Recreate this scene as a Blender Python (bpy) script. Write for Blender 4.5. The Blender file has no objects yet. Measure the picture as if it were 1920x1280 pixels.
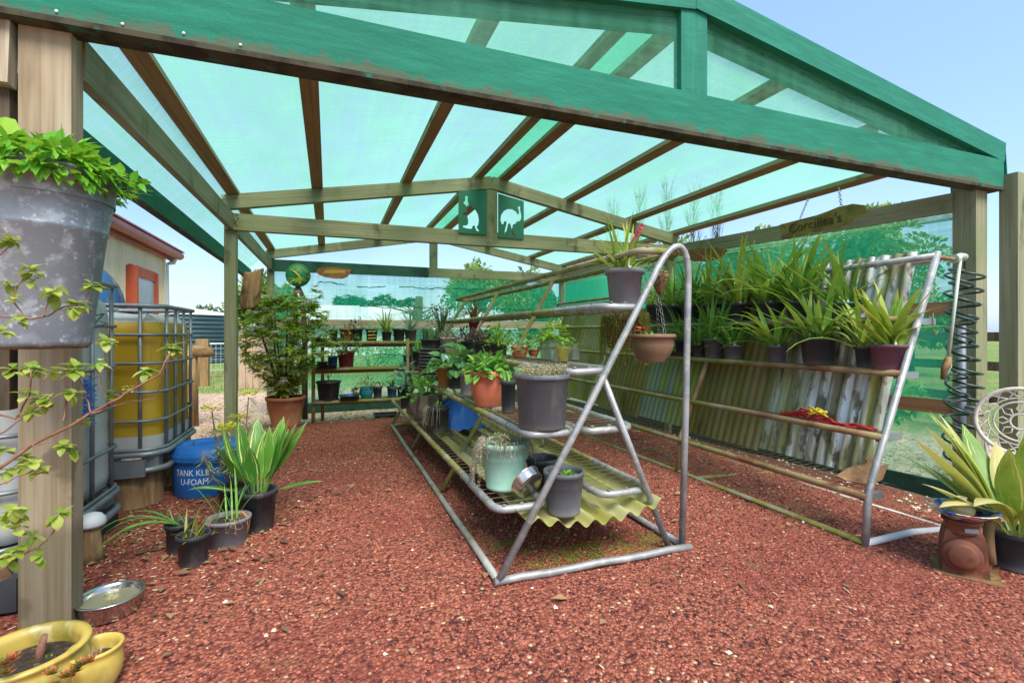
import bpy, bmesh, math, random
from mathutils import Vector, Matrix, noise
from mathutils.geometry import tessellate_polygon
SC = bpy.context.scene
COL = SC.collection
PI = math.pi
# ---------------------------------------------------------------- surveyed camera (metres, building axes X across, Y along)
FPX, CAMH, HOR, YAW = 895.0, 1.2, 625.0, math.radians(21)
SN, CS = math.sin(YAW), math.cos(YAW)
def ray(px, py):
    u = (px - 960) / FPX; v = -(py - HOR) / FPX
    return (SN + u * CS, CS - u * SN, v)
def onz(px, py, z=0.0):          # sight line meets a level surface
    d = ray(px, py); t = (z - CAMH) / d[2]
    return Vector((d[0] * t, d[1] * t, z))
def ony(px, py, y):              # sight line meets a plane across the building
    d = ray(px, py); t = y / d[1]
    return Vector((d[0] * t, y, CAMH + d[2] * t))
def onx(px, py, x):              # sight line meets a plane along the building
    d = ray(px, py); t = x / d[0]
    return Vector((x, d[1] * t, CAMH + d[2] * t))
def m_per_px(p):
    return (p[0] * SN + p[1] * CS) / FPX
def ss(a, b, x):
    t = max(0.0, min(1.0, (x - a) / (b - a))); return t * t * (3 - 2 * t)
def gz(x, y):                    # the pad falls away to the right and to the back
    return max(-0.42, -0.33 * ss(3.3, 5.0, x) - 0.27 * ss(6.3, 9.2, y))
# ---------------------------------------------------------------- mesh builder
class MB:
    def __init__(s): s.v = []; s.f = []; s.uv = []; s.mi = []; s.sm = []
    def face(s, idx, uvs=None, mi=0, sm=True):
        s.f.append(tuple(idx)); s.uv.append(uvs or [(0, 0)] * len(idx)); s.mi.append(mi); s.sm.append(sm)
    def beam(s, p0, p1, w, h, roll=0.0, mi=0, ext=0.0):
        p0 = Vector(p0); p1 = Vector(p1); d = (p1 - p0); L = d.length; d.normalize()
        p0 = p0 - d * ext; p1 = p1 + d * ext; L += 2 * ext
        up = Vector((0, 0, 1)) if abs(d.z) < .95 else Vector((0, 1, 0))
        sd = d.cross(up).normalized(); up = sd.cross(d).normalized()
        if roll: 
            R = Matrix.Rotation(roll, 3, d); sd = R @ sd; up = R @ up
        b = len(s.v); o = random.random() * 5
        for p in (p0, p1):
            for a, c in ((-1, -1), (1, -1), (1, 1), (-1, 1)):
                s.v.append(p + sd * (a * w / 2) + up * (c * h / 2))
        q = [(0, 1, 5, 4, w), (1, 2, 6, 5, h), (2, 3, 7, 6, w), (3, 0, 4, 7, h)]
        for i, (a, c, e, g, ww) in enumerate(q):
            vo = o + i * .37
            s.face((b + a, b + g, b + e, b + c), [(o, vo), (o + L, vo), (o + L, vo + ww), (o, vo + ww)], mi, False)
        s.face((b, b + 1, b + 2, b + 3), [(0, o), (w * .1, o), (w * .1, o + h), (0, o + h)], mi, False)
        s.face((b + 7, b + 6, b + 5, b + 4), [(0, o), (w * .1, o), (w * .1, o + h), (0, o + h)], mi, False)
        return s
    def box(s, c, sz, rz=0.0, mi=0):
        c = Vector(c); d = Vector((math.cos(rz), math.sin(rz), 0)) * (sz[0] / 2)
        return s.beam(c - d, c + d, sz[1], sz[2], 0, mi)
    def tube(s, pts, r, n=8, mi=0, caps=True, closed=False):
        pts = [Vector(p) for p in pts]; m = len(pts)
        rs = r if isinstance(r, (list, tuple)) else [r] * m
        b = len(s.v); ref = None; lens = [0.0]
        for i in range(m):
            if closed: t = (pts[(i + 1) % m] - pts[i - 1])
            else: t = pts[min(i + 1, m - 1)] - pts[max(i - 1, 0)]
            if t.length < 1e-9: t = Vector((0, 0, 1))
            t.normalize()
            if ref is None: ref = Vector((0, 0, 1)) if abs(t.z) < .9 else Vector((1, 0, 0))
            a = t.cross(ref)
            if a.length < 1e-6: a = t.orthogonal()
            a.normalize(); c = a.cross(t); ref = c
            if i: lens.append(lens[-1] + (pts[i] - pts[i - 1]).length)
            for k in range(n):
                th = 2 * PI * k / n
                s.v.append(pts[i] + a * (math.cos(th) * rs[i]) + c * (math.sin(th) * rs[i]))
        o = random.random() * 3
        for i in range(m if closed else m - 1):
            j = (i + 1) % m; l0 = lens[i] + o; l1 = (lens[j] if j else lens[i] + .1) + o
            for k in range(n):
                k2 = (k + 1) % n
                s.face((b + i * n + k, b + j * n + k, b + j * n + k2, b + i * n + k2),
                       [(l0, k / n), (l1, k / n), (l1, (k + 1) / n), (l0, (k + 1) / n)], mi)
        if caps and not closed:
            s.face([b + k for k in range(n)], None, mi, False)
            s.face([b + (m - 1) * n + k for k in reversed(range(n))], None, mi, False)
        return s
    def lathe(s, prof, n=28, c=(0, 0, 0), M=None, mi=0, sx=1.0, sy=1.0, rot=0.0, wob=0.0, flute=0, fa=0.0):
        b = len(s.v); c = Vector(c); ds = [0.0]
        for i in range(1, len(prof)): ds.append(ds[-1] + math.hypot(prof[i][0] - prof[i - 1][0], prof[i][1] - prof[i - 1][1]))
        for (r, z) in prof:
            for k in range(n):
                th = 2 * PI * k / n + rot
                rr = r * (1 + wob * math.sin(3 * th + z * 9)) * (1 + fa * math.cos(flute * th))
                p = Vector((rr * math.cos(th) * sx, rr * math.sin(th) * sy, z))
                if M is not None: p = M @ p
                s.v.append(p + c)
        for i in range(len(prof) - 1):
            for k in range(n):
                k2 = (k + 1) % n
                s.face((b + i * n + k, b + i * n + k2, b + (i + 1) * n + k2, b + (i + 1) * n + k),
                       [(k / n, ds[i]), ((k + 1) / n, ds[i]), ((k + 1) / n, ds[i + 1]), (k / n, ds[i + 1])], mi)
        return s
    def grid(s, fn, nu, nv, mi=0, uvs=(1, 1), sm=True):
        b = len(s.v)
        for i in range(nu + 1):
            for j in range(nv + 1): s.v.append(Vector(fn(i / nu, j / nv)))
        for i in range(nu):
            for j in range(nv):
                a = b + i * (nv + 1) + j
                s.face((a, a + nv + 1, a + nv + 2, a + 1), [(i / nu * uvs[0], j / nv * uvs[1]), ((i + 1) / nu * uvs[0], j / nv * uvs[1]),
                       ((i + 1) / nu * uvs[0], (j + 1) / nv * uvs[1]), (i / nu * uvs[0], (j + 1) / nv * uvs[1])], mi, sm)
        return s
    def strap(s, base, az, L, W, el=1.2, droop=1.0, segs=6, fold=.25, mi=0, tipk=2.2, basew=.55, rng=random, petiole=0.0):
        p = Vector(base); b = len(s.v); e = el; sd = Vector((-math.sin(az), math.cos(az), 0)); kink = rng.uniform(-.12, .12)
        for i in range(segs + 1):
            t = i / segs
            w = W * .5 * (basew + (1 - basew) * min(1, t * 2.6)) * max(.03, 1 - t ** tipk)
            if petiole: 
                tt = max(0.0, (t - petiole) / (1 - petiole)); w = W * .5 * (max(.1, math.sin(PI * min(1, tt ** .8)) ** .8) if tt > 0 else .1)
                if t >= .999: w = .001
            d = Vector((math.cos(az) * math.cos(e), math.sin(az) * math.cos(e), math.sin(e)))
            nrm = sd.cross(d)
            s.v.append(p - sd * w + nrm * (-fold * w * -1)); s.v.append(p.copy()); s.v.append(p + sd * w + nrm * (fold * w))
            p = p + d * (L / segs); e -= droop / segs * (.4 + 1.2 * t); az += kink / segs
            sd = Vector((-math.sin(az), math.cos(az), 0))
        for i in range(segs):
            a = b + i * 3; t0 = i / segs; t1 = (i + 1) / segs
            s.face((a, a + 1, a + 4, a + 3), [(t0, 0), (t0, .5), (t1, .5), (t1, 0)], mi)
            s.face((a + 1, a + 2, a + 5, a + 4), [(t0, .5), (t0, 1), (t1, 1), (t1, .5)], mi)
        return p
    def oval(s, base, d, L, W, up=None, curl=.25, fold=.2, mi=0, shape=(.0, .8, 1.0, .62, .02)):
        d = Vector(d).normalized(); up = Vector(up) if up is not None else Vector((0, 0, 1))
        sd = d.cross(up)
        if sd.length < 1e-4: sd = d.orthogonal()
        sd.normalize(); nr = sd.cross(d); b = len(s.v); n = len(shape); base = Vector(base)
        for i in range(n):
            t = i / (n - 1); p = base + d * (L * t) - nr * (curl * L * t * t); w = W * .5 * shape[i]
            if i in (0, n - 1): s.v.append(p)
            else:
                s.v.append(p - sd * w + nr * (fold * w)); s.v.append(p); s.v.append(p + sd * w + nr * (fold * w))
        def ix(i, k): return b if i == 0 else (b + 1 + (i - 1) * 3 + k if i < n - 1 else b + 1 + (n - 2) * 3)
        for i in range(n - 1):
            t0 = i / (n - 1); t1 = (i + 1) / (n - 1)
            for k in (0, 1):
                if i == 0: s.face((ix(0, 0), ix(1, k + 1), ix(1, k)), [(t0, .5), (t1, (k + 1) / 2), (t1, k / 2)], mi)
                elif i == n - 2: s.face((ix(i, k), ix(i, k + 1), ix(n - 1, 0)), [(t0, k / 2), (t0, (k + 1) / 2), (t1, .5)], mi)
                else: s.face((ix(i, k), ix(i, k + 1), ix(i + 1, k + 1), ix(i + 1, k)), [(t0, k / 2), (t0, (k + 1) / 2), (t1, (k + 1) / 2), (t1, k / 2)], mi)
        return s
    def card(s, p, d, L, W, up, mi=0):       # small folded leaf, four triangles
        d = Vector(d).normalized(); sd = d.cross(Vector(up))
        if sd.length < 1e-4: sd = d.orthogonal()
        sd.normalize(); nr = sd.cross(d); p = Vector(p); b = len(s.v); m = p + d * (L * .48)
        s.v += [p, m - sd * (W / 2) + nr * (W * .14), m, m + sd * (W / 2) + nr * (W * .14), p + d * L - nr * (L * .12)]
        for a, c, e, u in ((0, 2, 1, (0, .5, .5)), (0, 3, 2, (0, 1, .5)), (1, 2, 4, (.5, .5, 1)), (2, 3, 4, (.5, .5, 1))):
            s.face((b + a, b + c, b + e), [(0, .5), (.5, .5), (.5, .2)], mi)
        return s
    def prism(s, poly, z0, z1, M=None, mi=0, holes=()):
        loops = [[Vector((x, y, 0)) for x, y in poly]] + [[Vector((x, y, 0)) for x, y in h] for h in holes]
        flat = [p for l in loops for p in l]; tris = tessellate_polygon(loops); b = len(s.v); n = len(flat)
        for z in (z0, z1):
            for p in flat:
                q = Vector((p.x, p.y, z)); s.v.append(M @ q if M is not None else q)
        uv = [(p.x, p.y) for p in flat]
        for t in tris:
            s.face([b + i for i in t], [uv[i] for i in t], mi, False)
            s.face([b + n + i for i in reversed(t)], [uv[i] for i in reversed(t)], mi, False)
        k = 0
        for l in loops:
            m = len(l)
            for i in range(m):
                a = b + k + i; c = b + k + (i + 1) % m
                s.face((a, c, c + n, a + n), [uv[k + i], uv[k + (i + 1) % m], uv[k + (i + 1) % m], uv[k + i]], mi, False)
            k += m
        return s
    def build(s, name, mats, parent=None, loc=None, kind=None, label=None):
        me = bpy.data.meshes.new(name); me.from_pydata([tuple(v) for v in s.v], [], s.f)
        if not isinstance(mats, (list, tuple)): mats = [mats]
        for m in mats: me.materials.append(m)
        ul = me.uv_layers.new(name='UVMap')
        flat = [c for u in s.uv for q in u for c in q]
        ul.data.foreach_set('uv', flat)
        me.polygons.foreach_set('material_index', s.mi); me.polygons.foreach_set('use_smooth', s.sm)
        me.update()
        o = bpy.data.objects.new(name, me); COL.objects.link(o)
        if parent is not None: o.parent = parent
        if loc is not None: o.location = loc
        if kind: o['kind'] = kind
        if label: o['label'] = label
        return o
def thing(name, label, cat, loc=(0, 0, 0), rz=0.0, group=None):
    o = bpy.data.objects.new(name, None); COL.objects.link(o); o.empty_display_size = .05
    o.location = loc; o.rotation_euler = (0, 0, rz); o['label'] = label; o['category'] = cat
    if group: o['group'] = group
    return o
def tag(o, label, cat, group=None):
    o['label'] = label; o['category'] = cat
    if group: o['group'] = group
    return o
def text_mb(mb, txt, size, place, mi=0, depth=.002):
    cu = bpy.data.curves.new('t', 'FONT'); cu.body = txt; cu.size = size; cu.extrude = depth; cu.align_x = 'CENTER'; cu.resolution_u = 3
    ob = bpy.data.objects.new('t', cu); COL.objects.link(ob)
    dg = bpy.context.evaluated_depsgraph_get(); dg.update()
    me = bpy.data.meshes.new_from_object(ob.evaluated_get(dg)); b = len(mb.v)
    for v in me.vertices: mb.v.append(Vector(place(v.co.x, v.co.y, v.co.z)))
    for p in me.polygons: mb.face([b + i for i in p.vertices], None, mi, False)
    bpy.data.objects.remove(ob); bpy.data.meshes.remove(me); bpy.data.curves.remove(cu)
# ---------------------------------------------------------------- materials
def C(r, g, b, k=1.0):
    def l(c):
        c /= 255.; return c / 12.92 if c <= .04045 else ((c + .055) / 1.055) ** 2.4
    return (l(r) * k, l(g) * k, l(b) * k, 1)
class NT:
    def __init__(s, name):
        s.m = bpy.data.materials.new(name); s.m.use_nodes = True; s.t = s.m.node_tree; s.t.nodes.clear()
        s.out = s.t.nodes.new('ShaderNodeOutputMaterial'); s.cache = {}
    def n(s, ty, **k):
        x = s.t.nodes.new(ty)
        for a, v in k.items(): setattr(x, a, v)
        return x
    def ln(s, a, b): s.t.links.new(a, b)
    def coord(s, kind):
        if kind in s.cache: return s.cache[kind]
        if kind == 'pos': o = s.n('ShaderNodeNewGeometry').outputs['Position']
        elif kind == 'rand': o = s.n('ShaderNodeNewGeometry').outputs['Random Per Island']
        else:
            tc = s.n('ShaderNodeTexCoord'); o = tc.outputs[{'obj': 'Object', 'uv': 'UV', 'gen': 'Generated'}[kind]]
        s.cache[kind] = o; return o
    def math(s, op, a, b=None, c=None):
        x = s.n('ShaderNodeMath', operation=op)
        for i, q in enumerate((a, b, c)):
            if q is None: continue
            if isinstance(q, (int, float)): x.inputs[i].default_value = q
            else: s.ln(q, x.inputs[i])
        return x.outputs[0]
    def rng(s, v, lo, hi, a=0.0, b=1.0):
        x = s.n('ShaderNodeMapRange', interpolation_type='SMOOTHSTEP')
        s.ln(v, x.inputs[0]); x.inputs[1].default_value = lo; x.inputs[2].default_value = hi; x.inputs[3].default_value = a; x.inputs[4].default_value = b
        return x.outputs[0]
    def noise(s, coord, scale, detail=3, rough=.55):
        v = s.coord(coord)
        if isinstance(scale, (tuple, list)):
            mp = s.n('ShaderNodeMapping'); mp.inputs['Scale'].default_value = scale; s.ln(v, mp.inputs[0]); v = mp.outputs[0]; scale = 1
        x = s.n('ShaderNodeTexNoise'); x.inputs['Scale'].default_value = scale; x.inputs['Detail'].default_value = detail; x.inputs['Roughness'].default_value = rough
        s.ln(v, x.inputs['Vector']); return x.outputs[0]
    def vor(s, coord, scale, feat='F1'):
        x = s.n('ShaderNodeTexVoronoi', feature=feat); x.inputs['Scale'].default_value = scale; s.ln(s.coord(coord), x.inputs['Vector']); return x
    def sep(s, v, i):
        x = s.n('ShaderNodeSeparateXYZ'); s.ln(v, x.inputs[0]); return x.outputs[i]
    def mix(s, f, a, b, mode='MIX'):
        x = s.n('ShaderNodeMix', data_type='RGBA', blend_type=mode)
        for q, i in ((f, 0), (a, 6), (b, 7)):
            if isinstance(q, (int, float)): x.inputs[i].default_value = q
            elif isinstance(q, tuple): x.inputs[i].default_value = q
            else: s.ln(q, x.inputs[i])
        return x.outputs[2]
    def layer_fac(s, coord, scale, lo, hi, det):
        if coord == 'rand': v = s.coord('rand')
        elif coord == 'uvx': v = s.sep(s.coord('uv'), 0)
        elif coord == 'uvy': v = s.sep(s.coord('uv'), 1)
        elif coord == 'uvmid': v = s.math('ABSOLUTE', s.math('SUBTRACT', s.sep(s.coord('uv'), 1), .5))
        elif coord == 'ridge': v = s.math('COSINE', s.math('MULTIPLY', s.sep(s.coord('uv'), 0), 2 * PI))
        elif coord == 'objz': v = s.sep(s.coord('obj'), 2)
        elif coord == 'posz': v = s.sep(s.coord('pos'), 2)
        elif coord == 'cell': v = s.sep(s.vor('obj', scale).outputs['Color'], 0)
        elif coord == 'cellpos': v = s.sep(s.vor('pos', scale).outputs['Color'], 0)
        else: v = s.noise(coord, scale, det)
        return s.rng(v, lo, hi) if lo != hi else v
def mat(name, base, layers=(), rough=.6, metal=0., bump=None, trans=0., spec=.5, coat=0., rvar=None, tcol=None):
    t = NT(name); col = base
    for (c, coord, scale, lo, hi, amt, *r) in layers:
        f = t.layer_fac(coord, scale, lo, hi, r[0] if r else 3)
        if amt != 1: f = t.math('MULTIPLY', f, amt)
        col = t.mix(f, col, c)
    p = t.n('ShaderNodeBsdfPrincipled'); p.inputs['Roughness'].default_value = rough; p.inputs['Metallic'].default_value = metal
    p.inputs['Specular IOR Level'].default_value = spec; p.inputs['Coat Weight'].default_value = coat
    if isinstance(col, tuple): p.inputs['Base Color'].default_value = col
    else: t.ln(col, p.inputs['Base Color'])
    if rvar:
        t.ln(t.rng(t.noise(rvar[0], rvar[1], 4), .3, .7, rvar[2], rvar[3]), p.inputs['Roughness'])
    if bump:
        bs = bump if isinstance(bump, list) else [bump]; prev = None
        for (coord, scale, st, dist) in bs:
            b = t.n('ShaderNodeBump'); b.inputs['Strength'].default_value = st; b.inputs['Distance'].default_value = dist
            t.ln(t.noise(coord, scale, 4) if coord != 'vor' else t.vor('obj', scale).outputs['Distance'], b.inputs['Height'])
            if prev: t.ln(prev, b.inputs['Normal'])
            prev = b.outputs[0]
        t.ln(prev, p.inputs['Normal'])
    sh = p.outputs[0]
    if trans:
        tr = t.n('ShaderNodeBsdfTranslucent'); mx = t.n('ShaderNodeMixShader'); mx.inputs[0].default_value = trans
        if tcol: tr.inputs[0].default_value = tcol
        elif isinstance(col, tuple): tr.inputs[0].default_value = col
        else: t.ln(t.mix(.35, col, (col if isinstance(col, tuple) else (.45, .5, .05, 1))), tr.inputs[0])
        t.ln(sh, mx.inputs[1]); t.ln(tr.outputs[0], mx.inputs[2]); sh = mx.outputs[0]
    t.ln(sh, t.out.inputs[0]); return t.m
def cloth(name, see, col, wv=.10, tint=(1, 1, 1, 1), tl=.55):
    t = NT(name); tp = t.n('ShaderNodeBsdfTransparent'); tp.inputs[0].default_value = tint
    df = t.n('ShaderNodeBsdfDiffuse'); tr = t.n('ShaderNodeBsdfTranslucent')
    big = t.rng(t.noise('obj', (1.2, .5, 1.2), 4), .3, .7)
    c = t.mix(big, (col[0] * .85, col[1] * .9, col[2] * .85, 1), (min(1, col[0] * 1.15 + .01), min(1, col[1] * 1.1), min(1, col[2] * 1.15), 1))
    t.ln(c, df.inputs[0]); t.ln(c, tr.inputs[0])
    m1 = t.n('ShaderNodeMixShader'); m1.inputs[0].default_value = tl; t.ln(df.outputs[0], m1.inputs[1]); t.ln(tr.outputs[0], m1.inputs[2])
    st = t.noise('uv', (16, .5, 1), 4); st2 = t.noise('uv', (.8, 20, 1), 4); lo = t.noise('uv', (1.5, .8, 1), 3)
    f = t.math('ADD', t.math('MULTIPLY', t.math('SUBTRACT', st, .5), wv * 2), t.math('MULTIPLY', t.math('SUBTRACT', st2, .5), wv * 2))
    f = t.math('ADD', f, t.math('MULTIPLY', t.math('SUBTRACT', lo, .5), wv * 2.2))
    f = t.math('ADD', f, 1 - see)
    mx = t.n('ShaderNodeMixShader'); t.ln(f, mx.inputs[0]); t.ln(tp.outputs[0], mx.inputs[1]); t.ln(m1.outputs[0], mx.inputs[2])
    t.ln(mx.outputs[0], t.out.inputs[0]); return t.m
def glassy(name, col, see=.6, rough=.1):
    t = NT(name); tp = t.n('ShaderNodeBsdfTransparent'); tp.inputs[0].default_value = col
    p = t.n('ShaderNodeBsdfPrincipled'); p.inputs['Base Color'].default_value = col; p.inputs['Roughness'].default_value = rough
    mx = t.n('ShaderNodeMixShader'); mx.inputs[0].default_value = 1 - see; t.ln(tp.outputs[0], mx.inputs[1]); t.ln(p.outputs[0], mx.inputs[2]); t.ln(mx.outputs[0], t.out.inputs[0]); return t.m
m = {}
MOLD = C(38, 42, 30); 
m['timber'] = mat('timber', C(138, 138, 108), [(C(98, 96, 70), 'uv', (1.2, 55, 1), .35, .7, .75, 4), (C(156, 157, 132), 'uv', (.6, 9, 1), .45, .75, .6), (C(112, 124, 80), 'obj', 1.3, .42, .7, .6), (C(56, 56, 44), 'obj', (4.5, 4.5, 2.0), .56, .72, .75, 6), (C(60, 56, 44), 'uv', (.5, 130, 1), .66, .72, .6, 5), (C(74, 52, 34), 'cell', 1.6, .97, .99, .35)], .85, bump=('uv', (2, 60, 1), .35, .004))
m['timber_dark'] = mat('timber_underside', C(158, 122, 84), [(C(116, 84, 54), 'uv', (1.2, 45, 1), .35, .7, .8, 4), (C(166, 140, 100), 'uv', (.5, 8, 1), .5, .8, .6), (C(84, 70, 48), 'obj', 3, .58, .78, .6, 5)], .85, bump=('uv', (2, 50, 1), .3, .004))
m['timber_post'] = mat('stained_post_timber', C(158, 148, 122), [(C(112, 90, 64), 'uv', (1.0, 46, 1), .38, .72, .85, 4), (C(190, 182, 160), 'uv', (.8, 14, 1), .45, .7, .6), (C(136, 116, 84), 'obj', (2, 2, 1), .4, .65, .6), (C(86, 70, 50), 'obj', (7, 7, 1.2), .58, .8, .7, 5), (C(70, 58, 42), 'obj', (3, 3, 4), .56, .64, .55, 5), (C(88, 78, 54), 'objz', 1, .46, .38, .6), (C(150, 120, 92), 'objz', 1, 1.5, 2.3, .35)], .9, bump=('uv', (2, 50, 1), .5, .005))
m['timber_grey'] = mat('timber_silvered', C(172, 160, 136), [(C(120, 98, 74), 'uv', (1.0, 42, 1), .4, .72, .75, 4), (C(196, 190, 172), 'uv', (.8, 14, 1), .45, .7, .7), (C(140, 128, 96), 'obj', 1.8, .4, .7, .5), (C(70, 60, 44), 'obj', (6, 6, 2), .64, .8, .7, 5)], .88, bump=('uv', (2, 50, 1), .45, .005))
m['rough_wood'] = mat('rough_wood', C(146, 116, 78), [(C(92, 66, 42), 'obj', (14, 14, 2), .4, .7, .8, 4), (C(182, 156, 112), 'obj', (30, 30, 3), .5, .75, .6), (C(60, 46, 32), 'obj', 5, .62, .8, .7)], .9, bump=('obj', (22, 22, 3), .6, .01))
m['bark'] = mat('bark', C(92, 78, 60), [(C(52, 42, 32), 'obj', (16, 16, 3), .4, .7, .8, 4)], .95, bump=('obj', (20, 20, 4), .8, .01))
m['board_green'] = mat('board_green', C(22, 74, 56), [(C(14, 44, 36), 'obj', 6, .4, .7, .7), (C(70, 88, 64), 'obj', (3, 3, 12), .62, .8, .5)], .75)
m['wrap'] = mat('shade_cloth_wrap', C(4, 106, 84), [(C(18, 130, 104), 'uv', (2.5, 30, 1), .4, .72, .65, 5), (C(2, 104, 82), 'uv', (60, 3, 1), .45, .75, .4), (C(86, 112, 88), 'obj', (5, 5, 18), .62, .8, .4, 5)], .8, bump=[('uv', (160, 160, 1), .15, .002), ('obj', (2.5, 2.5, 5), .5, .03)])
def wrap_tie():
    t = NT('stained_cloth_wrap'); P = t.coord('pos'); z = t.math('SUBTRACT', t.sep(P, 2), t.math('MULTIPLY', t.sep(P, 0), .0083))
    col = t.mix(t.math('MULTIPLY', t.rng(t.noise('uv', (2.5, 30, 1), 5), .4, .72), .7), C(2, 104, 80), C(14, 126, 98)); col = t.mix(t.math('MULTIPLY', t.rng(t.noise('pos', (3, 3, 9), 5), .5, .75), .5), col, C(2, 92, 74)); col = t.mix(t.math('MULTIPLY', t.rng(t.noise('pos', 1.1, 3), .4, .7), .35), col, C(22, 130, 102))
    col = t.mix(t.math('MULTIPLY', t.rng(t.noise('pos', 120, 2), .4, .6), .22), col, C(0, 70, 54))
    zz = t.math('ADD', z, t.math('MULTIPLY', t.math('SUBTRACT', t.noise('pos', 13, 6), .5), .17)); zz = t.math('ADD', zz, t.math('MULTIPLY', t.math('SUBTRACT', t.noise('pos', 2.2, 3), .5), .12))
    col = t.mix(t.math('MULTIPLY', t.rng(zz, 2.44, 2.485, 1, 0), .85), col, C(78, 84, 62))
    p = t.n('ShaderNodeBsdfPrincipled'); t.ln(col, p.inputs[0]); p.inputs['Roughness'].default_value = .85
    b = t.n('ShaderNodeBump'); b.inputs['Strength'].default_value = .5; b.inputs['Distance'].default_value = .03; t.ln(t.noise('pos', (3, 3, 7), 4), b.inputs['Height']); t.ln(b.outputs[0], p.inputs['Normal']); t.ln(p.outputs[0], t.out.inputs[0]); return t.m
m['wrap_tie'] = wrap_tie()
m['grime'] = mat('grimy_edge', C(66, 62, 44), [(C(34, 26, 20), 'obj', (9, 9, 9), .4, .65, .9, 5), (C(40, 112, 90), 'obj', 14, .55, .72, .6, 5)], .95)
m['roof_cloth'] = cloth('roof_shade_cloth', .50, C(126, 196, 156), .36, (.98, 1, .84, 1), .85)
m['wall_cloth'] = cloth('wall_shade_cloth', .43, C(34, 204, 150), .2, (.9, 1, .96, 1), .6)
m['gable_cloth'] = cloth('gable_shade_cloth', .70, C(120, 205, 172), .2, (1, 1, .96, 1), .5)
m['back_cloth'] = cloth('back_shade_cloth', .52, C(34, 200, 146), .2, (.93, 1, .97, 1), .6)
m['hem'] = mat('cloth_hem', C(30, 156, 116), [(C(14, 120, 90), 'obj', 8, .4, .7, .6)], .8, trans=.5)
m['galv'] = mat('galvanised_pipe', C(158, 160, 158), [(C(122, 124, 122), 'obj', 9, .35, .65, .7, 5), (C(186, 184, 178), 'obj', 26, .5, .7, .6), (C(140, 84, 52), 'obj', 3.1, .68, .78, .8, 5)], .5, .35, bump=('obj', 60, .12, .002))
m['galv_moss'] = mat('lightly_mossy_pipe', C(158, 158, 148), [(C(124, 124, 70), 'obj', 4.5, .5, .68, .8, 5), (C(184, 182, 174), 'obj', 20, .5, .7, .6), (C(130, 90, 58), 'obj', 5, .68, .8, .8, 4)], .6, .2, bump=('obj', 60, .15, .002))
m['mossy'] = mat('mossy_pipe', C(146, 140, 112), [(C(124, 122, 44), 'obj', 4.5, .36, .58, .9, 5), (C(92, 104, 30), 'obj', 11, .5, .68, .7, 5), (C(120, 84, 52), 'obj', 7, .66, .8, .8, 4)], .8, bump=('obj', 70, .3, .004))
m['rustpipe'] = mat('rusty_pipe', C(140, 118, 82), [(C(112, 74, 44), 'obj', 5, .42, .62, .85, 5), (C(146, 138, 84), 'obj', 8, .52, .7, .7, 4)], .8, bump=('obj', 70, .25, .003))
m['wire'] = mat('wire', C(120, 116, 96), [(C(98, 78, 50), 'obj', 10, .45, .7, .8)], .7, .3)
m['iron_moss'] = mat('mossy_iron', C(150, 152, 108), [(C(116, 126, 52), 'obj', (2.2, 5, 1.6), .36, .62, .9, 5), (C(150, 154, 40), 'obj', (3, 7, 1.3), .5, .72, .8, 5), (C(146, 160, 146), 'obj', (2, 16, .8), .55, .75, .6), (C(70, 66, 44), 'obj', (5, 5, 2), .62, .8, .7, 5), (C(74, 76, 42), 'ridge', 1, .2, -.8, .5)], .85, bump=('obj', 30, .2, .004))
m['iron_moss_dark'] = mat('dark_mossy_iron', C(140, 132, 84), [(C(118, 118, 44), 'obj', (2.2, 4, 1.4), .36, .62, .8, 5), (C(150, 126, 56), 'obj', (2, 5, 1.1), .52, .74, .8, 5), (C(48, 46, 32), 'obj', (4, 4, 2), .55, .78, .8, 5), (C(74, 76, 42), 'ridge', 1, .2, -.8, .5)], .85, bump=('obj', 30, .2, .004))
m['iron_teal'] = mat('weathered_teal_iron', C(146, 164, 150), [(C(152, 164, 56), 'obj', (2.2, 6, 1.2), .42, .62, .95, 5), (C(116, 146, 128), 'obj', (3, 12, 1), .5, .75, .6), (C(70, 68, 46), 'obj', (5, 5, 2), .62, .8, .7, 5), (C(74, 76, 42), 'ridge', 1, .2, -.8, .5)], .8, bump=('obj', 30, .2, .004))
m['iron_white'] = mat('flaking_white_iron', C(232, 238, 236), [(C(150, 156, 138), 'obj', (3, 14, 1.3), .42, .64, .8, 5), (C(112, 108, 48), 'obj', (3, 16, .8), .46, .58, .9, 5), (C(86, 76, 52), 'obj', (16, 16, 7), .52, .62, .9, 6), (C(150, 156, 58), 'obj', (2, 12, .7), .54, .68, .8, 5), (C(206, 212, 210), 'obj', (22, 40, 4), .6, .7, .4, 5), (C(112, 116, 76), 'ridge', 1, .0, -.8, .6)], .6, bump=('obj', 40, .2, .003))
m['iron_yellow'] = mat('algae_yellow_iron', C(180, 176, 122), [(C(146, 146, 62), 'obj', (8, 1.4, 3), .4, .62, .9, 5), (C(104, 98, 50), 'obj', (9, 2, 3), .58, .76, .7, 5), (C(196, 192, 150), 'obj', (12, 3, 3), .55, .75, .7)], .75, trans=.12)
def plastic(nm, c, dust=(150, 140, 125), rough=.45, amt=.35):
    m[nm] = mat(nm + '_plastic', c, [(C(*dust), 'obj', (9, 9, 5), .5, .8, amt, 5), ((c[0] * .7, c[1] * .7, c[2] * .7, 1), 'obj', 14, .5, .8, .5), (C(*dust), 'obj', (26, 26, 2.5), .58, .8, amt * .9, 5), (C(*dust), 'objz', 1, .05, -.01, amt * .8)], rough, bump=('obj', 40, .06, .002), rvar=('obj', 9, rough, min(.9, rough + .3)))
plastic('black', C(46, 51, 55)); plastic('charcoal', C(80, 85, 88)); plastic('grey', C(116, 115, 118), (170, 165, 160)); plastic('purple', C(104, 66, 82)); plastic('mint', C(142, 186, 164), (180, 200, 185), .5, .25)
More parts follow.
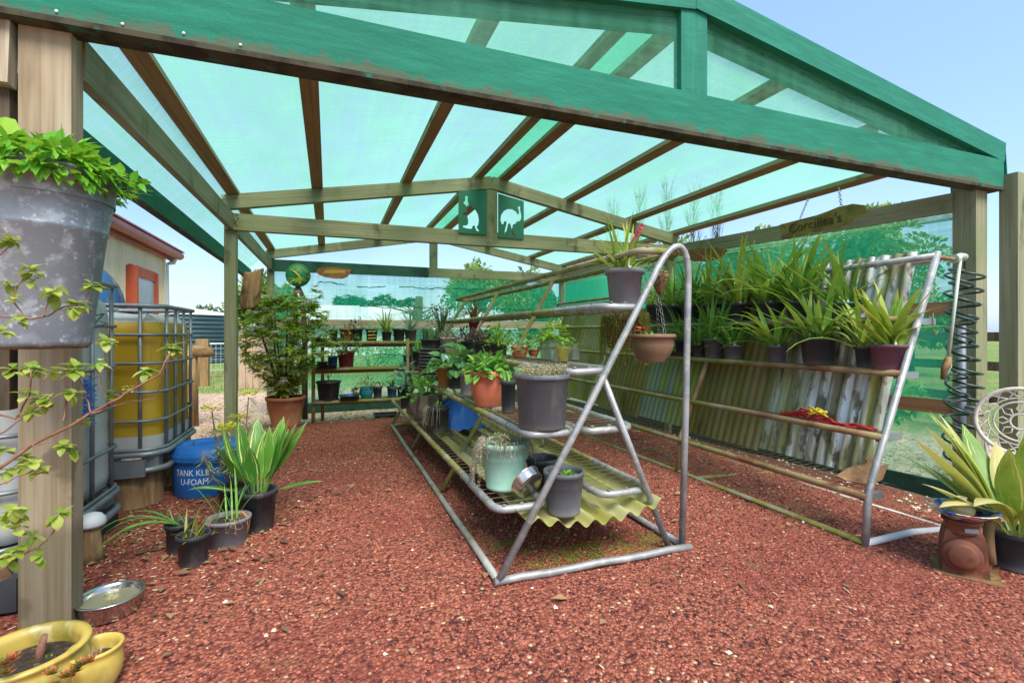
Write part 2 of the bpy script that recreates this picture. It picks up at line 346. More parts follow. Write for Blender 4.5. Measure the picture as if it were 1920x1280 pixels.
plastic('terra', C(188, 104, 72), (200, 140, 115)); plastic('maroon', C(120, 34, 48)); plastic('redclay', C(168, 64, 40)); plastic('teal', C(20, 128, 138)); plastic('navy', C(44, 62, 92)); plastic('brown', C(122, 94, 72), (150, 120, 100), .5, .25)
plastic('beige', C(190, 176, 156)); plastic('ochre', C(156, 110, 46)); plastic('blue', C(26, 102, 182), (90, 140, 190), .4, .3); plastic('bluedark', C(34, 84, 124)); plastic('tealpot', C(40, 84, 84))
m['claypot'] = mat('clay_pot', C(160, 98, 68), [(C(190, 150, 124), 'obj', (5, 5, 3), .5, .75, .5, 5), (C(110, 62, 42), 'obj', 7, .55, .8, .6)], .85)
m['stonepot'] = mat('stone_pot', C(128, 116, 98), [(C(74, 66, 52), 'obj', (22, 22, 3), .42, .66, .85, 5), (C(110, 112, 70), 'obj', 7, .55, .75, .5)], .95, bump=('obj', (30, 30, 4), .7, .01))
m['yellowglaze'] = mat('yellow_glaze', C(198, 172, 84), [(C(164, 142, 56), 'obj', 4, .4, .7, .7, 4), (C(222, 200, 130), 'obj', 7, .5, .75, .5), (C(112, 110, 40), 'obj', (6, 6, 3), .54, .72, .7, 5), (C(226, 208, 150), 'obj', (12, 12, 5), .6, .72, .5, 5)], .45, coat=.15, bump=('obj', 18, .08, .005))
m['soil'] = mat('soil', C(58, 44, 34), [(C(110, 86, 60), 'cell', 60, .7, .9, .7), (C(34, 26, 20), 'obj', 30, .4, .6, .8)], .95, bump=('vor', 55, .9, .01))
def leafm(nm, c1, c2, tip=None, mid=None, rough=.42, tr=.28, edge=None):
    L = [(c2, 'rand', 1, 0, 1, 1), ((c1[0] * .6, c1[1] * .66, c1[2] * .6, 1), 'obj', 9, .45, .75, .5)]
    if mid: L.append((mid, 'uvmid', 1, .09, .03, .8))
    if edge: L.append((edge, 'uv', (1.2, 7, 1), .55, .59, 1))
    if tip: L.append((tip, 'uvx', 1, .72, 1.0, .75)); 
    m[nm] = mat(nm + '_leaf', c1, L, rough, trans=tr, spec=.4)
leafm('orchid', C(84, 140, 50), C(146, 184, 78), C(150, 140, 66), C(120, 146, 66))
leafm('orchid_dark', C(60, 120, 48), C(112, 160, 64), C(120, 116, 62), C(90, 122, 58))
leafm('orchid_yel', C(108, 150, 46), C(170, 186, 76), C(190, 174, 88), C(160, 176, 84))
leafm('aspi', C(54, 116, 40), C(104, 156, 58), None, None, edge=C(222, 218, 150))
leafm('aspi_lime', C(96, 144, 46), C(164, 186, 84), None, None, edge=C(206, 204, 130)); leafm('aspi_pale', C(150, 164, 62), C(206, 200, 124), C(214, 190, 140), None, edge=C(226, 214, 160))
leafm('lush', C(78, 146, 56), C(140, 192, 84), None, C(140, 180, 100)); leafm('round', C(86, 150, 78), C(140, 188, 112), None, C(150, 186, 120))
leafm('lime', C(120, 176, 46), C(176, 208, 84), None, None, tr=.4); leafm('spring', C(126, 158, 54), C(182, 196, 96), C(190, 120, 84), None, tr=.4)
leafm('herb', C(84, 160, 36), C(140, 200, 60), None, None, tr=.42); leafm('rhodo', C(146, 188, 78), C(214, 222, 110), None, None, tr=.5)
leafm('dark', C(52, 90, 54), C(92, 126, 76)); leafm('purpleleaf', C(70, 34, 62), C(120, 66, 104)); leafm('bronze', C(112, 58, 50), C(150, 112, 60)); leafm('silver', C(140, 136, 112), C(186, 172, 150), tr=.15)
leafm('heath', C(130, 130, 92), C(196, 176, 148), C(206, 178, 150)); leafm('string', C(122, 126, 48), C(156, 150, 70)); leafm('blueg', C(92, 130, 110), C(130, 160, 132), None, None); leafm('euph', C(110, 136, 84), C(150, 172, 110)); leafm('yflower', C(226, 218, 30), C(240, 232, 70), tr=.4)
leafm('succ', C(108, 136, 60), C(196, 96, 66), C(206, 104, 76)); leafm('dry', C(150, 122, 86), C(196, 176, 140)); leafm('treeleaf', C(88, 130, 58), C(150, 178, 92), tr=.35); leafm('gum', C(86, 100, 70), C(124, 130, 92), tr=.2); leafm('conifer', C(34, 62, 36), C(56, 84, 44), tr=.1); leafm('grassblade', C(96, 138, 50), C(140, 168, 66))
m['pinkflower'] = mat('pink_flower', C(206, 92, 120), [(C(240, 200, 210), 'rand', 1, .3, 1, .8)], .5, trans=.3); m['redflower'] = mat('red_flower', C(150, 30, 60), [(C(200, 90, 120), 'rand', 1, .5, 1, .8)], .5, trans=.3)
m['whiteflower'] = mat('blush_flower', C(240, 230, 236), [(C(230, 190, 212), 'rand', 1, .6, 1, .6)], .5, trans=.35)
m['orange'] = mat('orange', C(226, 134, 30), [(C(190, 100, 20), 'obj', 20, .5, .8, .5)], .5); m['coral'] = mat('coral', C(206, 96, 66), (), .6)
m['twig'] = mat('twig', C(140, 98, 74), [(C(96, 62, 48), 'obj', 40, .4, .7, .7)], .8); m['stem'] = mat('stem', C(110, 120, 60), (), .6)
m['tagwhite'] = mat('plant_tag', C(220, 220, 214), (), .5)
m['zinc'] = mat('galvanised_zinc', C(128, 133, 138), [(C(168, 174, 178), 'obj', 22, .5, .68, .9, 4), (C(116, 122, 132), 'obj', (3, 3, 5), .45, .7, .7, 4), (C(206, 210, 212), 'obj', 46, .58, .72, .7, 4)], .5, .45, bump=('obj', 16, .1, .004))
m['steel'] = mat('stainless', C(190, 188, 184), [(C(140, 136, 130), 'obj', (3, 3, 20), .45, .7, .5)], .22, .95); m['water'] = glassy('still_water', C(170, 170, 140), .5, .03)
m['cage'] = mat('cage_steel', C(140, 146, 150), [(C(108, 112, 116), 'obj', 6, .4, .7, .6), (C(160, 120, 90), 'obj', 9, .68, .8, .5)], .45, .5)
m['ibcwhite'] = mat('tote_white', C(206, 208, 208), [(C(176, 178, 172), 'obj', (3, 3, 1), .4, .7, .7), (C(150, 140, 110), 'obj', (9, 9, 2), .62, .8, .5, 5)], .5, trans=.15)
m['ibcyellow'] = mat('tote_yellow', C(206, 164, 36), [(C(220, 186, 64), 'obj', (3, 3, 2), .4, .7, .7), (C(150, 128, 40), 'obj', (14, 14, 1.5), .6, .8, .5, 5)], .45, trans=.3)
m['ibcdark'] = mat('tote_pallet', C(48, 52, 58), [(C(90, 90, 88), 'obj', 6, .5, .8, .5)], .7)
m['cream'] = mat('cream_iron', C(242, 228, 190), [(C(220, 200, 158), 'obj', (4, 4, .6), .4, .7, .5)], .6); m['roofred'] = mat('red_gutter', C(186, 108, 96), [(C(156, 84, 74), 'obj', 3, .4, .7, .6)], .5); m['winframe'] = mat('orange_frame', C(196, 92, 56), [(C(206, 140, 110), 'obj', 6, .5, .8, .5)], .7)
m['pane'] = mat('pane', C(160, 172, 176), [(C(196, 200, 200), 'obj', (20, 20, 4), .4, .7, .6)], .25); m['tankgreen'] = mat('tank_green', C(38, 62, 72), [(C(54, 84, 92), 'obj', (1, 1, 4), .4, .7, .6)], .45); m['tankteal'] = mat('tank_teal', C(30, 120, 84), (), .6); m['whitepaint'] = mat('white_paint', C(214, 214, 212), [(C(188, 186, 180), 'obj', 5, .5, .8, .5)], .55)
m['whitecast'] = mat('white_cast', C(206, 198, 184), [(C(160, 148, 128), 'obj', 22, .5, .75, .6)], .6); m['paling'] = mat('paling', C(186, 156, 136), [(C(150, 120, 100), 'obj', (20, 20, 2), .4, .7, .6)], .85)
m['rustred'] = mat('rusty_cast', C(112, 66, 48), [(C(150, 88, 56), 'obj', 9, .45, .65, .8, 5), (C(70, 48, 42), 'obj', 16, .5, .7, .7, 5)], .75, .2, bump=('obj', 60, .25, .003)); m['rustblade'] = mat('rusty_blade', C(118, 84, 54), [(C(146, 120, 66), 'obj', 14, .45, .65, .8, 5), (C(70, 46, 34), 'obj', 16, .5, .7, .7, 5)], .8)
m['mosaic'] = mat('mosaic', C(196, 188, 160), [(C(40, 90, 170), 'cell', 34, .62, .64, 1), (C(170, 70, 60), 'cell', 34, .9, .92, 1), (C(120, 160, 150), 'cell', 34, .3, .28, .9)], .25, coat=.3); m['vase'] = glassy('amber_glass', C(206, 190, 140), .35, .08); m['clear'] = glassy('clear_plastic', C(214, 226, 214), .62, .2); m['yellowcup'] = glassy('yellow_cup', C(224, 220, 130), .35, .3)
m['hose'] = mat('hose', C(28, 58, 44), [(C(50, 84, 66), 'obj', 20, .5, .8, .5)], .35); m['wand'] = mat('wand', C(176, 190, 174), [(C(140, 150, 136), 'obj', 14, .5, .7, .6)], .5); m['pvcgrey'] = mat('grey_conduit', C(104, 112, 122), (), .5)
m['redrope'] = mat('red_rope', C(176, 38, 34), [(C(120, 22, 24), 'obj', (60, 60, 60), .45, .6, .8)], .8); m['yellowrope'] = mat('yellow_cord', C(214, 190, 40), (), .8); m['signwood'] = mat('sign_wood', C(134, 126, 62), [(C(108, 74, 42), 'obj', 6, .42, .62, .9, 5), (C(96, 112, 36), 'obj', 11, .5, .7, .8, 5), (C(70, 58, 34), 'obj', (6, 40, 40), .55, .75, .6, 5)], .9, bump=('obj', (6, 40, 40), .4, .006)); m['signbrown'] = mat('brown_sign_wood', C(140, 92, 54), [(C(104, 62, 36), 'obj', (5, 40, 40), .4, .65, .8, 5), (C(150, 128, 70), 'obj', 9, .55, .75, .7)], .9); m['carve'] = mat('carved_letter', C(84, 66, 32), (), .9)
m['panelgreen'] = mat('panel_green', C(10, 104, 76), [(C(6, 82, 62), 'obj', 4, .4, .7, .6)], .6); m['discgreen'] = mat('disc_green', C(24, 118, 70), (), .5); m['goldpaint'] = mat('gold_paint', C(190, 168, 70), (), .6); m['letterwhite'] = mat('stencil_white', C(216, 222, 230), (), .7); m['twine'] = mat('twine', C(120, 104, 70), (), .9); m['chain'] = mat('chain', C(130, 130, 128), (), .5, .7)
m['leafy_net'] = mat('coir', C(124, 96, 66), [(C(70, 48, 32), 'obj', (60, 60, 60), .4, .6, .9)], .95, bump=('obj', 60, .8, .01))
SKYS, SUNE, EXPO = .15, 2.4, 1.28
VEIL0, VEIL1, VEILC = .55, .88, (1.1, 1.85, 3.0, 1)
# ---------------------------------------------------------------- ground
def ground_material():
    t = NT('ground'); P = t.coord('pos'); X = t.sep(P, 0); Y = t.sep(P, 1)
    wob = t.math('MULTIPLY', t.math('SUBTRACT', t.noise('pos', 1.1, 4), .5), 1.6)
    v1 = t.vor('pos', 64); cid = t.sep(v1.outputs['Color'], 0); d1 = v1.outputs['Distance']
    red = t.mix(t.rng(cid, 0, 1), C(135, 73, 56), C(180, 111, 88))
    red = t.mix(t.rng(cid, .86, .9), red, C(84, 48, 46)); red = t.mix(t.rng(t.sep(v1.outputs['Color'], 1), .975, .985), red, C(206, 176, 140))
    red = t.mix(t.math('MULTIPLY', t.rng(d1, .35, .75), .62), red, C(74, 34, 28))
    pat = t.rng(t.noise('pos', .9, 4), .42, .66); red = t.mix(t.math('MULTIPLY', pat, .55), red, C(120, 58, 50))
    red = t.mix(t.math('MULTIPLY', t.rng(t.noise('pos', 3.5, 4), .6, .74), .5), red, C(116, 88, 64))
    v2 = t.vor('pos', 34); c2 = t.sep(v2.outputs['Color'], 0)
    pale = t.mix(c2, C(206, 170, 140), C(240, 222, 198)); pale = t.mix(t.rng(c2, .8, .84), pale, C(160, 96, 76)); pale = t.mix(t.math('MULTIPLY', t.rng(v2.outputs['Distance'], .4, .8), .3), pale, C(110, 86, 66))
    grass = t.mix(t.rng(t.noise('pos', 9, 5), .35, .7), C(84, 116, 52), C(140, 156, 84)); grass = t.mix(t.rng(t.noise('pos', .25, 3), .45, .7), grass, C(150, 146, 92))
    # red scoria pad, pale gravel yard round it, lawn beyond
    lft = t.math('ADD', X, t.math('ADD', t.math('MULTIPLY', t.rng(Y, 3.2, 6.2), -1.0), wob))           # X - ramp
    mleft = t.rng(lft, -2.6, -1.5); mback = t.rng(t.math('ADD', Y, t.math('MULTIPLY', wob, .8)), 7.2, 8.6, 1, 0); mright = t.rng(t.math('ADD', X, t.math('MULTIPLY', wob, .3)), 5.0, 5.5, 1, 0)
    pad = t.math('MULTIPLY', t.math('MULTIPLY', mleft, mback), mright)
    base = t.mix(pad, pale, red)
    gm = t.math('MAXIMUM', t.rng(t.math('ADD', Y, wob), 12.5, 14.5), t.rng(t.math('ADD', X, wob), 7.5, 9.5))
    base = t.mix(gm, base, grass)
    moss = t.math('MULTIPLY', t.rng(t.noise('pos', 4.2, 5), .5, .62), t.math('MULTIPLY', t.math('MULTIPLY', t.rng(X, .7, .95), t.rng(X, 1.75, 2.0, 1, 0)), t.math('MULTIPLY', t.rng(Y, 2.1, 2.35), t.rng(Y, 2.6, 3.3, 1, 0))))
    moss2 = t.math('MULTIPLY', t.rng(t.noise('pos', 3.1, 5), .54, .66), t.math('MULTIPLY', t.rng(X, 2.7, 3.0), t.math('MULTIPLY', t.rng(Y, 2.0, 2.6), t.rng(Y, 5, 6, 1, 0))))
    base = t.mix(t.math('MULTIPLY', moss, .85), base, C(112, 112, 44)); base = t.mix(t.math('MULTIPLY', moss2, .7), base, C(104, 100, 50))
    under_stand = t.math('MULTIPLY', t.math('MULTIPLY', t.rng(X, .5, .9), t.rng(X, 1.9, 2.3, 1, 0)), t.math('MULTIPLY', t.rng(Y, 2.0, 2.8), t.rng(Y, 6, 7, 1, 0)))  # ground mixed darker below the middle stand, broken up by noise
    base = t.mix(t.math('MULTIPLY', under_stand, t.rng(t.noise('pos', 2.2, 4), .3, .7, .1, .5)), base, C(92, 48, 40))
    p = t.n('ShaderNodeBsdfPrincipled'); t.ln(base, p.inputs[0]); p.inputs['Roughness'].default_value = .95; p.inputs['Specular IOR Level'].default_value = .25
    b = t.n('ShaderNodeBump'); b.inputs['Strength'].default_value = .8; b.inputs['Distance'].default_value = .012; t.ln(t.math('MULTIPLY', d1, -1), b.inputs['Height'])
    b2 = t.n('ShaderNodeBump'); b2.inputs['Strength'].default_value = .4; b2.inputs['Distance'].default_value = .03; t.ln(t.noise('pos', 14, 5), b2.inputs['Height']); t.ln(b.outputs[0], b2.inputs['Normal'])
    t.ln(b2.outputs[0], p.inputs['Normal']); t.ln(p.outputs[0], t.out.inputs[0]); return t.m
def gh(x, y):
    z = gz(x, y)
    near = 1 - ss(10, 16, max(abs(x - 2), abs(y - 4)))
    z += near * (.012 * noise.noise(Vector((x * 2.1, y * 2.1, 0))) + .006 * noise.noise(Vector((x * 7, y * 7, 3))))
    return z
def axis(lo, hi, st, far):
    a = [lo + i * st for i in range(int(round((hi - lo) / st)) + 1)]; g = st; L = []; q = lo
    while q > -far: g *= 1.5; q -= g; L.append(q)
    R = []; q = a[-1]; g = st
    while q < far: g *= 1.5; q += g; R.append(q)
    return L[::-1] + a + R
gx = axis(-3.2, 7.2, .1, 420); gy = axis(.2, 11, .1, 420)
mb = MB()
mb.v = [Vector((x, y, gh(x, y))) for x in gx for y in gy]
for i in range(len(gx) - 1):
    for j in range(len(gy) - 1):
        a = i * len(gy) + j; mb.face((a, a + len(gy), a + len(gy) + 1, a + 1))
mb.build('ground', ground_material(), kind='structure')
# ---- loose stones, chips and leaf litter lying on the pad
R = random.Random(5)
m['stone'] = mat('scoria_stone', C(128, 68, 52), [(C(180, 110, 87), 'rand', 1, 0, .8, 1), (C(72, 44, 44), 'rand', 1, .82, .86, 1), (C(200, 168, 134), 'rand', 1, .988, .99, 1)], .95, bump=('obj', 160, .5, .003), spec=.2)
m['chip'] = mat('wood_chip', C(168, 128, 92), [(C(214, 190, 156), 'rand', 1, .2, .9, 1)], .9); m['litter'] = mat('leaf_litter', C(96, 70, 50), [(C(150, 118, 84), 'rand', 1, .1, .9, 1)], .85)
m['pebble'] = mat('pale_pebble', C(204, 176, 150), [(C(222, 206, 184), 'rand', 1, .2, .9, 1)], .8)
def stone(mb, p, r):
    b = len(mb.v); a = R.uniform(0, PI)
    for dx, dy, dz in ((1, 0, 0), (0, 1, 0), (-1, 0, 0), (0, -1, 0), (0, 0, .8), (0, 0, -.7)):
        k = r * R.uniform(.6, 1.25); x = dx * math.cos(a) - dy * math.sin(a); y = dx * math.sin(a) + dy * math.cos(a)
        mb.v.append(p + Vector((x * k + R.uniform(-.2, .2) * r, y * k + R.uniform(-.2, .2) * r, dz * k)))
    for f in ((0, 1, 4), (1, 2, 4), (2, 3, 4), (3, 0, 4), (1, 0, 5), (2, 1, 5), (3, 2, 5), (0, 3, 5)): mb.face([b + i for i in f], None, 0, False)
def in_pad(x, y): return -1.6 + (y - 3) * .05 < x < 4.6 and y < 7.2
mb = MB()
N = 0
while N < 38000:
    d = .9 + 5.2 * R.random() ** 1.5; a = R.uniform(-.83, .83)
    x = d * SN + d * math.tan(a) * CS; y = d * CS - d * math.tan(a) * SN
    if not in_pad(x, y): N += 1; continue
    r = R.uniform(.003, .0068) * (1 + .12 * d) * (1.5 if R.random() < .04 else 1)
    stone(mb, Vector((x, y, gh(x, y) + r * .25)), r); N += 1
mb.build('loose_scoria', m['stone'], kind='stuff')
mb = MB()
for i in range(230):
    d = 1 + 7 * R.random(); a = R.uniform(-.83, .83); x = d * SN + d * math.tan(a) * CS; y = d * CS - d * math.tan(a) * SN
    if not (-2.2 < x < 4.8 and y < 8.5): continue
    L = R.uniform(.008, .028) * (1.8 if R.random() < .08 else 1); q = R.uniform(0, PI); z = gh(x, y) + .006
    dd = Vector((math.cos(q), math.sin(q), R.uniform(-.1, .2))) * (L / 2); c = Vector((x, y, z)); mb.beam(c - dd, c + dd, R.uniform(.003, .008), .003, R.uniform(-.5, .5))
for i in range(420):      # bark chips along the left edge among the pots
    x = R.uniform(-1.3, -.35); y = R.uniform(2.6, 4.4) + R.gauss(0, .2); L = R.uniform(.006, .026); q = R.uniform(0, PI); c = Vector((x + R.gauss(0, .12), y, gh(x, y) + .008)); dd = Vector((math.cos(q), math.sin(q), R.uniform(-.2, .3))) * (L / 2)
    mb.beam(c - dd, c + dd, R.uniform(.003, .007), .003, R.uniform(-.9, .9))
mb.build('wood_chips', m['chip'], kind='stuff')
mb = MB()
def scatter_leaf(x, y):
    q = R.uniform(0, 2 * PI); mb.card((x, y, gh(x, y) + .012), (math.cos(q), math.sin(q), R.uniform(-.1, .35)), R.uniform(.03, .08), R.uniform(.015, .04), (R.uniform(-.4, .4), R.uniform(-.4, .4), 1))
for i in range(900): scatter_leaf(R.uniform(-.2, 2.6), 7.3 + R.random() ** 2 * 1.9)
for i in range(160): scatter_leaf(R.gauss(-.7, .4), R.gauss(3.3, .6))
for i in range(260): scatter_leaf(R.uniform(3.0, 4.6), R.uniform(2.3, 6.5))
for i in range(60): scatter_leaf(R.uniform(-.5, 3), R.uniform(1.4, 6))
mb.build('leaf_litter', m['litter'], kind='stuff')
mb = MB()
for i in range(80):
    d = 1 + 5.5 * R.random(); a = R.uniform(-.83, .83); x = d * SN + d * math.tan(a) * CS; y = d * CS - d * math.tan(a) * SN
    if in_pad(x, y): r = R.uniform(.006, .014); stone(mb, Vector((x, y, gh(x, y) + r * .3)), r)
for i in range(2600):
    y = R.uniform(5.5, 12); x = R.uniform(-4.2, -1.0) ; r = R.uniform(.008, .02); stone(mb, Vector((x, y, gh(x, y) + r * .3)), r)
for i in range(1200):
    y = R.uniform(2.2, 9); x = R.uniform(4.6, 7.5); r = R.uniform(.01, .024); stone(mb, Vector((x, y, gh(x, y) + r * .3)), r)
mb.build('pale_pebbles', m['pebble'], kind='stuff')
m['mossgreen'] = mat('moss', C(120, 124, 44), [(C(90, 110, 40), 'rand', 1, 0, 1, 1)], .95, trans=.2)
mb = MB()
for i in range(1300):
    x = R.gauss(1.32, .22); y = 2.22 + abs(R.gauss(.12, .12)) + (x - 1.3) * .05
    if noise.noise(Vector((x * 5, y * 5, 1))) < -.05: continue
    for k in range(3): q = R.uniform(0, 6.28); mb.card((x, y, gh(x, y) + .002), (math.cos(q), math.sin(q), .9), R.uniform(.006, .014), .005, (0, 0, 1))
mb.build('ground_moss', m['mossgreen'], kind='stuff')
# ---------------------------------------------------------------- shade house frame
H = thing('shade_house', 'large gabled timber shade house roofed and walled in green shade cloth', 'shade house', (2.0, 6.0, 0))
HO = Vector((2.0, 6.0, 0))
def hp(name, mb, mats):
    for i, v in enumerate(mb.v): mb.v[i] = Vector(v) - HO
    return mb.build(name, mats, H)
def hb(name, p0, p1, w, h, mt='timber', roll=0, mats=None):
    mb = MB(); mb.beam(p0, p1, w, h, roll); return hp(name, mb, mats or m[mt])
RX = 1.98
def rz(x): return 3.24 - .183 * abs(x - RX)          # top line of the rafters
YF, YM, YB = 2.43, 5.93, 9.6
# posts
hb('post', (-1.052, YF + .055, -.1), (-1.052, YF + .055, 2.55), .165, .10, 'timber_post')
hb('post', (-1.205, YF + .0, 2.16), (-1.205, YF + .03, 2.6), .11, .06, 'timber_grey'); hb('post', (-1.215, YF + .06, .9), (-1.215, YF + .06, 2.2), .10, .09, 'bark')
hb('post', (5.375, YF + .10, -.5), (5.375, YF + .10, 2.55), .17, .17, 'timber')
for x, y in ((-1.0, YM + .06), (4.9, YM + .06), (-.985, YB + .06), (4.92, YB + .06)):
    hb('post', (x, y, -.5), (x, y, 2.69 if y > 9 else 2.5), .115, .115)
hb('post', (2.95, YB + .1, -.4), (2.95, YB + .1, 1.3), .1, .1)
# truss frames: tie beam, two rafters, king post
def truss(y, x0, x1, zl, zr, top, up, mt, h=.18, hr=.155):
    hb('tie_beam', (x0, y, zl + h / 2), (x1, y, zr + h / 2), .09 if mt == 'timber' else .11, h, mt)
    n = Vector((0, 0, hr / 2))
    hb('rafter', (x0 - .02, y - .002, rz(x0) + up - hr / 2), (top + .0, y - .002, rz(RX) + up - hr / 2), .088, hr, mt)
    hb('rafter', (top + .003, y - .004, rz(RX) + up - hr / 2), (x1 + .02, y - .004, rz(x1) + up - hr / 2), .088, hr, mt)
    hb('king_post', (top, y - .0, (zl + zr) / 2 + h), (top, y - .0, rz(RX) + up - hr + .02), .155 if mt == 'timber' else .2, .07, mt)
truss(YM, -1.05, 4.95, 2.318, 2.35, RX, 0, 'timber')
truss(YB, -1.03, 4.95, 2.325, 2.35, RX, 0, 'timber')
hb('tie_beam', (-1.0, YB - .055, 2.43), (1.87, YB - .055, 2.42), .012, .205, 'board_green')   # cloth-wrapped half of the far tie
# front gable: wrapped in dense cloth
FT = 2.16
hb('tie_beam', (-1.75, YF, 2.55), (5.56, YF, 2.605), .11, .245, 'wrap_tie')
def frz(x): return 3.405 - .152 * abs(x - FT)
for sg, xe in ((-1, -1.75), (1, 5.585)):
    hb('rafter', (FT, YF - .004 * (sg > 0), 3.405 - .085), (xe, YF - .004 * (sg > 0), frz(xe) - .085), .1, .17, 'wrap')
    hb('rafter', (FT, YF + .11, 3.405 - .135), (xe - sg * .2, YF + .11, frz(xe - sg * .2) - .135), .05, .2, 'wrap')
hb('king_post', (FT - .01, YF, 2.68), (FT - .01, YF, 3.24), .205, .07, 'wrap')
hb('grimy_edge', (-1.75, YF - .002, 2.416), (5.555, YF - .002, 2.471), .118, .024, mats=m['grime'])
hb('cloth_return', (5.59, YF - .06, 2.68), (5.59, YF + .35, 2.66), .01, .4, 'wrap')
hb('cloth_return', (-1.285, YF - .02, 2.02), (-1.285, YF - .02, 2.62), .05, .01, 'wrap')
mb = MB()
for i in range(5):
    x = -1.2 + i * .21; z = 2.452 + (x + 1.2) * .0083; mb.lathe([(0, .003), (.004, .002), (.006, 0)], 8, (x, YF - .06, z + R.uniform(-.004, .006)), Matrix.Rotation(PI / 2, 3, 'X'))
for i in range(9): mb.lathe([(0, .003), (.004, .002), (.006, 0)], 8, (-1.285, YF - .028, 2.05 + i * .07), Matrix.Rotation(PI / 2, 3, 'X'))
hp('cloth_nail', mb, m['tagwhite'])['kind'] = 'stuff'
for nx_ in (-.97, 4.86):
    mb = MB()
    for i in range(8): mb.lathe([(0, .003), (.006, .002), (.008, 0)], 8, (nx_ + .03 * (i % 2) + .012 * (i % 3), YM - .047, 2.35 + .018 * i), Matrix.Rotation(PI / 2, 3, 'X'))
    hp('nail', mb, m['soil'])['kind'] = 'stuff'
# purlins run the length of the roof
for x in (-.97, -.125, .886, 1.805, 2.15, 3.125, 4.148, 4.93):
    mb = MB(); sg = -1 if x < RX else 1; b = len(mb.v)
    mb.beam((x, YF + .145, rz(x) + .0255), (x, YB + .12, rz(x) + .0255), .118, .05, -sg * .18 * -1)
    for i, f in enumerate(mb.f):      # undersides use the browner timber
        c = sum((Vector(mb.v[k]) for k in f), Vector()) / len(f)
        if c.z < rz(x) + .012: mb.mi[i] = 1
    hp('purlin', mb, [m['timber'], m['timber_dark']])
# wall plates, rails, boards
hb('wall_plate', (-.985, YF + .1, 2.355), (-.985, YM, 2.41), .05, .175); hb('wall_plate', (-.985, YM + .12, 2.41), (-.975, YB, 2.43), .05, .175)
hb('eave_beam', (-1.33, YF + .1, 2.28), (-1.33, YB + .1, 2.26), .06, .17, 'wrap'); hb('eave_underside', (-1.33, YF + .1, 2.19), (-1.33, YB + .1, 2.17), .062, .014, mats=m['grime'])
def wx(y): return 5.33 - .42 * ss(2.4, 6.6, y)   # right wall line
def rail(name, y0, y1, z0, z1, h, mt, off=0, w=.045, ):
    hb(name, (wx(y0) + off, y0, z0), (wx(y1) + off, y1, z1), w, h, mt)
rail('wall_plate', YF + .18, YM, 2.385, 2.45, .175, 'timber', -.03); rail('wall_plate', YM + .12, YB, 2.45, 2.45, .175, 'timber', -.03)
mb = MB(); mb.tube([(wx(y) - .0, y, z) for y, z in ((2.6, 2.265), (4.2, 2.30), (5.9, 2.33), (9.6, 2.34))], .032, 8); hp('cloth_hem', mb, m['roof_cloth'])
for zz, h in ((1.43, .12), (.52, .13)): rail('rail', YF + .18, YM, zz, zz, h, 'timber_dark', .0); rail('rail', YM + .12, YB, zz, zz, h, 'timber_dark', .0)
rail('bottom_board', YF + .15, YM, -.26, -.27, .19, 'board_green', -.02); rail('bottom_board', YM, YB, -.27, -.36, .22, 'board_green', -.02)
hb('rail', (-.9, YB, 1.385), (2.9, YB, 1.385), .045, .15, 'timber_grey'); hb('rail', (3.0, YB, 1.385), (4.86, YB, 1.385), .045, .15, 'timber_grey')
hb('rail', (-.9, YB, .5), (2.9, YB, .5), .045, .11, 'timber'); hb('bottom_board', (-.9, YB - .03, -.2), (2.85, YB - .03, -.2), .04, .22, 'board_green'); hb('bottom_board', (3.02, YB - .03, -.2), (4.86, YB - .03, -.2), .04, .22, 'board_green')
# cloth sheets
def wr(a, b, s): return s * (noise.noise(Vector((a * 1.3, b * 1.3, 7))) + .5 * noise.noise(Vector((a * 4, b * 3, 2))))
PX_ = [-.97, -.125, .886, 1.805, RX, 2.15, 3.125, 4.148, 5.0]
def roof(xa, xb):
    def fn(u, v):
        x = xa + (xb - xa) * u; y = YF + .02 + (YB + .3 - YF) * v
        k = min(abs(x - q) for q in PX_); return (x, y, rz(x) + .056 - .02 * min(1, k / .4) + wr(x, y, .014))
    return fn
mb = MB(); mb.grid(roof(RX, -1.0), 24, 50, 0, (3, 7.3)); mb.grid(lambda u, v: (-1.0 - .36 * u, YF + .1 + 7.2 * v, rz(-1.0) + .05 - (rz(-1.0) - 2.31) * u ** .8 + wr(u, v * 6, .006)), 4, 40, 0, (.5, 7.2)); hp('roof_cloth', mb, m['roof_cloth'])
mb = MB(); mb.grid(lambda u, v: (1.80 + .36 * u, YF + .03 + (YB + .25 - YF) * v, rz(1.80 + .36 * u) + .068 + wr(u * 2, v * 9, .004)), 6, 50, 0, (.4, 7.2)); hp('ridge_cloth', mb, m['wall_cloth'])
mb = MB(); mb.grid(roof(RX + .002, 5.0), 24, 50, 0, (3, 7.3)); hp('roof_cloth', mb, m['roof_cloth'])
mb = MB()
mb.grid(lambda u, v: (-1.7 + 7.25 * u, YF + .0 + wr(u * 6, v, .004), 2.60 + (frz(-1.7 + 7.25 * u) - .05 - 2.60) * v), 60, 6, 0, (7, .9)); hp('gable_cloth', mb, m['gable_cloth'])
mb = MB()
for i, x in enumerate((4.6, 5.0, 5.35)):
    z = frz(x); mb.grid(lambda u, v: (x - .09 + .18 * u, YF + .05 + .2 * v, z - .01 + .075 * math.sin(PI * u) * (1 - .3 * v)), 8, 3)
hp('cloth_tuck', mb, m['roof_cloth'])
mb = MB(); mb.grid(lambda u, v: (wx(2.6 + 7 * u) + .03 + wr(u * 7, v * 2, .012), 2.6 + 7 * u, -.3 + 2.57 * v), 50, 16, 0, (7, 2.6)); hp('wall_cloth', mb, m['wall_cloth'])
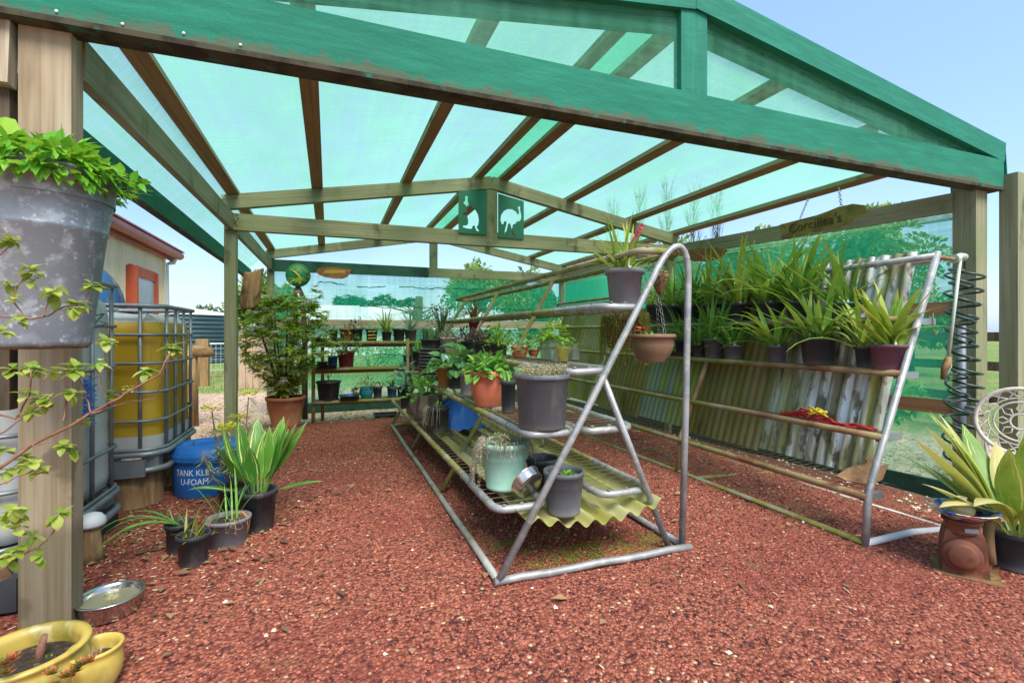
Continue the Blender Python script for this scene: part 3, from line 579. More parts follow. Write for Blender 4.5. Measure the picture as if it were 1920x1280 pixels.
mb = MB(); mb.grid(lambda u, v: (-.93 + 5.8 * u, YB + .035 + wr(u * 6, v * 2, .012), -.25 + 2.62 * v), 40, 14, 0, (6, 2.4)); hp('wall_cloth', mb, m['back_cloth'])
# gathered seams in the back cloth, read off as wavy green lines
mb = MB()
for z0, x0, x1, s_ in ((2.14, -.2, .35, 1), (2.1, .5, 1.1, 2), (2.12, 1.3, 3.6, 3), (1.72, .55, 4.6, 4), (.78, .8, 2.2, 5)):
    n = int((x1 - x0) / .06); mb.tube([(x0 + i * .06, YB + .02, z0 + .05 * noise.noise(Vector((i * .17, s_, 0))) + .025 * noise.noise(Vector((i * .6, s_, 4)))) for i in range(n)], [.008 + .008 * abs(noise.noise(Vector((i * .5, s_, 8)))) for i in range(n)], 5)
hp('cloth_seam', mb, m['hem'])
# ---------------------------------------------------------------- cut-out panels and hung signs
def cutout(name, label, poly, hole, x0, z0, y):
    mb = MB(); M = Matrix.Translation((x0, y, z0)) @ Matrix.Rotation(PI / 2, 4, 'X')
    mb.prism(poly, -.004, .004, M, 0, [hole]); o = mb.build(name, m['panelgreen']); tag(o, label, 'cutout panel', 'cut-out animal panels on the middle truss'); return o
# outlines in metres within each panel
roo = [(0.082, 0.442), (0.109, 0.46), (0.124, 0.442), (0.118, 0.403), (0.131, 0.358), (0.17, 0.331), (0.224, 0.286), (0.256, 0.233), (0.268, 0.17), (0.261, 0.107), (0.238, 0.072), (0.265, 0.03), (0.301, 0.007), (0.256, 0.007), (0.224, 0.045), (0.211, 0.089), (0.184, 0.081), (0.177, 0.045), (0.122, 0.041), (0.059, 0.054), (0.055, 0.072), (0.113, 0.084), (0.127, 0.116), (0.122, 0.161), (0.113, 0.202), (0.086, 0.215), (0.063, 0.202), (0.05, 0.224), (0.077, 0.245), (0.107, 0.251), (0.104, 0.304), (0.091, 0.34), (0.07, 0.349), (0.063, 0.371), (0.084, 0.388), (0.088, 0.421)]
cutout('kangaroo_panel', 'green metal panel left of the king post with a kangaroo shape cut out', [(0, -.02), (.375, -.02), (.375, .555), (0, .515)], roo, 1.53, 2.49, YM - .06)
emu = [(0.274, 0.392), (0.293, 0.416), (0.311, 0.405), (0.307, 0.374), (0.322, 0.318), (0.329, 0.263), (0.311, 0.226), (0.28, 0.208), (0.267, 0.213), (0.243, 0.18), (0.206, 0.162), (0.197, 0.107), (0.206, 0.061), (0.23, 0.015), (0.201, 0.013), (0.184, 0.07), (0.178, 0.144), (0.16, 0.18), (0.138, 0.162), (0.12, 0.079), (0.109, 0.029), (0.123, 0.017), (0.083, 0.015), (0.086, 0.052), (0.109, 0.144), (0.118, 0.19), (0.086, 0.199), (0.077, 0.162), (0.05, 0.153), (0.031, 0.208), (0.04, 0.272), (0.077, 0.328), (0.132, 0.361), (0.197, 0.364), (0.252, 0.337), (0.276, 0.3), (0.293, 0.318), (0.289, 0.355), (0.282, 0.374)]
cutout('emu_panel', 'green metal panel right of the king post with an emu shape cut out', [(0, -.02), (.36, -.02), (.36, .485), (0, .55)], emu, 2.06, 2.47, YM - .06)
def slab(name, label, outline, th, M, mt, cat='sign'):
    mb = MB(); mb.prism(outline, -th / 2, th / 2, M); return tag(mb.build(name, m[mt]), label, cat)
def frame_at(c, xdir, zdir=(0, 0, 1)):
    X = Vector(xdir).normalized(); Z = Vector(zdir).normalized(); Yv = Z.cross(X).normalized(); Z = X.cross(Yv)
    return Matrix(((X.x, Z.x, -Yv.x, c[0]), (X.y, Z.y, -Yv.y, c[1]), (X.z, Z.z, -Yv.z, c[2]), (0, 0, 0, 1)))
# chained name board on the right
a = onx(1466, 428, 4.62); b = onx(1627, 395, 4.62); c = (a + b) / 2; dX = (b - a); W = dX.length
M = frame_at(c, dX)
sg = thing('name_board', 'mossy slab of timber carved with a name, hung from chains', 'sign', c)
Mi = M.copy(); Mi.translation = (0, 0, 0)
mb = MB(); mb.prism([(-W / 2, -.11), (-W / 2 + .02, -.125), (-.1 * W, -.105), (.12 * W, -.11), (.3 * W, -.085), (.43 * W, -.02), (.5 * W, .0), (.47 * W, .055), (.36 * W, .09), (.2 * W, .09), (.08 * W, .07), (-.05 * W, .055), (-.25 * W, .05), (-.5 * W, .04)], -.018, .018, Mi); mb.build('board', m['signwood'], sg)
mb = MB(); text_mb(mb, "Corcillea's", .135, lambda x, y, z: Mi @ Vector((x - .06, y - .065 + .03 * x, z + .021)), 0, .004); mb.build('lettering', m['carve'], sg)
for px, top in ((-.26, (1516, 372)), (.23, (1573, 352))):
    p0 = Mi @ Vector((px * W * 1.0, .06, 0)); p1 = onx(top[0], top[1], 4.8) - c; mb = MB(); n = 9
    for i in range(n):
        q = p0.lerp(p1, (i + .5) / n); d = (p1 - p0).normalized(); sd = d.cross(Vector((1, .3, 0)) if i % 2 else Vector((.3, -1, .2))).normalized(); L = (p1 - p0).length / n * .62
        mb.tube([q + d * (math.cos(t) * L) + sd * (math.sin(t) * L * .5) for t in [2 * PI * k_ / 10 for k_ in range(10)]], .0032, 4, 0, False, True)
    mb.build('chain', m['chain'], sg)
a = onx(1283, 480, 4.86); b = onx(1363, 474, 4.86); c = (a + b) / 2; W = (b - a).length; M = frame_at(c, b - a); M.translation = (0, 0, 0)
sg = thing('bark_plaque', 'small brown oval timber plaque hanging by wire beside the right wall plate', 'plaque', c)
mb = MB(); mb.prism([(-W / 2, .05), (-W * .42, -.03), (-W * .25, -.085), (0, -.1), (W * .25, -.085), (W * .42, -.03), (W * .5, .04), (W * .3, .075), (0, .08), (-W * .3, .085)], -.015, .015, M); mb.build('board', m['signbrown'], sg)
mb = MB(); mb.tube([M @ Vector((-.12, .08, 0)), M @ Vector((0, .26, 0)), M @ Vector((.12, .08, 0))], .004, 5); mb.build('hanging_wire', m['wire'], sg)
c = ony(626, 511, YB - .09); sg = thing('carved_plaque', 'brown oval timber plaque with a gold carved feather on the green far tie', 'plaque', c); W = .62
mb = MB(); mb.prism([(-.31, .0), (-.27, .06), (-.2, .09), (-.05, .1), (.15, .09), (.31, .07), (.29, 0), (.24, -.07), (.15, -.11), (0, -.11), (-.15, -.09), (-.26, -.05)], -.015, .015, Matrix.Rotation(PI / 2, 4, 'X')); mb.build('board', m['signbrown'], sg)
mb = MB()
for i in range(14): x = -.18 + i * .026; mb.beam((x, -.018, -.02 + .002 * i), (x + .04, -.018, .04 + .001 * i), .006, .01)
mb.beam((-.2, -.018, -.02), (.2, -.018, .01), .006, .012); mb.build('lettering', m['goldpaint'], sg)
# painted disc on forked stick
c = ony(559, 516, 8.8); dk = thing('painted_disc', 'round green painted disc with a gecko and red dots above the flowering shrub', 'garden ornament', c)
mb = MB(); rr = .195; mb.lathe([(0, .012), (rr, .012), (rr, -.012), (0, -.012)], 36, (0, 0, 0), Matrix.Rotation(PI / 2, 3, 'X')); mb.build('disc', m['discgreen'], dk)
mb = MB(); mb.tube([(-.1, -.02, .085), (-.05, -.02, .05), (0, -.02, 0), (.04, -.02, -.06), (.05, -.02, -.12)], [.006, .017, .02, .014, .004], 8)
for x, z, q in ((-.05, .04, 2.4), (-.03, .05, .6), (.03, -.04, 3.6), (.05, -.04, -.3)): mb.tube([(x, -.016, z), (x + .05 * math.cos(q), -.016, z + .05 * math.sin(q))], .006, 5)
for i in range(9): th = .5 + i * .25; mb.box((.14 * math.cos(th), -.014, .14 * math.sin(th)), (.016, .006, .02))
mb.build('gecko', m['goldpaint'], dk)
mb = MB()
for x, z in ((.15, .04), (.155, -.04), (.02, -.14), (-.11, -.13)): mb.lathe([(0, .006), (.02, .004), (.022, 0)], 10, (x, -.012, z), Matrix.Rotation(PI / 2, 3, 'X'))
mb.build('painted_dot', m['redflower'], dk)
g = gz(c.x, 8.85); fk = MB(); p = c + Vector((0, .05, -.16)); fk.tube([p, p + Vector((-.07, 0, -.2)), p + Vector((-.1, 0, -.9)), Vector((p.x - .12, p.y, g - .05))], [.03, .04, .045, .05], 8); fk.tube([p + Vector((.0, .0, -.01)), p + Vector((.07, 0, -.2)), p + Vector((.1, 0, -.9)), Vector((p.x + .1, p.y, g - .05))], [.03, .04, .045, .05], 8)
tag(fk.build('forked_log', m['bark']), 'upright forked log carrying the green disc behind the flowering shrub', 'log')
# hanging driftwood on the middle post
c = ony(472, 545, YM + .2); mb = MB()
def lump(u, v):
    th = 2 * PI * u; ph = -PI / 2 + PI * v; r = 1 + .25 * noise.noise(Vector((math.cos(th) * 2, math.sin(th) * 2, ph * 2)))
    return (c.x + .105 * r * math.copysign(abs(math.cos(th)) ** .5, math.cos(th)) * max(.04, math.cos(ph)) ** .2 + .02 * math.sin(ph), c.y + .1 * r * math.copysign(abs(math.sin(th)) ** .6, math.sin(th)) * max(.04, math.cos(ph)) ** .2, c.z + .2 * math.sin(ph) * r + .04 * math.cos(th))
mb.grid(lump, 20, 14); tag(mb.build('driftwood_block', m['rough_wood']), 'rough split block of driftwood hung on the middle left post', 'driftwood')
p = tag(MB().beam((5.63, 2.35, -.4), (5.63, 2.35, 2.60), .125, .125).build('free_post', m['timber']), 'lone square timber post outside the front right corner', 'post')
# ---------------------------------------------------------------- tiered A-frame stand in the middle
NY, FY = 2.15, 6.3
S = thing('tiered_plant_stand', 'long tiered stand of bent galvanised pipe with mossy mesh shelves in the middle', 'plant stand', (1.3, 4.2, 0)); SO = Vector((1.3, 4.2, 0))
def sp(name, mb, mats, par=None):
    for i, v in enumerate(mb.v): mb.v[i] = Vector(v) - SO
    return mb.build(name, mats, par or S)
def legx(z): return .757 + .593 * z
def arch(y, top=1.69):
    pts = [Vector((.757, y, .02)), Vector((legx(.75), y, .75)), Vector((legx(1.5), y, 1.5))]
    B = [Vector((legx(1.5), y, 1.5)), Vector((1.765, y, 1.735)), Vector((1.905, y, 1.775)), Vector((1.886, y, 1.45))]
    for i in range(1, 13):
        t = i / 12; pts.append(B[0] * (1 - t) ** 3 + B[1] * (3 * t * (1 - t) ** 2) + B[2] * (3 * t * t * (1 - t)) + B[3] * t ** 3)
    pts += [Vector((1.87, y, .8)), Vector((1.843, y, .02))]; return pts
PR = .0185
for y, mt in ((NY, 'galv'), (FY, 'mossy')):
    mb = MB(); mb.tube(arch(y), PR, 10); sp('end_frame', mb, m[mt])
    mb = MB(); mb.tube([(1.345, y + .03, .985), (1.77, y + .03, .02)], PR * .95, 10); sp('brace', mb, m[mt])
for y in (3.55, 4.95):
    mb = MB(); mb.tube([(.80, y, .02), (legx(1.63), y, 1.63)], PR, 8); sp('inner_leg', mb, m['mossy'])
    mb = MB(); mb.tube([(1.345, y + .03, .985), (1.77, y + .03, .02)], PR * .9, 8); sp('brace', mb, m['mossy'])
for p0, p1, mt in (((.757, NY, .018), (.757, FY, .018), 'galv_moss'), ((1.85, NY, .018), (1.83, FY, .018), 'galv'), ((.735, NY, .018), (1.875, NY - .03, .018), 'galv'), ((.735, FY, .018), (1.875, FY, .018), 'mossy')):
    mb = MB(); mb.tube([Vector(p0).lerp(Vector(p1), i / 8) + Vector((0, 0, .004 * math.sin(i * 2))) for i in range(9)], PR * 1.02, 10); sp('base_pipe', mb, m[mt])
def shelf(x0, x1, z, y0, y1, near='galv', tilt=0.0, mesh=True, r=.02):
    cr = min(.07, (x1 - x0) / 2 - .01); pts = []
    for (cx, cy, a0) in ((x1 - cr, y1 - cr, 0), (x0 + cr, y1 - cr, PI / 2), (x0 + cr, y0 + cr, PI), (x1 - cr, y0 + cr, PI * 1.5)):
        for i in range(5):
            a = a0 + PI / 2 * i / 4; pts.append(Vector((cx + cr * math.cos(a), cy + cr * math.sin(a), 0)))
    pts = [p + Vector((0, 0, z + tilt * (p.x - x0) + .006 * noise.noise(Vector((p.x * 5, p.y, z * 9))))) for p in pts]
    # near end keeps its zinc, the rest is mossy
    yn = y0 + .55; mb = MB(); L = [p for p in pts]
    o = []
    for i, p in enumerate(L):
        q = L[(i + 1) % len(L)]; o.append(p)
        if (q - p).length > .5:
            n = 14
            for k_ in range(1, n): o.append(p.lerp(q, k_ / n) + Vector((.004 * noise.noise(Vector((k_, z * 7, 1))), 0, .005 * noise.noise(Vector((k_, z * 5, 9))))))
    mb.tube(o, r, 9, 0, False, True)
    for i, f in enumerate(mb.f):
        cy = sum(mb.v[k_].y for k_ in f) / 4
        if cy < yn: mb.mi[i] = 1
    sh = sp('shelf', mb, [m['mossy'], m[near]])
    if mesh:
        mb = MB(); y = y0 + .06
        while y < y1 - .03:
            mb.beam((x0, y, z + tilt * 0 + r * .8), (x1, y, z + tilt * (x1 - x0) + r * .8), .0022, .0022); y += .075
        n = max(3, int((x1 - x0) / .075))
        for i in range(1, n):
            x = x0 + (x1 - x0) * i / n; mb.beam((x, y0, z + tilt * (x - x0) + r * .8), (x, y1, z + tilt * (x - x0) + r * .8), .002, .002)
        sp('wire_mesh', mb, m['wire'], sh)
    mb = MB(); k_ = 0; y = y0 + .12        # wire ties wrapped round the pipes
    while y < min(y1, y0 + 2.6):
        for x in (x0, x1):
            mb.tube([(x + (r + .003) * math.cos(t), y + .004 * math.sin(t * .5), z + tilt * (x - x0) + (r + .003) * math.sin(t)) for t in [2 * PI * q / 8 for q in range(8)]], .0022, 4, 0, False, True)
        y += .16
    for v_ in (.15, .5, .85): mb.lathe([(.012, 0), (.01, .006), (0, .008)], 8, (x0 + (x1 - x0) * v_, y0 + .004, z + r))
    sp('wire_tie', mb, m['wire'], sh)['kind'] = 'stuff'
Z1, Z2, Z3, Z4, Z5, Z6 = 1.655, 1.345, 1.0, .685, .685, .335
shelf(1.60, 1.86, Z1, NY + .03, FY, 'mossy'); shelf(1.38, 1.625, Z2, NY + .05, FY)
shelf(1.16, 1.42, Z3, NY + .06, FY); shelf(.94, 1.205, Z4, NY + .06, FY); shelf(1.26, 1.56, Z5, NY + .06, FY)
shelf(.765, 1.03, Z6, NY + .05, FY + .05); shelf(1.36, 1.68, Z6 + .0, NY + .06, FY)
def corr(a, b, c, d, n, amp, pitch=None, sub=6, thick=0.0, wav=0):
    """corrugated sheet a-b (across the ridges) by d-c (along them)"""
    a, b, c, d = [Vector(q) for q in (a, b, c, d)]; nr = (b - a).cross(d - a).normalized(); mb = MB(); L = (b - a).length
    mb.grid(lambda u, v: (a.lerp(b, u).lerp(d.lerp(c, u), v)) + nr * (amp * math.cos(2 * PI * u * n) + wav * noise.noise(Vector((u * 2, v * 2, L)))), n * sub, 8, 0, (n, (d - a).length)); return mb
# corrugated drip trays under the bottom shelves (shallow V, ridges along the stand)
for y0, y1 in ((2.13, 3.65), (3.62, 5.0), (4.97, 6.25)):
    o = .004 * (y0 > 3) 
    mb = MB(); n = 8
    def tray(u, v):
        x = .86 + .83 * u; sag = .07 * (1 - (2 * u - 1.1) ** 2)
        return (x, y0 + (y1 - y0) * v, .300 - sag + o + .019 * math.cos(2 * PI * u * n) + .004 * noise.noise(Vector((u * 3, v * 3, y0))))
    mb.grid(tray, n * 8, 8, 0, (.8, 1.4)); sp('drip_tray', mb, m['iron_yellow'])
# ---------------------------------------------------------------- leaning rack on the right
K = thing('leaning_plant_rack', 'long leaning pipe rack backed with mossy corrugated iron along the right wall', 'plant stand', (3.2, 4.3, 0)); KO = Vector((3.2, 4.3, 0))
def kp(name, mb, mats, par=None, label=None):
    for i, v in enumerate(mb.v): mb.v[i] = Vector(v) - KO
    return mb.build(name, mats, par or K, label=label)
def fx(z): return 2.85 + .457 * (z - .294) if z > .294 else 2.825 + .085 * z
KN, KF = 1.80, 7.0
for y, mt in ((KN, 'galv'), (3.35, 'rustpipe'), (5.0, 'mossy'), (KF, 'mossy')):
    g = gz(2.83, y); mb = MB(); mb.tube([(fx(0), y, g), (fx(.29), y, .29), (fx(.33), y, .33), (fx(1.70), y, 1.70)], .0195, 10); kp('end_frame' if y in (KN, KF) else 'inner_frame', mb, m[mt])
KZ = [.275, .60, .962, 1.285, 1.672]
for i, z in enumerate(KZ):
    mb = MB(); x = fx(z) - .006; mb.tube([(x, KN + (KF - KN) * t / 10, z + .005 * noise.noise(Vector((t, z, 0)))) for t in range(11)], .021, 9)
    for q, f in enumerate(mb.f):
        if sum(mb.v[k_].y for k_ in f) / len(f) < 3.0: mb.mi[q] = 1
    kp('rail', mb, [m['mossy'], m['rustpipe'] if i < 4 else m['galv']])
    if i < 4:
        mb = MB(); mb.beam((x, KN + .03, z - .012), (x + (.17, .19, .185, .205)[i], KN + .03, z - .012), .03, .038); kp('bracket', mb, m['cage'])
    if i in (0, 1, 2, 3):   # wire shelf between rail and iron
        mb = MB(); y = KN + .1; w = (.34, .12, .14, .15)[i]
        while y < KF: mb.beam((x, y, z + .012), (x + w, y, z + .012), .0035, .0035); y += .1 if i else .06
        for k_ in range(1, 5): mb.beam((x + w * k_ / 4, KN + .05, z + .012), (x + w * k_ / 4, KF, z + .012), .0035, .0035)
        kp('wire_shelf', mb, m['wire'])
mb = MB(); mb.tube([(fx(1.66) + .09, KN + .02, 1.662), (fx(1.66) + .09, 4.4, 1.63), (fx(1.66) + .08, KF, 1.63)], .019, 8); kp('rail', mb, m['galv'])
mb = MB(); mb.tube([(2.828, KN, .018), (2.828, KF, -.02)], .019, 8); kp('base_pipe', mb, m['mossy'])
mb = MB(); mb.tube([(2.828, KN, .018), (3.25, KN, .018), (3.78, KN - .01, -.03)], .02, 8); kp('base_pipe', mb, m['whitepaint'])
mb = MB(); mb.tube([(3.70, KN, -.05), (3.70, KF, -.1)], .018, 8); kp('base_pipe', mb, m['galv'])
for y in (3.1, 5.0): mb = MB(); mb.tube([(2.828, y, .02), (3.66, y + .04, -.04)], .017, 8); kp('base_pipe', mb, m['mossy'])
mb = MB(); mb.beam((2.98, KN + .16, .36), (3.46, KN + .16, 1.40), .02, .02)
# corrugated iron sheets, each its own piece, ridges running up the slope
edges = [(1.98, 2.84, 'iron_white', 0), (2.82, 3.62, 'iron_moss_dark', -.004), (3.60, 4.42, 'iron_teal', .004), (4.40, 5.22, 'iron_moss_dark', -.003), (5.20, 6.02, 'iron_moss', .004), (6.0, 6.85, 'iron_moss', 0)]
for i, (y0, y1, mt, o) in enumerate(edges):
    zb, zt = .30 - .02 * (i % 2), 1.735 - .05 * (i > 0) - .02 * (i % 3)
    if i >= 3: zt = 1.53 - .03 * (i % 2)
    xb, xt = fx(.3) + .31, fx(1.73) + .055
    zz = lambda z: xb + (xt - xb) * (z - .3) / 1.435 + o * 2
    sl = .10 if i else .07
    mb = corr((zz(zb), y0, zb), (zz(zb), y1, zb), (zz(zt), y1 - sl * .4, zt), (zz(zt), y0 - sl * .4, zt), 11, .0145 if i == 0 else .0135, wav=.012)
    kp('iron_sheet', mb, m[mt])
# ---------------------------------------------------------------- low rack along the back wall
B = thing('back_wall_rack', 'timber and pipe rack of three shelves in front of the back cloth wall', 'plant stand', (.8, 7.7, -.1)); BO = Vector((.8, 7.7, -.1))
def bp(name, mb, mats, par=None):
    for i, v in enumerate(mb.v): mb.v[i] = Vector(v) - BO
    return mb.build(name, mats, par or B)
BZ = [(.215, 7.55), (.68, 7.72), (1.075, 7.85)]
for x in (-.21, 1.15, 2.5):
    mb = MB(); mb.tube([(x, 7.5, gz(x, 7.5)), (x, 7.51, .25), (x, 7.55, 1.12)], .026, 8); bp('post', mb, m['mossy'])
    mb = MB(); mb.beam((x + .12, 7.98, gz(x, 8) - .1), (x + .12, 7.98, 1.04), .05, .05); bp('post', mb, m['timber_dark'])
for z, y in BZ:
    mb = MB(); mb.tube([(-.22 + 2.75 * t / 8, y - .10, z - .02 + .004 * math.sin(t)) for t in range(9)], .026, 8); bp('rail', mb, m['mossy'])
    mb = MB(); mb.beam((-.22, y + .02, z - .016), (2.53, y + .02, z - .016), .2, .03); mb.beam((-.22, y + .14, z - .045), (2.53, y + .14, z - .045), .03, .09); bp('shelf', mb, m['timber_dark'])
# ---------------------------------------------------------------- potted plants
def pot_mb(rt, rb, h, rim=.012, rimh=.02, kind='std', n=26, flute=0):
    mb = MB()
    if kind == 'std':
        pr = [(0, .0), (rb * .93, 0), (rb, .006), (rt - rim * .5, h - rimh), (rt + rim * .4, h - rimh + .001), (rt + rim * .5, h - .003), (rt + rim * .3, h), (rt - rim * .6, h), (rt - rim * .9, h - .01), (rt - rim * 1.2 - (rt - rb) * .15, h * .78)]
    elif kind == 'bigrim':
        pr = [(0, 0), (rb * .95, 0), (rb, .008), (rt * .9, h * .86), (rt * .93, h * .87), (rt * .935, h * .90), (rt * 1.0, h * .905), (rt * 1.015, h * .93), (rt * 1.0, h), (rt * .93, h), (rt * .9, h * .9), (rt * .86, h * .8)]
    elif kind == 'bowl':
        pr = [(0, 0), (rb * .96, 0), (rb, .008), (rb + (rt - rb) * .55, h * .3), (rb + (rt - rb) * .85, h * .62), (rt * .93, h * .86), (rt * 1.0, h * .87), (rt * 1.02, h * .9), (rt * 1.0, h), (rt * .93, h), (rt * .9, h * .88), (rt * .85, h * .78)]
    elif kind == 'band':
        pr = [(0, 0), (rb * .95, 0), (rb, .005), (rb * 1.02, h * .06), (rb * 1.0, h * .08), (rb + (rt - rb) * .7, h * .64), (rb + (rt - rb) * .72 + .004, h * .66), (rt * .97, h * .88), (rt * 1.03, h * .89), (rt * 1.04, h * .99), (rt * 1.0, h), (rt * .95, h), (rt * .93, h * .9), (rt * .9, h * .8)]
    elif kind == 'belly':
        pr = [(0, 0), (rb * .9, 0), (rb, .006), (rt * 1.02, h * .38), (rt * 1.06, h * .6), (rt * .98, h * .86), (rt * 1.0, h * .97), (rt * .97, h), (rt * .9, h), (rt * .88, h * .85)]
    mb.lathe(pr, n if not flute else flute * 4, flute=flute, fa=.022 if flute else 0); return mb
def soil_mb(r, z):
    mb = MB(); n = 20; mb.lathe([(r, z), (r * .7, z + .006), (r * .35, z + .01), (0, z + .009)], n, wob=.01); return mb
def straps(L, n, W, el=(.7, 1.5), droop=(.5, 1.5), r0=.03, z=0, seed=1, segs=6, fold=.25, az0=None, spread=2 * PI, bulbs=0, petiole=0.0, Lr=(.6, 1.05)):
    rg = random.Random(seed); mb = MB()
    for i in range(n):
        az = rg.uniform(0, 2 * PI) if az0 is None else az0 + rg.uniform(-spread / 2, spread / 2)
        rr = r0 * math.sqrt(rg.random()); a2 = rg.uniform(0, 2 * PI); e = rg.uniform(*el)
        mb.strap((rr * math.cos(a2), rr * math.sin(a2), z), az, L * rg.uniform(*Lr), W * rg.uniform(.7, 1.15), e, rg.uniform(*droop) * (1.25 - .4 * (e - el[0]) / (el[1] - el[0] + .01)), segs, fold, 0, rng=rg, petiole=petiole)
    return mb
def bush(rx, rz_, n, L, W, z=0, seed=1, up=.35, ry=None, curl=.25, stems=True, hollow=.35, shape=(.0, .8, 1.0, .62, .02)):
    rg = random.Random(seed); mb = MB(); ry = ry or rx
    for i in range(n):
        while True:
            p = Vector((rg.uniform(-1, 1), rg.uniform(-1, 1), rg.uniform(-.15, 1)))
            if hollow < p.length < 1: break
        k_ = 1 + .28 * noise.noise(p * 2.2 + Vector((seed, 0, 0))); q = Vector((p.x * rx * k_, p.y * ry * k_, z + max(.0, p.z) * rz_ * k_))
        d = Vector((p.x + rg.gauss(0, .5), p.y + rg.gauss(0, .5), p.z * .4 + up + rg.gauss(0, .35)))
        mb.oval(q, d, L * rg.uniform(.6, 1.2), W * rg.uniform(.65, 1.15), (rg.gauss(0, .3), rg.gauss(0, .3), 1), curl * rg.uniform(.3, 1.6), .2, 0, shape)
    return mb
def stem_mb(rx, rz_, n, z=0, seed=1, r=.004):
    rg = random.Random(seed + 77); mb = MB()
    for i in range(n):
        a = rg.uniform(0, 2 * PI); k_ = rg.uniform(.2, .8); mb.tube([(rg.uniform(-.01, .01), rg.uniform(-.01, .01), z), (rx * k_ * .5 * math.cos(a), rx * k_ * .5 * math.sin(a), z + rz_ * .5), (rx * k_ * math.cos(a), rx * k_ * math.sin(a), z + rz_ * rg.uniform(.7, .95))], [r, r * .8, r * .5], 5)
    return mb
def trail(r, n, L, leaf, z, seed=1, w=.006, az=None, out=.03, dens=26, lw=.6):
    rg = random.Random(seed); mb = MB()
    for i in range(n):
        a = rg.uniform(0, 2 * PI) if az is None else rg.uniform(*az); l = L * rg.uniform(.35, 1.0); p = Vector((r * .8 * math.cos(a), r * .8 * math.sin(a), z)); k_ = 0
        pts = [p.copy()]; p = Vector((r * 1.04 * math.cos(a), r * 1.04 * math.sin(a), z + rg.uniform(.005, .03))); pts.append(p.copy()); 
        m_ = max(3, int(l / .04)); dx = out * math.cos(a) * .25; dy = out * math.sin(a) * .25
        for q in range(m_):
            p = p + Vector((dx / (q + 1) + rg.gauss(0, .004), dy / (q + 1) + rg.gauss(0, .004), -l / m_)); pts.append(p.copy())
        mb.tube(pts, .0012, 3, 0, False)
        for q in range(int(l * dens)):
            t = rg.uniform(0, len(pts) - 1.01); i0 = int(t); pp = pts[i0].lerp(pts[i0 + 1], t - i0); th = rg.uniform(0, 2 * PI)
            mb.card(pp, (math.cos(th), math.sin(th), rg.uniform(-.6, .4)), leaf * rg.uniform(.6, 1.2), leaf * lw, (0, 0, 1))
    return mb
def rosette(R_, n, W, z=0, seed=1, c=(0, 0), el=(.2, 1.3)):
    rg = random.Random(seed); mb = MB()
    for i in range(n):
        t = i / n; az = i * 2.4; mb.strap((c[0], c[1], z), az, R_ * (1 - .45 * t) * rg.uniform(.9, 1.1), W, el[0] + (el[1] - el[0]) * t, -.4 + .2 * t, 4, .35, 0, 2.6, .7, rg)
    return mb
CNT = {}
def potted(name, label, cat, pos, rt, h, potmat, taper=.78, kind='std', plants=(), group=None, flute=0, rz_=0.0, soilmat='soil', extra=(), tilt=None, soil=True, sx=None, sz=.84):
    """plants: (part name, mesh builder, material); local origin at pot base"""
    t = thing(name, label, cat, pos, rz_, group)
    if tilt: t.rotation_euler = tilt
    o = pot_mb(rt, rt * taper, h, min(.014, rt * .12), min(.03, h * .14), kind, flute=flute); pm = o.build('pot', m[potmat], t)
    if sx: pm.scale = (sx, 1, 1)
    if soil: s_ = soil_mb(rt * .90, h * sz).build('soil', m[soilmat], t); s_.scale = (sx or 1, 1, 1)
    for (pn, mb, mt) in list(plants) + list(extra):
        if mb.v: mb.build(pn, m[mt] if isinstance(mt, str) else [m[q] for q in mt], t)
    return t
def at(px, py, wpx, z=None, Y=None, X=None):
    """stand point under a pot whose base centre shows at px,py, on level z or in plane Y / X; returns position and radius of a wpx wide pot"""
    p = onz(px, py, z) if z is not None else (ony(px, py, Y) if Y is not None else onx(px, py, X))
    k_ = m_per_px(p); return p, wpx * k_ / 2, k_
def up(mb, dz, dx=0, dy=0):
    for i, v in enumerate(mb.v): mb.v[i] = v + Vector((dx, dy, dz))
    return mb
def merge(*mbs):
    o = MB()
    for mb in mbs:
        b = len(o.v); o.v += mb.v; o.f += [tuple(i + b for i in f) for f in mb.f]; o.uv += mb.uv; o.mi += mb.mi; o.sm += mb.sm
    return o
def tagp(z, x=.03, y=-.03, h=.05): return ('plant_tag', MB().beam((x, y, z - .02), (x + .005, y, z + h), .018, .002), 'tagwhite')
# ---- centre stand, from the near end
# grey pot of cymbidium with a pink flower spike on the second tier from the top
P, r, k = at(1171, 568, 70, Y=2.42); P.z = Z2 + .024; h = 66 * k
fl = MB(); rg = random.Random(3)
for i in range(6):
    c = Vector((.035 + .012 * i, -.03, h + .15 + .022 * i))
    for q in range(5): a = q * 1.26 + i; fl.oval(c, (math.cos(a), -.5, math.sin(a)), .024, .014, (0, -1, 0))
sp_ = MB().tube([(.0, 0, h), (.01, -.01, h + .1), (.05, -.03, h + .21), (.1, -.03, h + .27)], [.004, .003, .002, .001], 5)
potted('potted_orchid', 'yellow-green strappy orchid with pink flowers in a grey pot high on the middle stand', 'potted plant', P, r, h, 'grey', .78, plants=[('foliage', straps(.40, 40, .026, (.55, 1.45), (.3, 1.5), .05, h * .85, 11), 'orchid_yel'), ('flower', fl, 'redflower'), ('flower_stem', sp_, 'twig'), tagp(h, .0, -.05)])
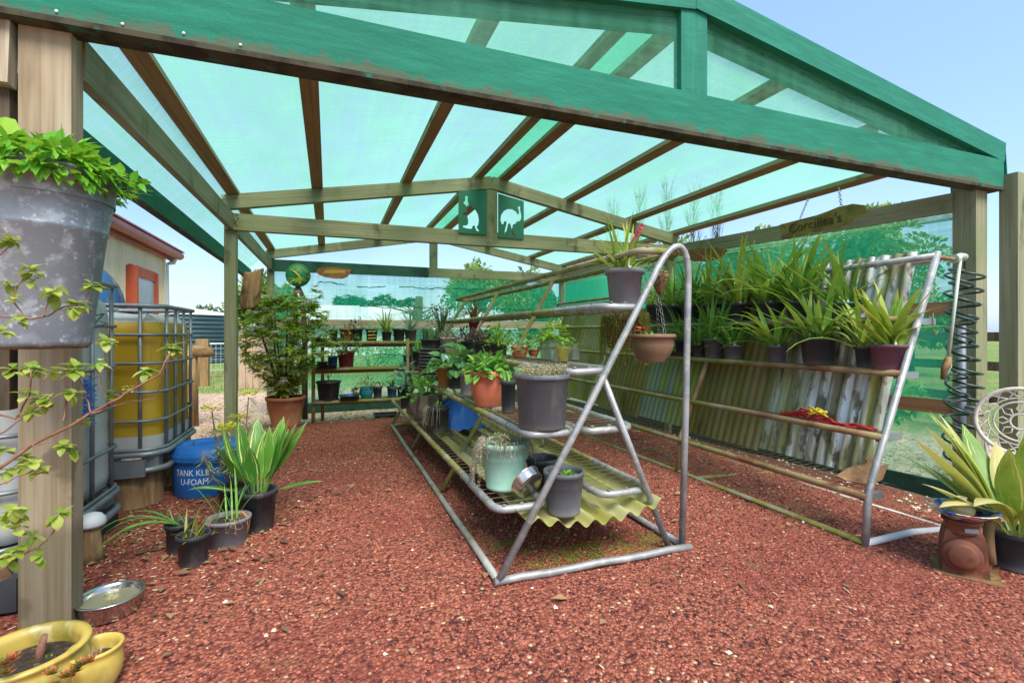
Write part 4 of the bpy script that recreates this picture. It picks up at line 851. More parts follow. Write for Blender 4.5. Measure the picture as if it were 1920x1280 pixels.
# the big grey pot of heath
P, r, k = at(1016, 800, 106, z=Z4 + .022); h = 101 * k
def heath(R_, z, n, seed):
    rg = random.Random(seed); mb = MB()
    for i in range(n):
        a = rg.uniform(0, 2 * PI); q = R_ * math.sqrt(rg.random()); H_ = rg.uniform(.03, .085); x, y = q * math.cos(a), q * math.sin(a); lx, ly = rg.gauss(0, .12), rg.gauss(0, .12)
        for j in range(9):
            t = j / 9; th = j * 2.4; mb.card((x + lx * H_ * t, y + ly * H_ * t, z + H_ * t), (math.cos(th), math.sin(th), .9), .016, .007, (0, 0, 1))
    return mb
potted('potted_heath', 'biggest dark grey pot with thick rim full of beige heath spikes', 'potted plant', P, r, h, 'charcoal', .83, 'bigrim', [('foliage', heath(r * .88, h * .88, 260, 4), 'heath')])
P2, r2, k2 = at(955, 778, 26, z=Z4 + .022); potted('potted_seedling', 'narrow black pot wedged between the terracotta bowl and the big grey pot', 'potted plant', P2 + Vector((.03, .1, 0)), r2 * 1.15, 62 * k2, 'black', .85, plants=[('foliage', straps(.1, 9, .012, (.8, 1.5), (.2, .9), .03, 55 * k2, 3), 'lush')])
P, r, k = at(917, 760, 74, z=Z4 + .022); h = 66 * k
potted('potted_green', 'terracotta coloured plastic bowl crowded with rounded green leaves', 'potted plant', P, r, h, 'terra', .66, 'bowl', [('foliage', merge(bush(r * 1.12, .13, 190, .062, .05, h * .9, 5, .35, curl=.35, shape=(0, .9, 1.0, .75, .05)), stem_mb(r, .1, 20, h * .85, 5)), 'lush')])
P, r, k = at(955, 745, 20, z=Z4 + .02); mb = MB()
for i in range(5): mb.strap((0, .02, .1), 1.9 + i * .5, .28, .05, 1.35 - .1 * i, .4 + .5 * i, 6, .3, petiole=.3)
potted('potted_stalk', 'small pot with tall ragged upright leaves behind the terracotta bowl', 'potted plant', P + Vector((.09, .32, 0)), .055, .15, 'black', plants=[('foliage', mb, 'orchid_yel')])
P, r, k = at(880, 742, 26, z=Z4 + .02); tp = potted('potted_tube', 'slim grey tube pot beside the terracotta bowl', 'potted plant', P + Vector((0, .06, 0)), r * 1.1, 44 * k, 'grey', .9, plants=[('foliage', bush(.06, .07, 16, .06, .035, 40 * k, 9), 'blueg')])
mb = MB(); mb.prism([(0, .045), (.014, .05), (.028, .044), (.03, .025), (.022, .005), (.012, -.03), (0, -.005), (-.006, .025)], -.002, .002, Matrix.Rotation(PI / 2, 4, 'X')); tag(mb.build('orange_tag', m['orange'], loc=P + Vector((-.045, .0, 44 * k - .012))), 'bright orange teardrop tag hooked on the slim grey tube pot', 'tag')
P, r, k = at(856, 731, 24, z=Z4 + .02); h = 40 * k
potted('potted_begonia', 'black pot of large round pale-veined leaves on the middle stand', 'potted plant', P + Vector((.02, .12, 0)), r * 1.1, h, 'black', .9, plants=[('foliage', merge(bush(.19, .20, 60, .13, .115, h * .95, 21, .25, curl=.4, shape=(0, .95, 1, .8, .05)), stem_mb(.15, .2, 30, h * .8, 21)), 'round')])
P, r, k = at(835, 727, 26, z=Z4 + .02); potted('ochre_pot', 'mustard ochre plastic pot beside the round leaved plant', 'potted plant', P + Vector((0, .06, 0)), r, 40 * k, 'ochre', .85, plants=[('foliage', bush(.08, .06, 18, .06, .05, 36 * k, 31), 'lush')])
# stack of black seedling trays
P, r, k = at(806, 730, 40, Y=4.95); st = thing('tray_stack', 'stack of nested black seedling pots on the far part of the stand', 'pot stack', (P.x, P.y, Z4 + .03)); 
for i in range(9): o = MB().lathe([(0, .0), (.12, 0), (.135, .045), (.146, .046), (.146, .056), (.13, .056), (.12, .01), (0, .01)], 4, (0, 0, i * .034), rot=PI / 4 + .03 * math.sin(i * 3)); o.build('nested_pot', m['charcoal'], st)
P, r, k = at(806, 672, 30, Y=5.0); 
cc = MB(); rg = random.Random(8)
for i in range(6): x = rg.uniform(-.07, .07); y = rg.uniform(-.05, .05); cc.lathe([(.016, 0), (.018, .06), (.017, .11), (.01, .135), (0, .14)], 8, (x, y, .07), fa=.12, flute=4)
potted('potted_cactus', 'columnar dark cacti in a small pot on top of the black tray stack', 'potted plant', (P.x, P.y, Z4 + .036 + 9 * .034 + .022), .1, .09, 'black', plants=[('foliage', cc, 'dark')])
P, r, k = at(824, 676, 30, Y=5.5); potted('potted_spurge', 'dark densely branched succulent shrub behind the tray stack', 'potted plant', (P.x + .05, P.y + .1, Z3 + .02), .1, .15, 'black', plants=[('foliage', merge(bush(.2, .5, 420, .035, .02, .12, 41), stem_mb(.18, .45, 16, .1, 41, .008)), 'dark')])
P, r, k = at(841, 652, 32, Y=5.0); P.z = Z3 + .02; h = 1.2 - (632 - 625) * k - P.z
potted('beige_pot', 'cream square-shouldered pot with pale grassy plant on the stand', 'potted plant', P, 17 * k, h, 'beige', .8, plants=[('foliage', merge(straps(.24, 26, .016, (.3, 1.4), (.6, 1.8), .05, h * .9, 17), bush(.13, .07, 60, .05, .02, h * .9, 18)), 'silver')])
# tall fluted stone pot and neighbours, lowest shelf, far
P, r, k = at(799, 786, 60, z=Z6 + .022); h = 48 * k
potted('fluted_pot', 'ribbed stone-grey pot of glossy green leaves at the far end of the lowest shelf', 'potted plant', P, r, h, 'stonepot', .68, 'belly', [('foliage', merge(bush(r * 1.2, .2, 70, .10, .06, h * .9, 51, .4), stem_mb(r, .18, 14, h * .85, 51)), 'lush')], flute=14)
P, r, k = at(765, 768, 26, z=Z6 + .022); h = 42 * k; potted('potted_fern', 'tall black pot with dusky leaves left of the ribbed pot', 'potted plant', P + Vector((0, .12, 0)), r, h, 'black', .8, plants=[('foliage', merge(bush(.16, .28, 60, .11, .05, h * .9, 61, .3), stem_mb(.12, .26, 10, h * .85, 61)), 'blueg')])
P, r, k = at(822, 805, 42, z=Z6 + .022); h = 43 * k
potted('potted_trailer', 'black pot with thin silvery trailing stems near the far end of the lowest shelf', 'potted plant', P, r, h, 'black', .86, plants=[('foliage', merge(trail(r, 26, .2, .012, h * .95, 71, az=(2.4, 4.6), out=.08), straps(.12, 14, .006, (.2, 1.2), (.4, 1), .03, h * .9, 72)), 'silver'), ('seedling', bush(.04, .06, 10, .04, .02, h * .9, 73), 'herb')])
# blue tarpaulin bundle on the tray
mb = MB()
def tarp(u, v):
    x = -.16 + .32 * u; y = -.32 + .64 * v; return (x, y, .02 + .26 * (1 - (2 * u - 1) ** 2) ** .5 * (1 - (2 * v - 1) ** 4) ** .5 + .03 * noise.noise(Vector((u * 5, v * 6, 0))))
mb.grid(tarp, 22, 26); P = ony(862, 775, 4.45); tag(mb.build('blue_tarp', m['blue'], loc=(1.16, 4.5, Z6 - .02)), 'folded bright blue tarpaulin under the shelf pots on the corrugated tray', 'tarpaulin')
# mint pot with dried string plant
P, r, k = at(946, 912, 88, z=Z6 + .022); h = 86 * k
potted('potted_string_plant', 'pale mint green pot draped with dried silvery trailing stems', 'potted plant', P, r, h, 'mint', .78, 'band', [('foliage', merge(trail(r, 46, .09, .013, h, 81, out=.05, az=(3.2, 5.6), dens=90), trail(r, 44, .24, .013, h, 82, out=.09, az=(2.3, 3.5), dens=70), trail(r, 14, .2, .012, h, 85, out=.09, az=(5.9, 6.6), dens=60)), 'silver'), ('seedling', bush(r * .95, .05, 260, .018, .012, h * .95, 83), 'heath'), ('tuft', bush(r * .55, .045, 120, .02, .008, h * .98, 84), 'string')])
# tipped steel bowl and black pots at the near end
P, r, k = at(990, 925, 50, z=Z6 + .03); bw = thing('tipped_bowl', 'shiny steel pet bowl tipped on its side against the mint pot', 'bowl', P + Vector((0, -.01, .055))); bw.rotation_euler = (math.radians(-62), math.radians(12), .5)
mb = MB(); mb.lathe([(0, 0), (.072, 0), (.08, .006), (.084, .045), (.09, .048), (.09, .052), (.082, .05), (.076, .01), (0, .006)], 36, (0, 0, -.02)); mb.build('bowl', m['steel'], bw)
P, r, k = at(1038, 920, 66, z=Z6 + .0); potted('empty_pot', 'empty black pot pressed behind the nearest black pot', 'pot', P + Vector((-.01, .13, -.02)), 32 * k, 60 * k, 'black', .85, sz=.5)
P, r, k = at(1057, 960, 74, z=Z6 - .06); h = 80 * k
potted('potted_sprout', 'nearest black pot on the drip tray with a small bright green sprout', 'potted plant', P, r, h, 'charcoal', .82, 'band', [('foliage', rosette(.06, 12, .022, h * .84, 91, (.02, -.01)), 'herb')], sz=.8)
# inner shelf: punnets of seedlings, terracotta dishes, purple plants
P, r, k = at(1036, 680, 50, z=Z3 + .021); P = ony(1036, 678, 2.95); P.z = Z3 + .021; k = m_per_px(P)
pn = thing('seedling_punnet', 'clear ribbed plastic punnet of bright green lettuce seedlings', 'punnet', P)
def punnet(w, d, h, mt, par):
    mb = MB(); n = 40
    mb.lathe([(0, .002), (w * .58, .002), (w * .62, .004), (w * .72, h), (w * .76, h), (w * .71, h - .002)], 4 * 6, fa=.0, rot=PI / 4); 
    for i, v in enumerate(mb.v):
        a = math.atan2(v.y, v.x); k_ = 1 / max(abs(math.cos(a)), abs(math.sin(a))) ** .8; k_ *= 1 + .015 * math.cos(24 * a); mb.v[i] = Vector((v.x * k_, v.y * k_ * d / w, v.z))
    mb.build('punnet', m[mt], par); soil_mb(w * .66, h * .55).build('soil', m['soil'], par)
punnet(26 * k, 30 * k, 38 * k, 'clear', pn); bush(30 * k, 34 * k, 150, .05, .035, 34 * k, 101, .3, curl=.5).build('foliage', m['lime'], pn)
P = ony(1056, 682, 2.72); P.z = Z3 + .021; k = m_per_px(P); ct = thing('yellow_cup', 'translucent pale yellow cup of seedlings in front of the lettuce punnet', 'cup', P); MB().lathe([(0, .002), (9 * k, .002), (12.5 * k, 27 * k), (13 * k, 27 * k), (12 * k, 26 * k), (9 * k, .006)], 20).build('cup', m['yellowcup'], ct); bush(10 * k, 12 * k, 30, .03, .02, 22 * k, 103).build('foliage', m['lime'], ct)
P = ony(1074, 680, 2.85); P.z = Z3 + .021; k = m_per_px(P); ct = thing('seedling_punnet', 'small clear empty-looking punnet right of the yellow cup', 'punnet', P + Vector((.02, .02, 0))); punnet(12 * k, 14 * k, 30 * k, 'clear', ct); bush(10 * k, 12 * k, 24, .03, .02, 24 * k, 104).build('foliage', m['lime'], ct)
for i, (px, lab, mt, mt2) in enumerate(((974, 'low terracotta dish of soft green leaves left of the lettuce punnet', 'terra', 'lush'), (1000, 'small orange clay dish just left of the lettuce punnet', 'redclay', 'round'))):
    P = ony(px, 676, 3.35 + .1 * i); P.z = Z3 + .021; k = m_per_px(P)
    potted('clay_dish', lab, 'potted plant', P, (17, 10)[i] * k, (20, 12)[i] * k, mt, .7, 'bowl', [('foliage', bush((30, 14)[i] * k, (40, 16)[i] * k, (80, 24)[i], .05, .03, 14 * k, 110 + i), mt2)])
for i, (px, y, mt, L) in enumerate(((905, 4.0, 'purpleleaf', 'purple leaved plant in a dark pot on the inner shelf'), (935, 3.75, 'lime', 'fresh yellow-green fern in a dark pot in front of the purple plant'), (880, 4.6, 'purpleleaf', 'smaller purple foliage plant at the far end of the inner shelf'))):
    P = ony(px, 680, y); P.z = Z3 + .021; k = m_per_px(P)
    potted('foliage_pot', L, 'potted plant', P, .08, .1, 'black', plants=[('foliage', merge(straps(.22, 26, .03, (.3, 1.4), (.6, 1.8), .04, .09, 120 + i), bush(.13, .17, 40, .08, .03, .08, 130 + i)), mt)])
# red pot of bromeliads hanging at the far arch
P = ony(889, 632, 5.6); k = m_per_px(P)
hg = potted('hanging_pot', 'small dark red pot of bronze bromeliads hung from the far end of the stand', 'hanging pot', (P.x, P.y, P.z), 11 * k, 34 * k, 'maroon', .7, plants=[('foliage', merge(straps(.32, 22, .03, (.7, 1.5), (.3, 1.8), .03, 30 * k, 141), bush(.2, .2, 40, .07, .03, 30 * k, 142)), 'bronze'), ('hanging_wire', MB().tube([(-.06, 0, 34 * k), (0, 0, 90 * k), (.06, 0, 34 * k)], .002, 4), 'wire')])
# brown hanging basket, chains, flower; wall pot of string-of-beads; coir cone
P = ony(1223, 678, 2.95); k = m_per_px(P); r = 42 * k; h = 52 * k
ch = MB()
for a in (.6, 2.7, 4.6):
    p0 = Vector((r * math.cos(a), r * math.sin(a), h)); p1 = Vector((0, 0, h + 150 * k))
    for i in range(16):
        q = p0.lerp(p1, (i + .5) / 16); d = (p1 - p0).normalized(); s_ = d.cross(Vector((1, .2, 0)) if i % 2 else Vector((.1, 1, 0))).normalized(); L = (p1 - p0).length / 16 * .6
        ch.tube([q + d * (math.cos(t) * L) + s_ * (math.sin(t) * L * .45) for t in [2 * PI * z_ / 8 for z_ in range(8)]], .0022, 4, 0, False, True)
fl = MB(); rg = random.Random(6)
for i in range(20): a = rg.uniform(0, 6.28); fl.oval((-r * .75, -.03, h + .03), (math.cos(a), math.sin(a) * .6, rg.uniform(-.2, .9)), .05, .03)
potted('hanging_basket', 'wide brown plastic hanging basket on chains beside the near arch', 'hanging basket', P, r, h, 'brown', .55, 'bowl', [('chain', ch, 'chain'), ('foliage', straps(.14, 14, .02, (.2, 1.0), (.5, 1.6), .06, h * .85, 151), 'lush'), ('flower', fl, 'coral')])
P = ony(1172, 592, 3.6); k = m_per_px(P); w = 36 * k
wp = thing('string_of_beads', 'square brown wall pot overflowing with yellow-green trailing beads', 'hanging plant', P + Vector((0, 0, -60 * k))); MB().lathe([(0, 0), (w * .9, 0), (w * 1.1, 52 * k), (w * 1.16, 52 * k), (w * 1.16, 62 * k), (w, 62 * k)], 4, rot=PI / 4).build('pot', m['brown'], wp)
trail(w * 1.12, 190, .46, .02, 60 * k, 161, az=(0, 6.28), out=.02, dens=70).build('foliage', m['string'], wp); bush(w * 1.1, .05, 300, .03, .014, 58 * k, 162).build('tuft', m['string'], wp)
P = ony(1237, 512, 2.75); k = m_per_px(P); cn = thing('coir_cone', 'brown coir cone planter hanging inside the near arch', 'hanging planter', P)
mb = MB(); mb.lathe([(0, -44 * k), (5 * k, -38 * k), (17 * k, -8 * k), (18 * k, -2 * k), (16 * k, -3 * k), (8 * k, -6 * k), (0, -6 * k)], 14, wob=.05); mb.build('cone', m['leafy_net'], cn); bush(14 * k, 16 * k, 70, .025, .012, -6 * k, 171).build('moss_tuft', m['dry'], cn); MB().tube([(-10 * k, 0, -3 * k), (-4 * k, 0, 62 * k)], .0015, 4).build('hanging_wire', m['wire'], cn)
# ---- right rack: orchids on the main rail and on the tier above
ZB = KZ[3] + .018; XB = fx(KZ[3]) + .07
ZA = KZ[2] + .018; XA = fx(KZ[2]) + .055
def rackpot(px, w, h_, mt, label, X=None, Z=ZA, leaf='orchid', n=26, L=.42, W=.026, el=(.6, 1.5), dr=(.3, 1.5), seed=1, taper=.78, flower=None, kind='std'):
    n = int(n * 1.2); L *= 1.42 if X == XB else 1.3; W *= 1.75; el = (el[0] * .75, el[1])
    X = XA if X is None else X; d = ray(px, 650); t = X / d[0]; P = Vector((X, d[1] * t, Z)); k_ = m_per_px(P); r = w * k_ / 2; h = h_ * k_
    pl = [('foliage', straps(L, n, W, el, dr, r * .6, h * .85, seed), leaf), ('pseudobulb', merge(*[up(MB().lathe([(0, 0), (.012, .006), (.014, .025), (.006, .05), (0, .055)], 8), h * .82, r * .5 * math.cos(q * 2.1), r * .5 * math.sin(q * 2.1)) for q in range(5)]), 'orchid_yel'), tagp(h, -r * .5, -r * .6, .012)]
    if flower: pl.append(flower(h))
    return potted('potted_orchid', label, 'potted plant', P, r, h, mt, taper, kind, pl, 'orchids on the leaning rack')
def yfl(h):
    mb = MB(); rg = random.Random(2)
    for i in range(40): a = rg.uniform(0, 6.28); mb.oval((.05, -.06, h + .05 + rg.uniform(-.02, .03)), (math.cos(a), math.sin(a), rg.uniform(-.5, 1)), .022, .012)
    return ('flower', mb, 'yflower')
rackpot(1668, 63, 47, 'purple', 'broad yellow-green orchid in the purple pot at the near end of the rail', leaf='orchid_yel', n=20, L=.42, W=.036, el=(.8, 1.5), dr=(.1, .8), seed=201)
rackpot(1622, 34, 39, 'black', 'pale streaked orchid in the slim black pot beside the purple pot', leaf='orchid_yel', n=20, L=.44, W=.026, el=(.5, 1.4), dr=(.4, 1.6), seed=202, X=XA + .03)
rackpot(1534, 62, 52, 'black', 'widest black orchid pot on the main rail with yellow tipped leaves', n=30, L=.42, W=.028, seed=203)
rackpot(1457, 36, 31, 'charcoal', 'orchid with a tuft of yellow flowers in a small charcoal pot', leaf='orchid', n=16, L=.42, W=.032, el=(.3, 1.5), dr=(.4, 1.8), seed=204, flower=yfl)
rackpot(1375, 36, 27, 'charcoal', 'small dark leaved orchid in the low charcoal pot, third from the arch', leaf='orchid_dark', n=26, L=.32, W=.018, el=(.3, 1.4), dr=(.6, 1.8), seed=205)
rackpot(1339, 38, 37, 'charcoal', 'upright dark green orchid in the grey pot, second from the arch', leaf='orchid_dark', n=26, L=.40, W=.024, el=(.9, 1.5), dr=(.2, .9), seed=206)
rackpot(1310, 26, 24, 'black', 'orchid in the tiny black pot right of the upright arch pipe', leaf='orchid_dark', n=16, L=.34, W=.02, seed=207)
rackpot(1280, 28, 30, 'black', 'orchid in the black pot standing in the shallow tray', leaf='orchid_dark', n=20, L=.36, W=.022, seed=208, X=XA + .04)
p0 = onx(1252, 668, XA); p1 = onx(1318, 668, XA); tr = MB(); c = (p0 + p1) / 2; dtr = tag(MB().lathe([(0, 0), (.09, 0), (.1, .035), (.107, .035), (.107, .04), (.097, .04), (.09, .006), (0, .006)], 4, rot=PI / 4).build('pot_tray', m['black'], loc=(c.x - .01, c.y + .05, ZA)), 'shallow black tray under the small orchids on the main rail', 'tray')
dtr.scale = (1.0, 2.2, 1)
ZB = KZ[3] + .018; XB = fx(KZ[3]) + .07
up_specs = [(1582, 54, 30, 'tealpot', 'fine leaved orchid in the dark teal pot at the top right', 'orchid_dark', 26, .40, .022), (1500, 48, 34, 'black', 'spreading orchid in the black pot left of the teal pot', 'orchid', 30, .46, .028), (1440, 50, 34, 'black', 'tall upright orchid in a black pot below the chained name board', 'orchid', 34, .50, .032), (1385, 44, 34, 'black', 'orchid with arching greenish buds in a black pot on the upper rail', 'orchid_yel', 26, .48, .03), (1335, 40, 34, 'black', 'bushy dark orchid in a black pot on the upper rail below the oval plaque', 'orchid', 28, .44, .024), (1296, 36, 34, 'black', 'orchid in a black pot just right of the arch on the upper rail', 'orchid_dark', 24, .44, .024), (1262, 34, 34, 'black', 'orchid in a black pot seen through the arch on the upper rail', 'orchid', 26, .42, .022), (1228, 32, 36, 'black', 'light green orchid in a black pot at the far end of the upper rail', 'orchid_yel', 28, .40, .02)]
for i, (px, w, h_, mt, lab, lf, n, L, W) in enumerate(up_specs): rackpot(px, w, h_, mt, lab, X=XB, Z=ZB, leaf=lf, n=n, L=L, W=W, el=(.55, 1.5), dr=(.2, 1.5), seed=220 + i)
# red rope and rusty blade on the rack
rp = thing('red_rope', 'red rope with a yellow knot lying along a rail of the leaning rack', 'rope', (fx(KZ[1]) + .03, 2.1, KZ[1] + .03)); mb = MB(); rg = random.Random(9)
for s_ in range(7):
    pts = []
    for i in range(14):
        t = i / 13; y = -.24 + .62 * t * (1 if s_ < 4 else .6) + (.2 if s_ >= 4 else 0); pts.append((rg.gauss(.0, .012) + .01 * math.sin(t * 9 + s_), y, .0 + .05 * (t > .4) * math.sin(min(1, (t - .4) * 1.7) * PI) * (s_ / 6) + rg.gauss(0, .006)))
    mb.tube(pts, .007, 6)
mb.build('rope', m['redrope'], rp)
mb = MB(); mb.tube([(rg.gauss(-.01, .02), .12 + rg.gauss(0, .03), .05 + rg.gauss(0, .015)) for i in range(14)], .007, 6); mb.build('yellow_knot', m['yellowrope'], rp)
a = ony(1548, 893, 2.02); mb = MB(); pl = [(-.19, -.03), (-.15, -.062), (-.07, -.085), (.02, -.088), (.09, -.065), (.14, -.02), (.2, .03), (.15, .03), (.13, .035), (.135, .075), (.125, .09), (.075, .085), (.068, .05), (.04, .035), (-.02, .035), (-.08, .02), (-.14, -.005)]
def bend(v): return v
M = Matrix.Translation((3.0, 1.93, .375)) @ Matrix.Rotation(math.radians(-14), 4, 'Z') @ Matrix.Rotation(math.radians(42), 4, 'X'); mb.prism(pl, -.004, .004, M); tag(mb.build('plough_share', m['rustblade']), 'rusty curved plough blade resting on the bottom of the leaning rack', 'blade')
hk = MB(); hk.tube([(0, 0, .05), (.004, 0, .0), (.0, 0, -.05), (.012, 0, -.078), (.035, 0, -.08), (.05, 0, -.06)], .003, 5); tag(hk.build('wire_hook', m['rustpipe'], loc=(fx(KZ[3]) + .16, KN + .01, KZ[3] - .01)), 'rusty wire hook hanging from a bracket of the leaning rack', 'hook')
# ---- back rack
def back(px, py, w, h_, row, mt, name, label, plants=lambda h, r: [], taper=.8, kind='std', dy=0.0, **kw):
    z, y = BZ[row]; P = ony(px, py, y + .0 + dy); k_ = m_per_px(P); P.z = z + .001; r = w * k_ / 2; h = h_ * k_
    return potted(name, label, 'potted plant', P, r, h, mt, taper, kind, plants(h, r), **kw)
F = lambda mt, mb: [('foliage', mb, mt)]
back(625, 633, 16, 22, 2, 'black', 'potted_cutting', 'slim black pot at the left of the top back shelf', lambda h, r: F('dark', straps(.12, 8, .01, (.8, 1.5), (.2, .6), .02, h, 301)))
back(650, 622, 26, 24, 2, 'redclay', 'potted_succulent', 'orange-red pot on the top back shelf', lambda h, r: F('blueg', straps(.16, 12, .012, (.5, 1.5), (.2, .8), .03, h, 302)), dy=.02)
back(670, 640, 20, 24, 2, 'black', 'potted_succulent', 'black pot of dark purple foliage on the top back shelf', lambda h, r: F('purpleleaf', bush(.14, .16, 70, .07, .025, h, 303)))
back(697, 635, 22, 23, 2, 'black', 'printed_pot', 'black pot with gold lettering on the top back shelf', lambda h, r: F('lush', bush(.13, .13, 60, .05, .015, h, 304)) + [('lettering', merge(*[MB().beam((-r * .7, -r * .93 - .004, h * q), (r * (.6 if q < .8 else .75), -r * .93 - .004, h * (q + .03)), .004, .016) for q in (.25, .5, .8)]), 'goldpaint')])
back(725, 632, 19, 18, 2, 'black', 'spider_plant', 'spider plant with arching yellow-green leaves on the top back shelf', lambda h, r: F('orchid_yel', straps(.5, 40, .028, (.3, 1.5), (.5, 2.2), .04, h, 305)))
back(748, 634, 23, 23, 2, 'black', 'spare_pot', 'plain black pot between the spider plant and the grey pot')
back(770, 632, 23, 22, 2, 'charcoal', 'potted_agave', 'grey pot of stiff spiky blue-green leaves on the top back shelf', lambda h, r: F('blueg', straps(.42, 40, .016, (.4, 1.5), (.05, .5), .03, h, 306)))
for (px, lab, w) in ((603, 'shallow black seed tray at the left end of the top back shelf', .13), (632, 'second shallow black seed tray on the top back shelf', .10)):
    P = ony(px, 640, BZ[2][1]); tag(MB().lathe([(0, 0), (w, 0), (w * 1.1, .055), (w * 1.14, .055), (w * 1.14, .06), (w * 1.05, .06), (w, .01), (0, .01)], 4, rot=PI / 4).build('seed_tray', m['black'], loc=(P.x, P.y - .03, BZ[2][0])), lab, 'tray')
back(649, 686, 31, 31, 1, 'maroon', 'potted_shrub', 'maroon pot of bushy light green leaves on the middle back shelf', lambda h, r: F('round', merge(bush(.24, .34, 230, .06, .03, h * .9, 311), stem_mb(.18, .3, 14, h * .8, 311))))
back(764, 683, 16, 20, 1, 'navy', 'potted_aloe', 'small navy pot of pale aloe on the middle back shelf', lambda h, r: F('lush', straps(.22, 18, .022, (.6, 1.5), (.0, .6), .03, h, 312)), dy=-.1)
back(784, 690, 22, 30, 1, 'black', 'potted_aloe', 'taller black pot of green aloe right of the navy pot', lambda h, r: F('lush', straps(.24, 20, .024, (.5, 1.5), (.0, .7), .03, h, 313)), dy=-.3)
back(604, 683, 20, 12, 1, 'black', 'potted_succulent', 'tiny black pot with yellow succulents at the left of the middle back shelf', lambda h, r: F('string', bush(.06, .05, 40, .03, .015, h, 314)), sz=.9)
back(624, 686, 18, 22, 1, 'bluedark', 'patterned_pot', 'small dark patterned pot of purple sprigs left of the maroon pot', lambda h, r: F('purpleleaf', bush(.12, .2, 50, .05, .02, h, 315)))
P = ony(612, 691, BZ[1][1] - .06); tag(MB().lathe([(0, 0), (.19, 0), (.21, .045), (.217, .045), (.217, .05), (.2, .05), (.19, .01), (0, .01)], 4, rot=PI / 4).build('seed_tray', m['black'], loc=(P.x - .0, P.y + .02, BZ[1][0])), 'black seed tray at the left of the middle back shelf', 'tray')
back(616, 742, 43, 36, 0, 'black', 'potted_sapling', 'large black pot holding a bare twig on the bottom back shelf', lambda h, r: [('stem', merge(MB().tube([(0, 0, h * .8), (-.01, 0, h + .2), (.0, 0, h + .5)], [.009, .007, .003], 6), MB().tube([(-.01, 0, h + .05), (-.12, 0, h + .25)], .005, 5), MB().tube([(0, 0, h + .04), (.12, 0, h + .24)], .005, 5)), 'twig')])
back(687, 737, 24, 22, 0, 'teal', 'potted_succulent', 'glossy turquoise pot of reddish succulents on the bottom back shelf', lambda h, r: [('foliage', bush(.13, .18, 90, .06, .022, h * .9, 321), 'succ')], kind='belly', taper=.7)
back(708, 736, 17, 21, 0, 'navy', 'potted_succulent', 'slate blue pot with sprawling reddish sprigs right of the turquoise pot', lambda h, r: F('bronze', bush(.13, .09, 60, .05, .018, h * .9, 322)))
back(735, 735, 19, 21, 0, 'bluedark', 'potted_lily', 'blue pot with a few broad arching leaves on the bottom back shelf', lambda h, r: F('lush', straps(.28, 8, .045, (.7, 1.4), (.3, 1.4), .02, h, 323)))
back(752, 734, 15, 18, 0, 'black', 'spare_pot', 'small black pot right of the blue pot on the bottom back shelf', lambda h, r: F('dark', straps(.14, 6, .02, (.6, 1.4), (.3, 1.4), .02, h, 324)))
P = ony(655, 742, BZ[0][1] - .04); tt = thing('succulent_tray', 'black tray of small succulents with a bright blue cup on the bottom back shelf', 'tray', (P.x, P.y, BZ[0][0])); MB().lathe([(0, 0), (.17, 0), (.19, .06), (.2, .06), (.2, .066), (.18, .066), (.17, .01), (0, .01)], 4, rot=PI / 4).build('tray', m['black'], tt)
MB().lathe([(0, .03), (.05, .03), (.058, .09), (.055, .09), (.046, .04)], 16, (.0, -.07, 0)).build('blue_cup', m['blue'], tt); bush(.06, .1, 50, .05, .008, .06, 331, ry=.09).build('foliage', m['blueg'], tt).location = (-.1, 0, 0); bush(.07, .12, 60, .05, .03, .05, 332).build('foliage', m['dark'], tt).location = (.1, .02, 0); rosette(.09, 16, .03, .1, 5).build('rosette', m['succ'], tt).location = (.09, -.02, .04)
P = onz(724, 772, -.06); tag(MB().lathe([(0, 0), (.24, 0), (.26, .05), (.27, .05), (.27, .056), (.25, .056), (.24, .01), (0, .01)], 4, rot=PI / 4).build('seed_tray', m['black'], loc=(P.x, P.y, gz(P.x, P.y) + .01)), 'empty black tray lying on the ground below the back rack', 'tray')
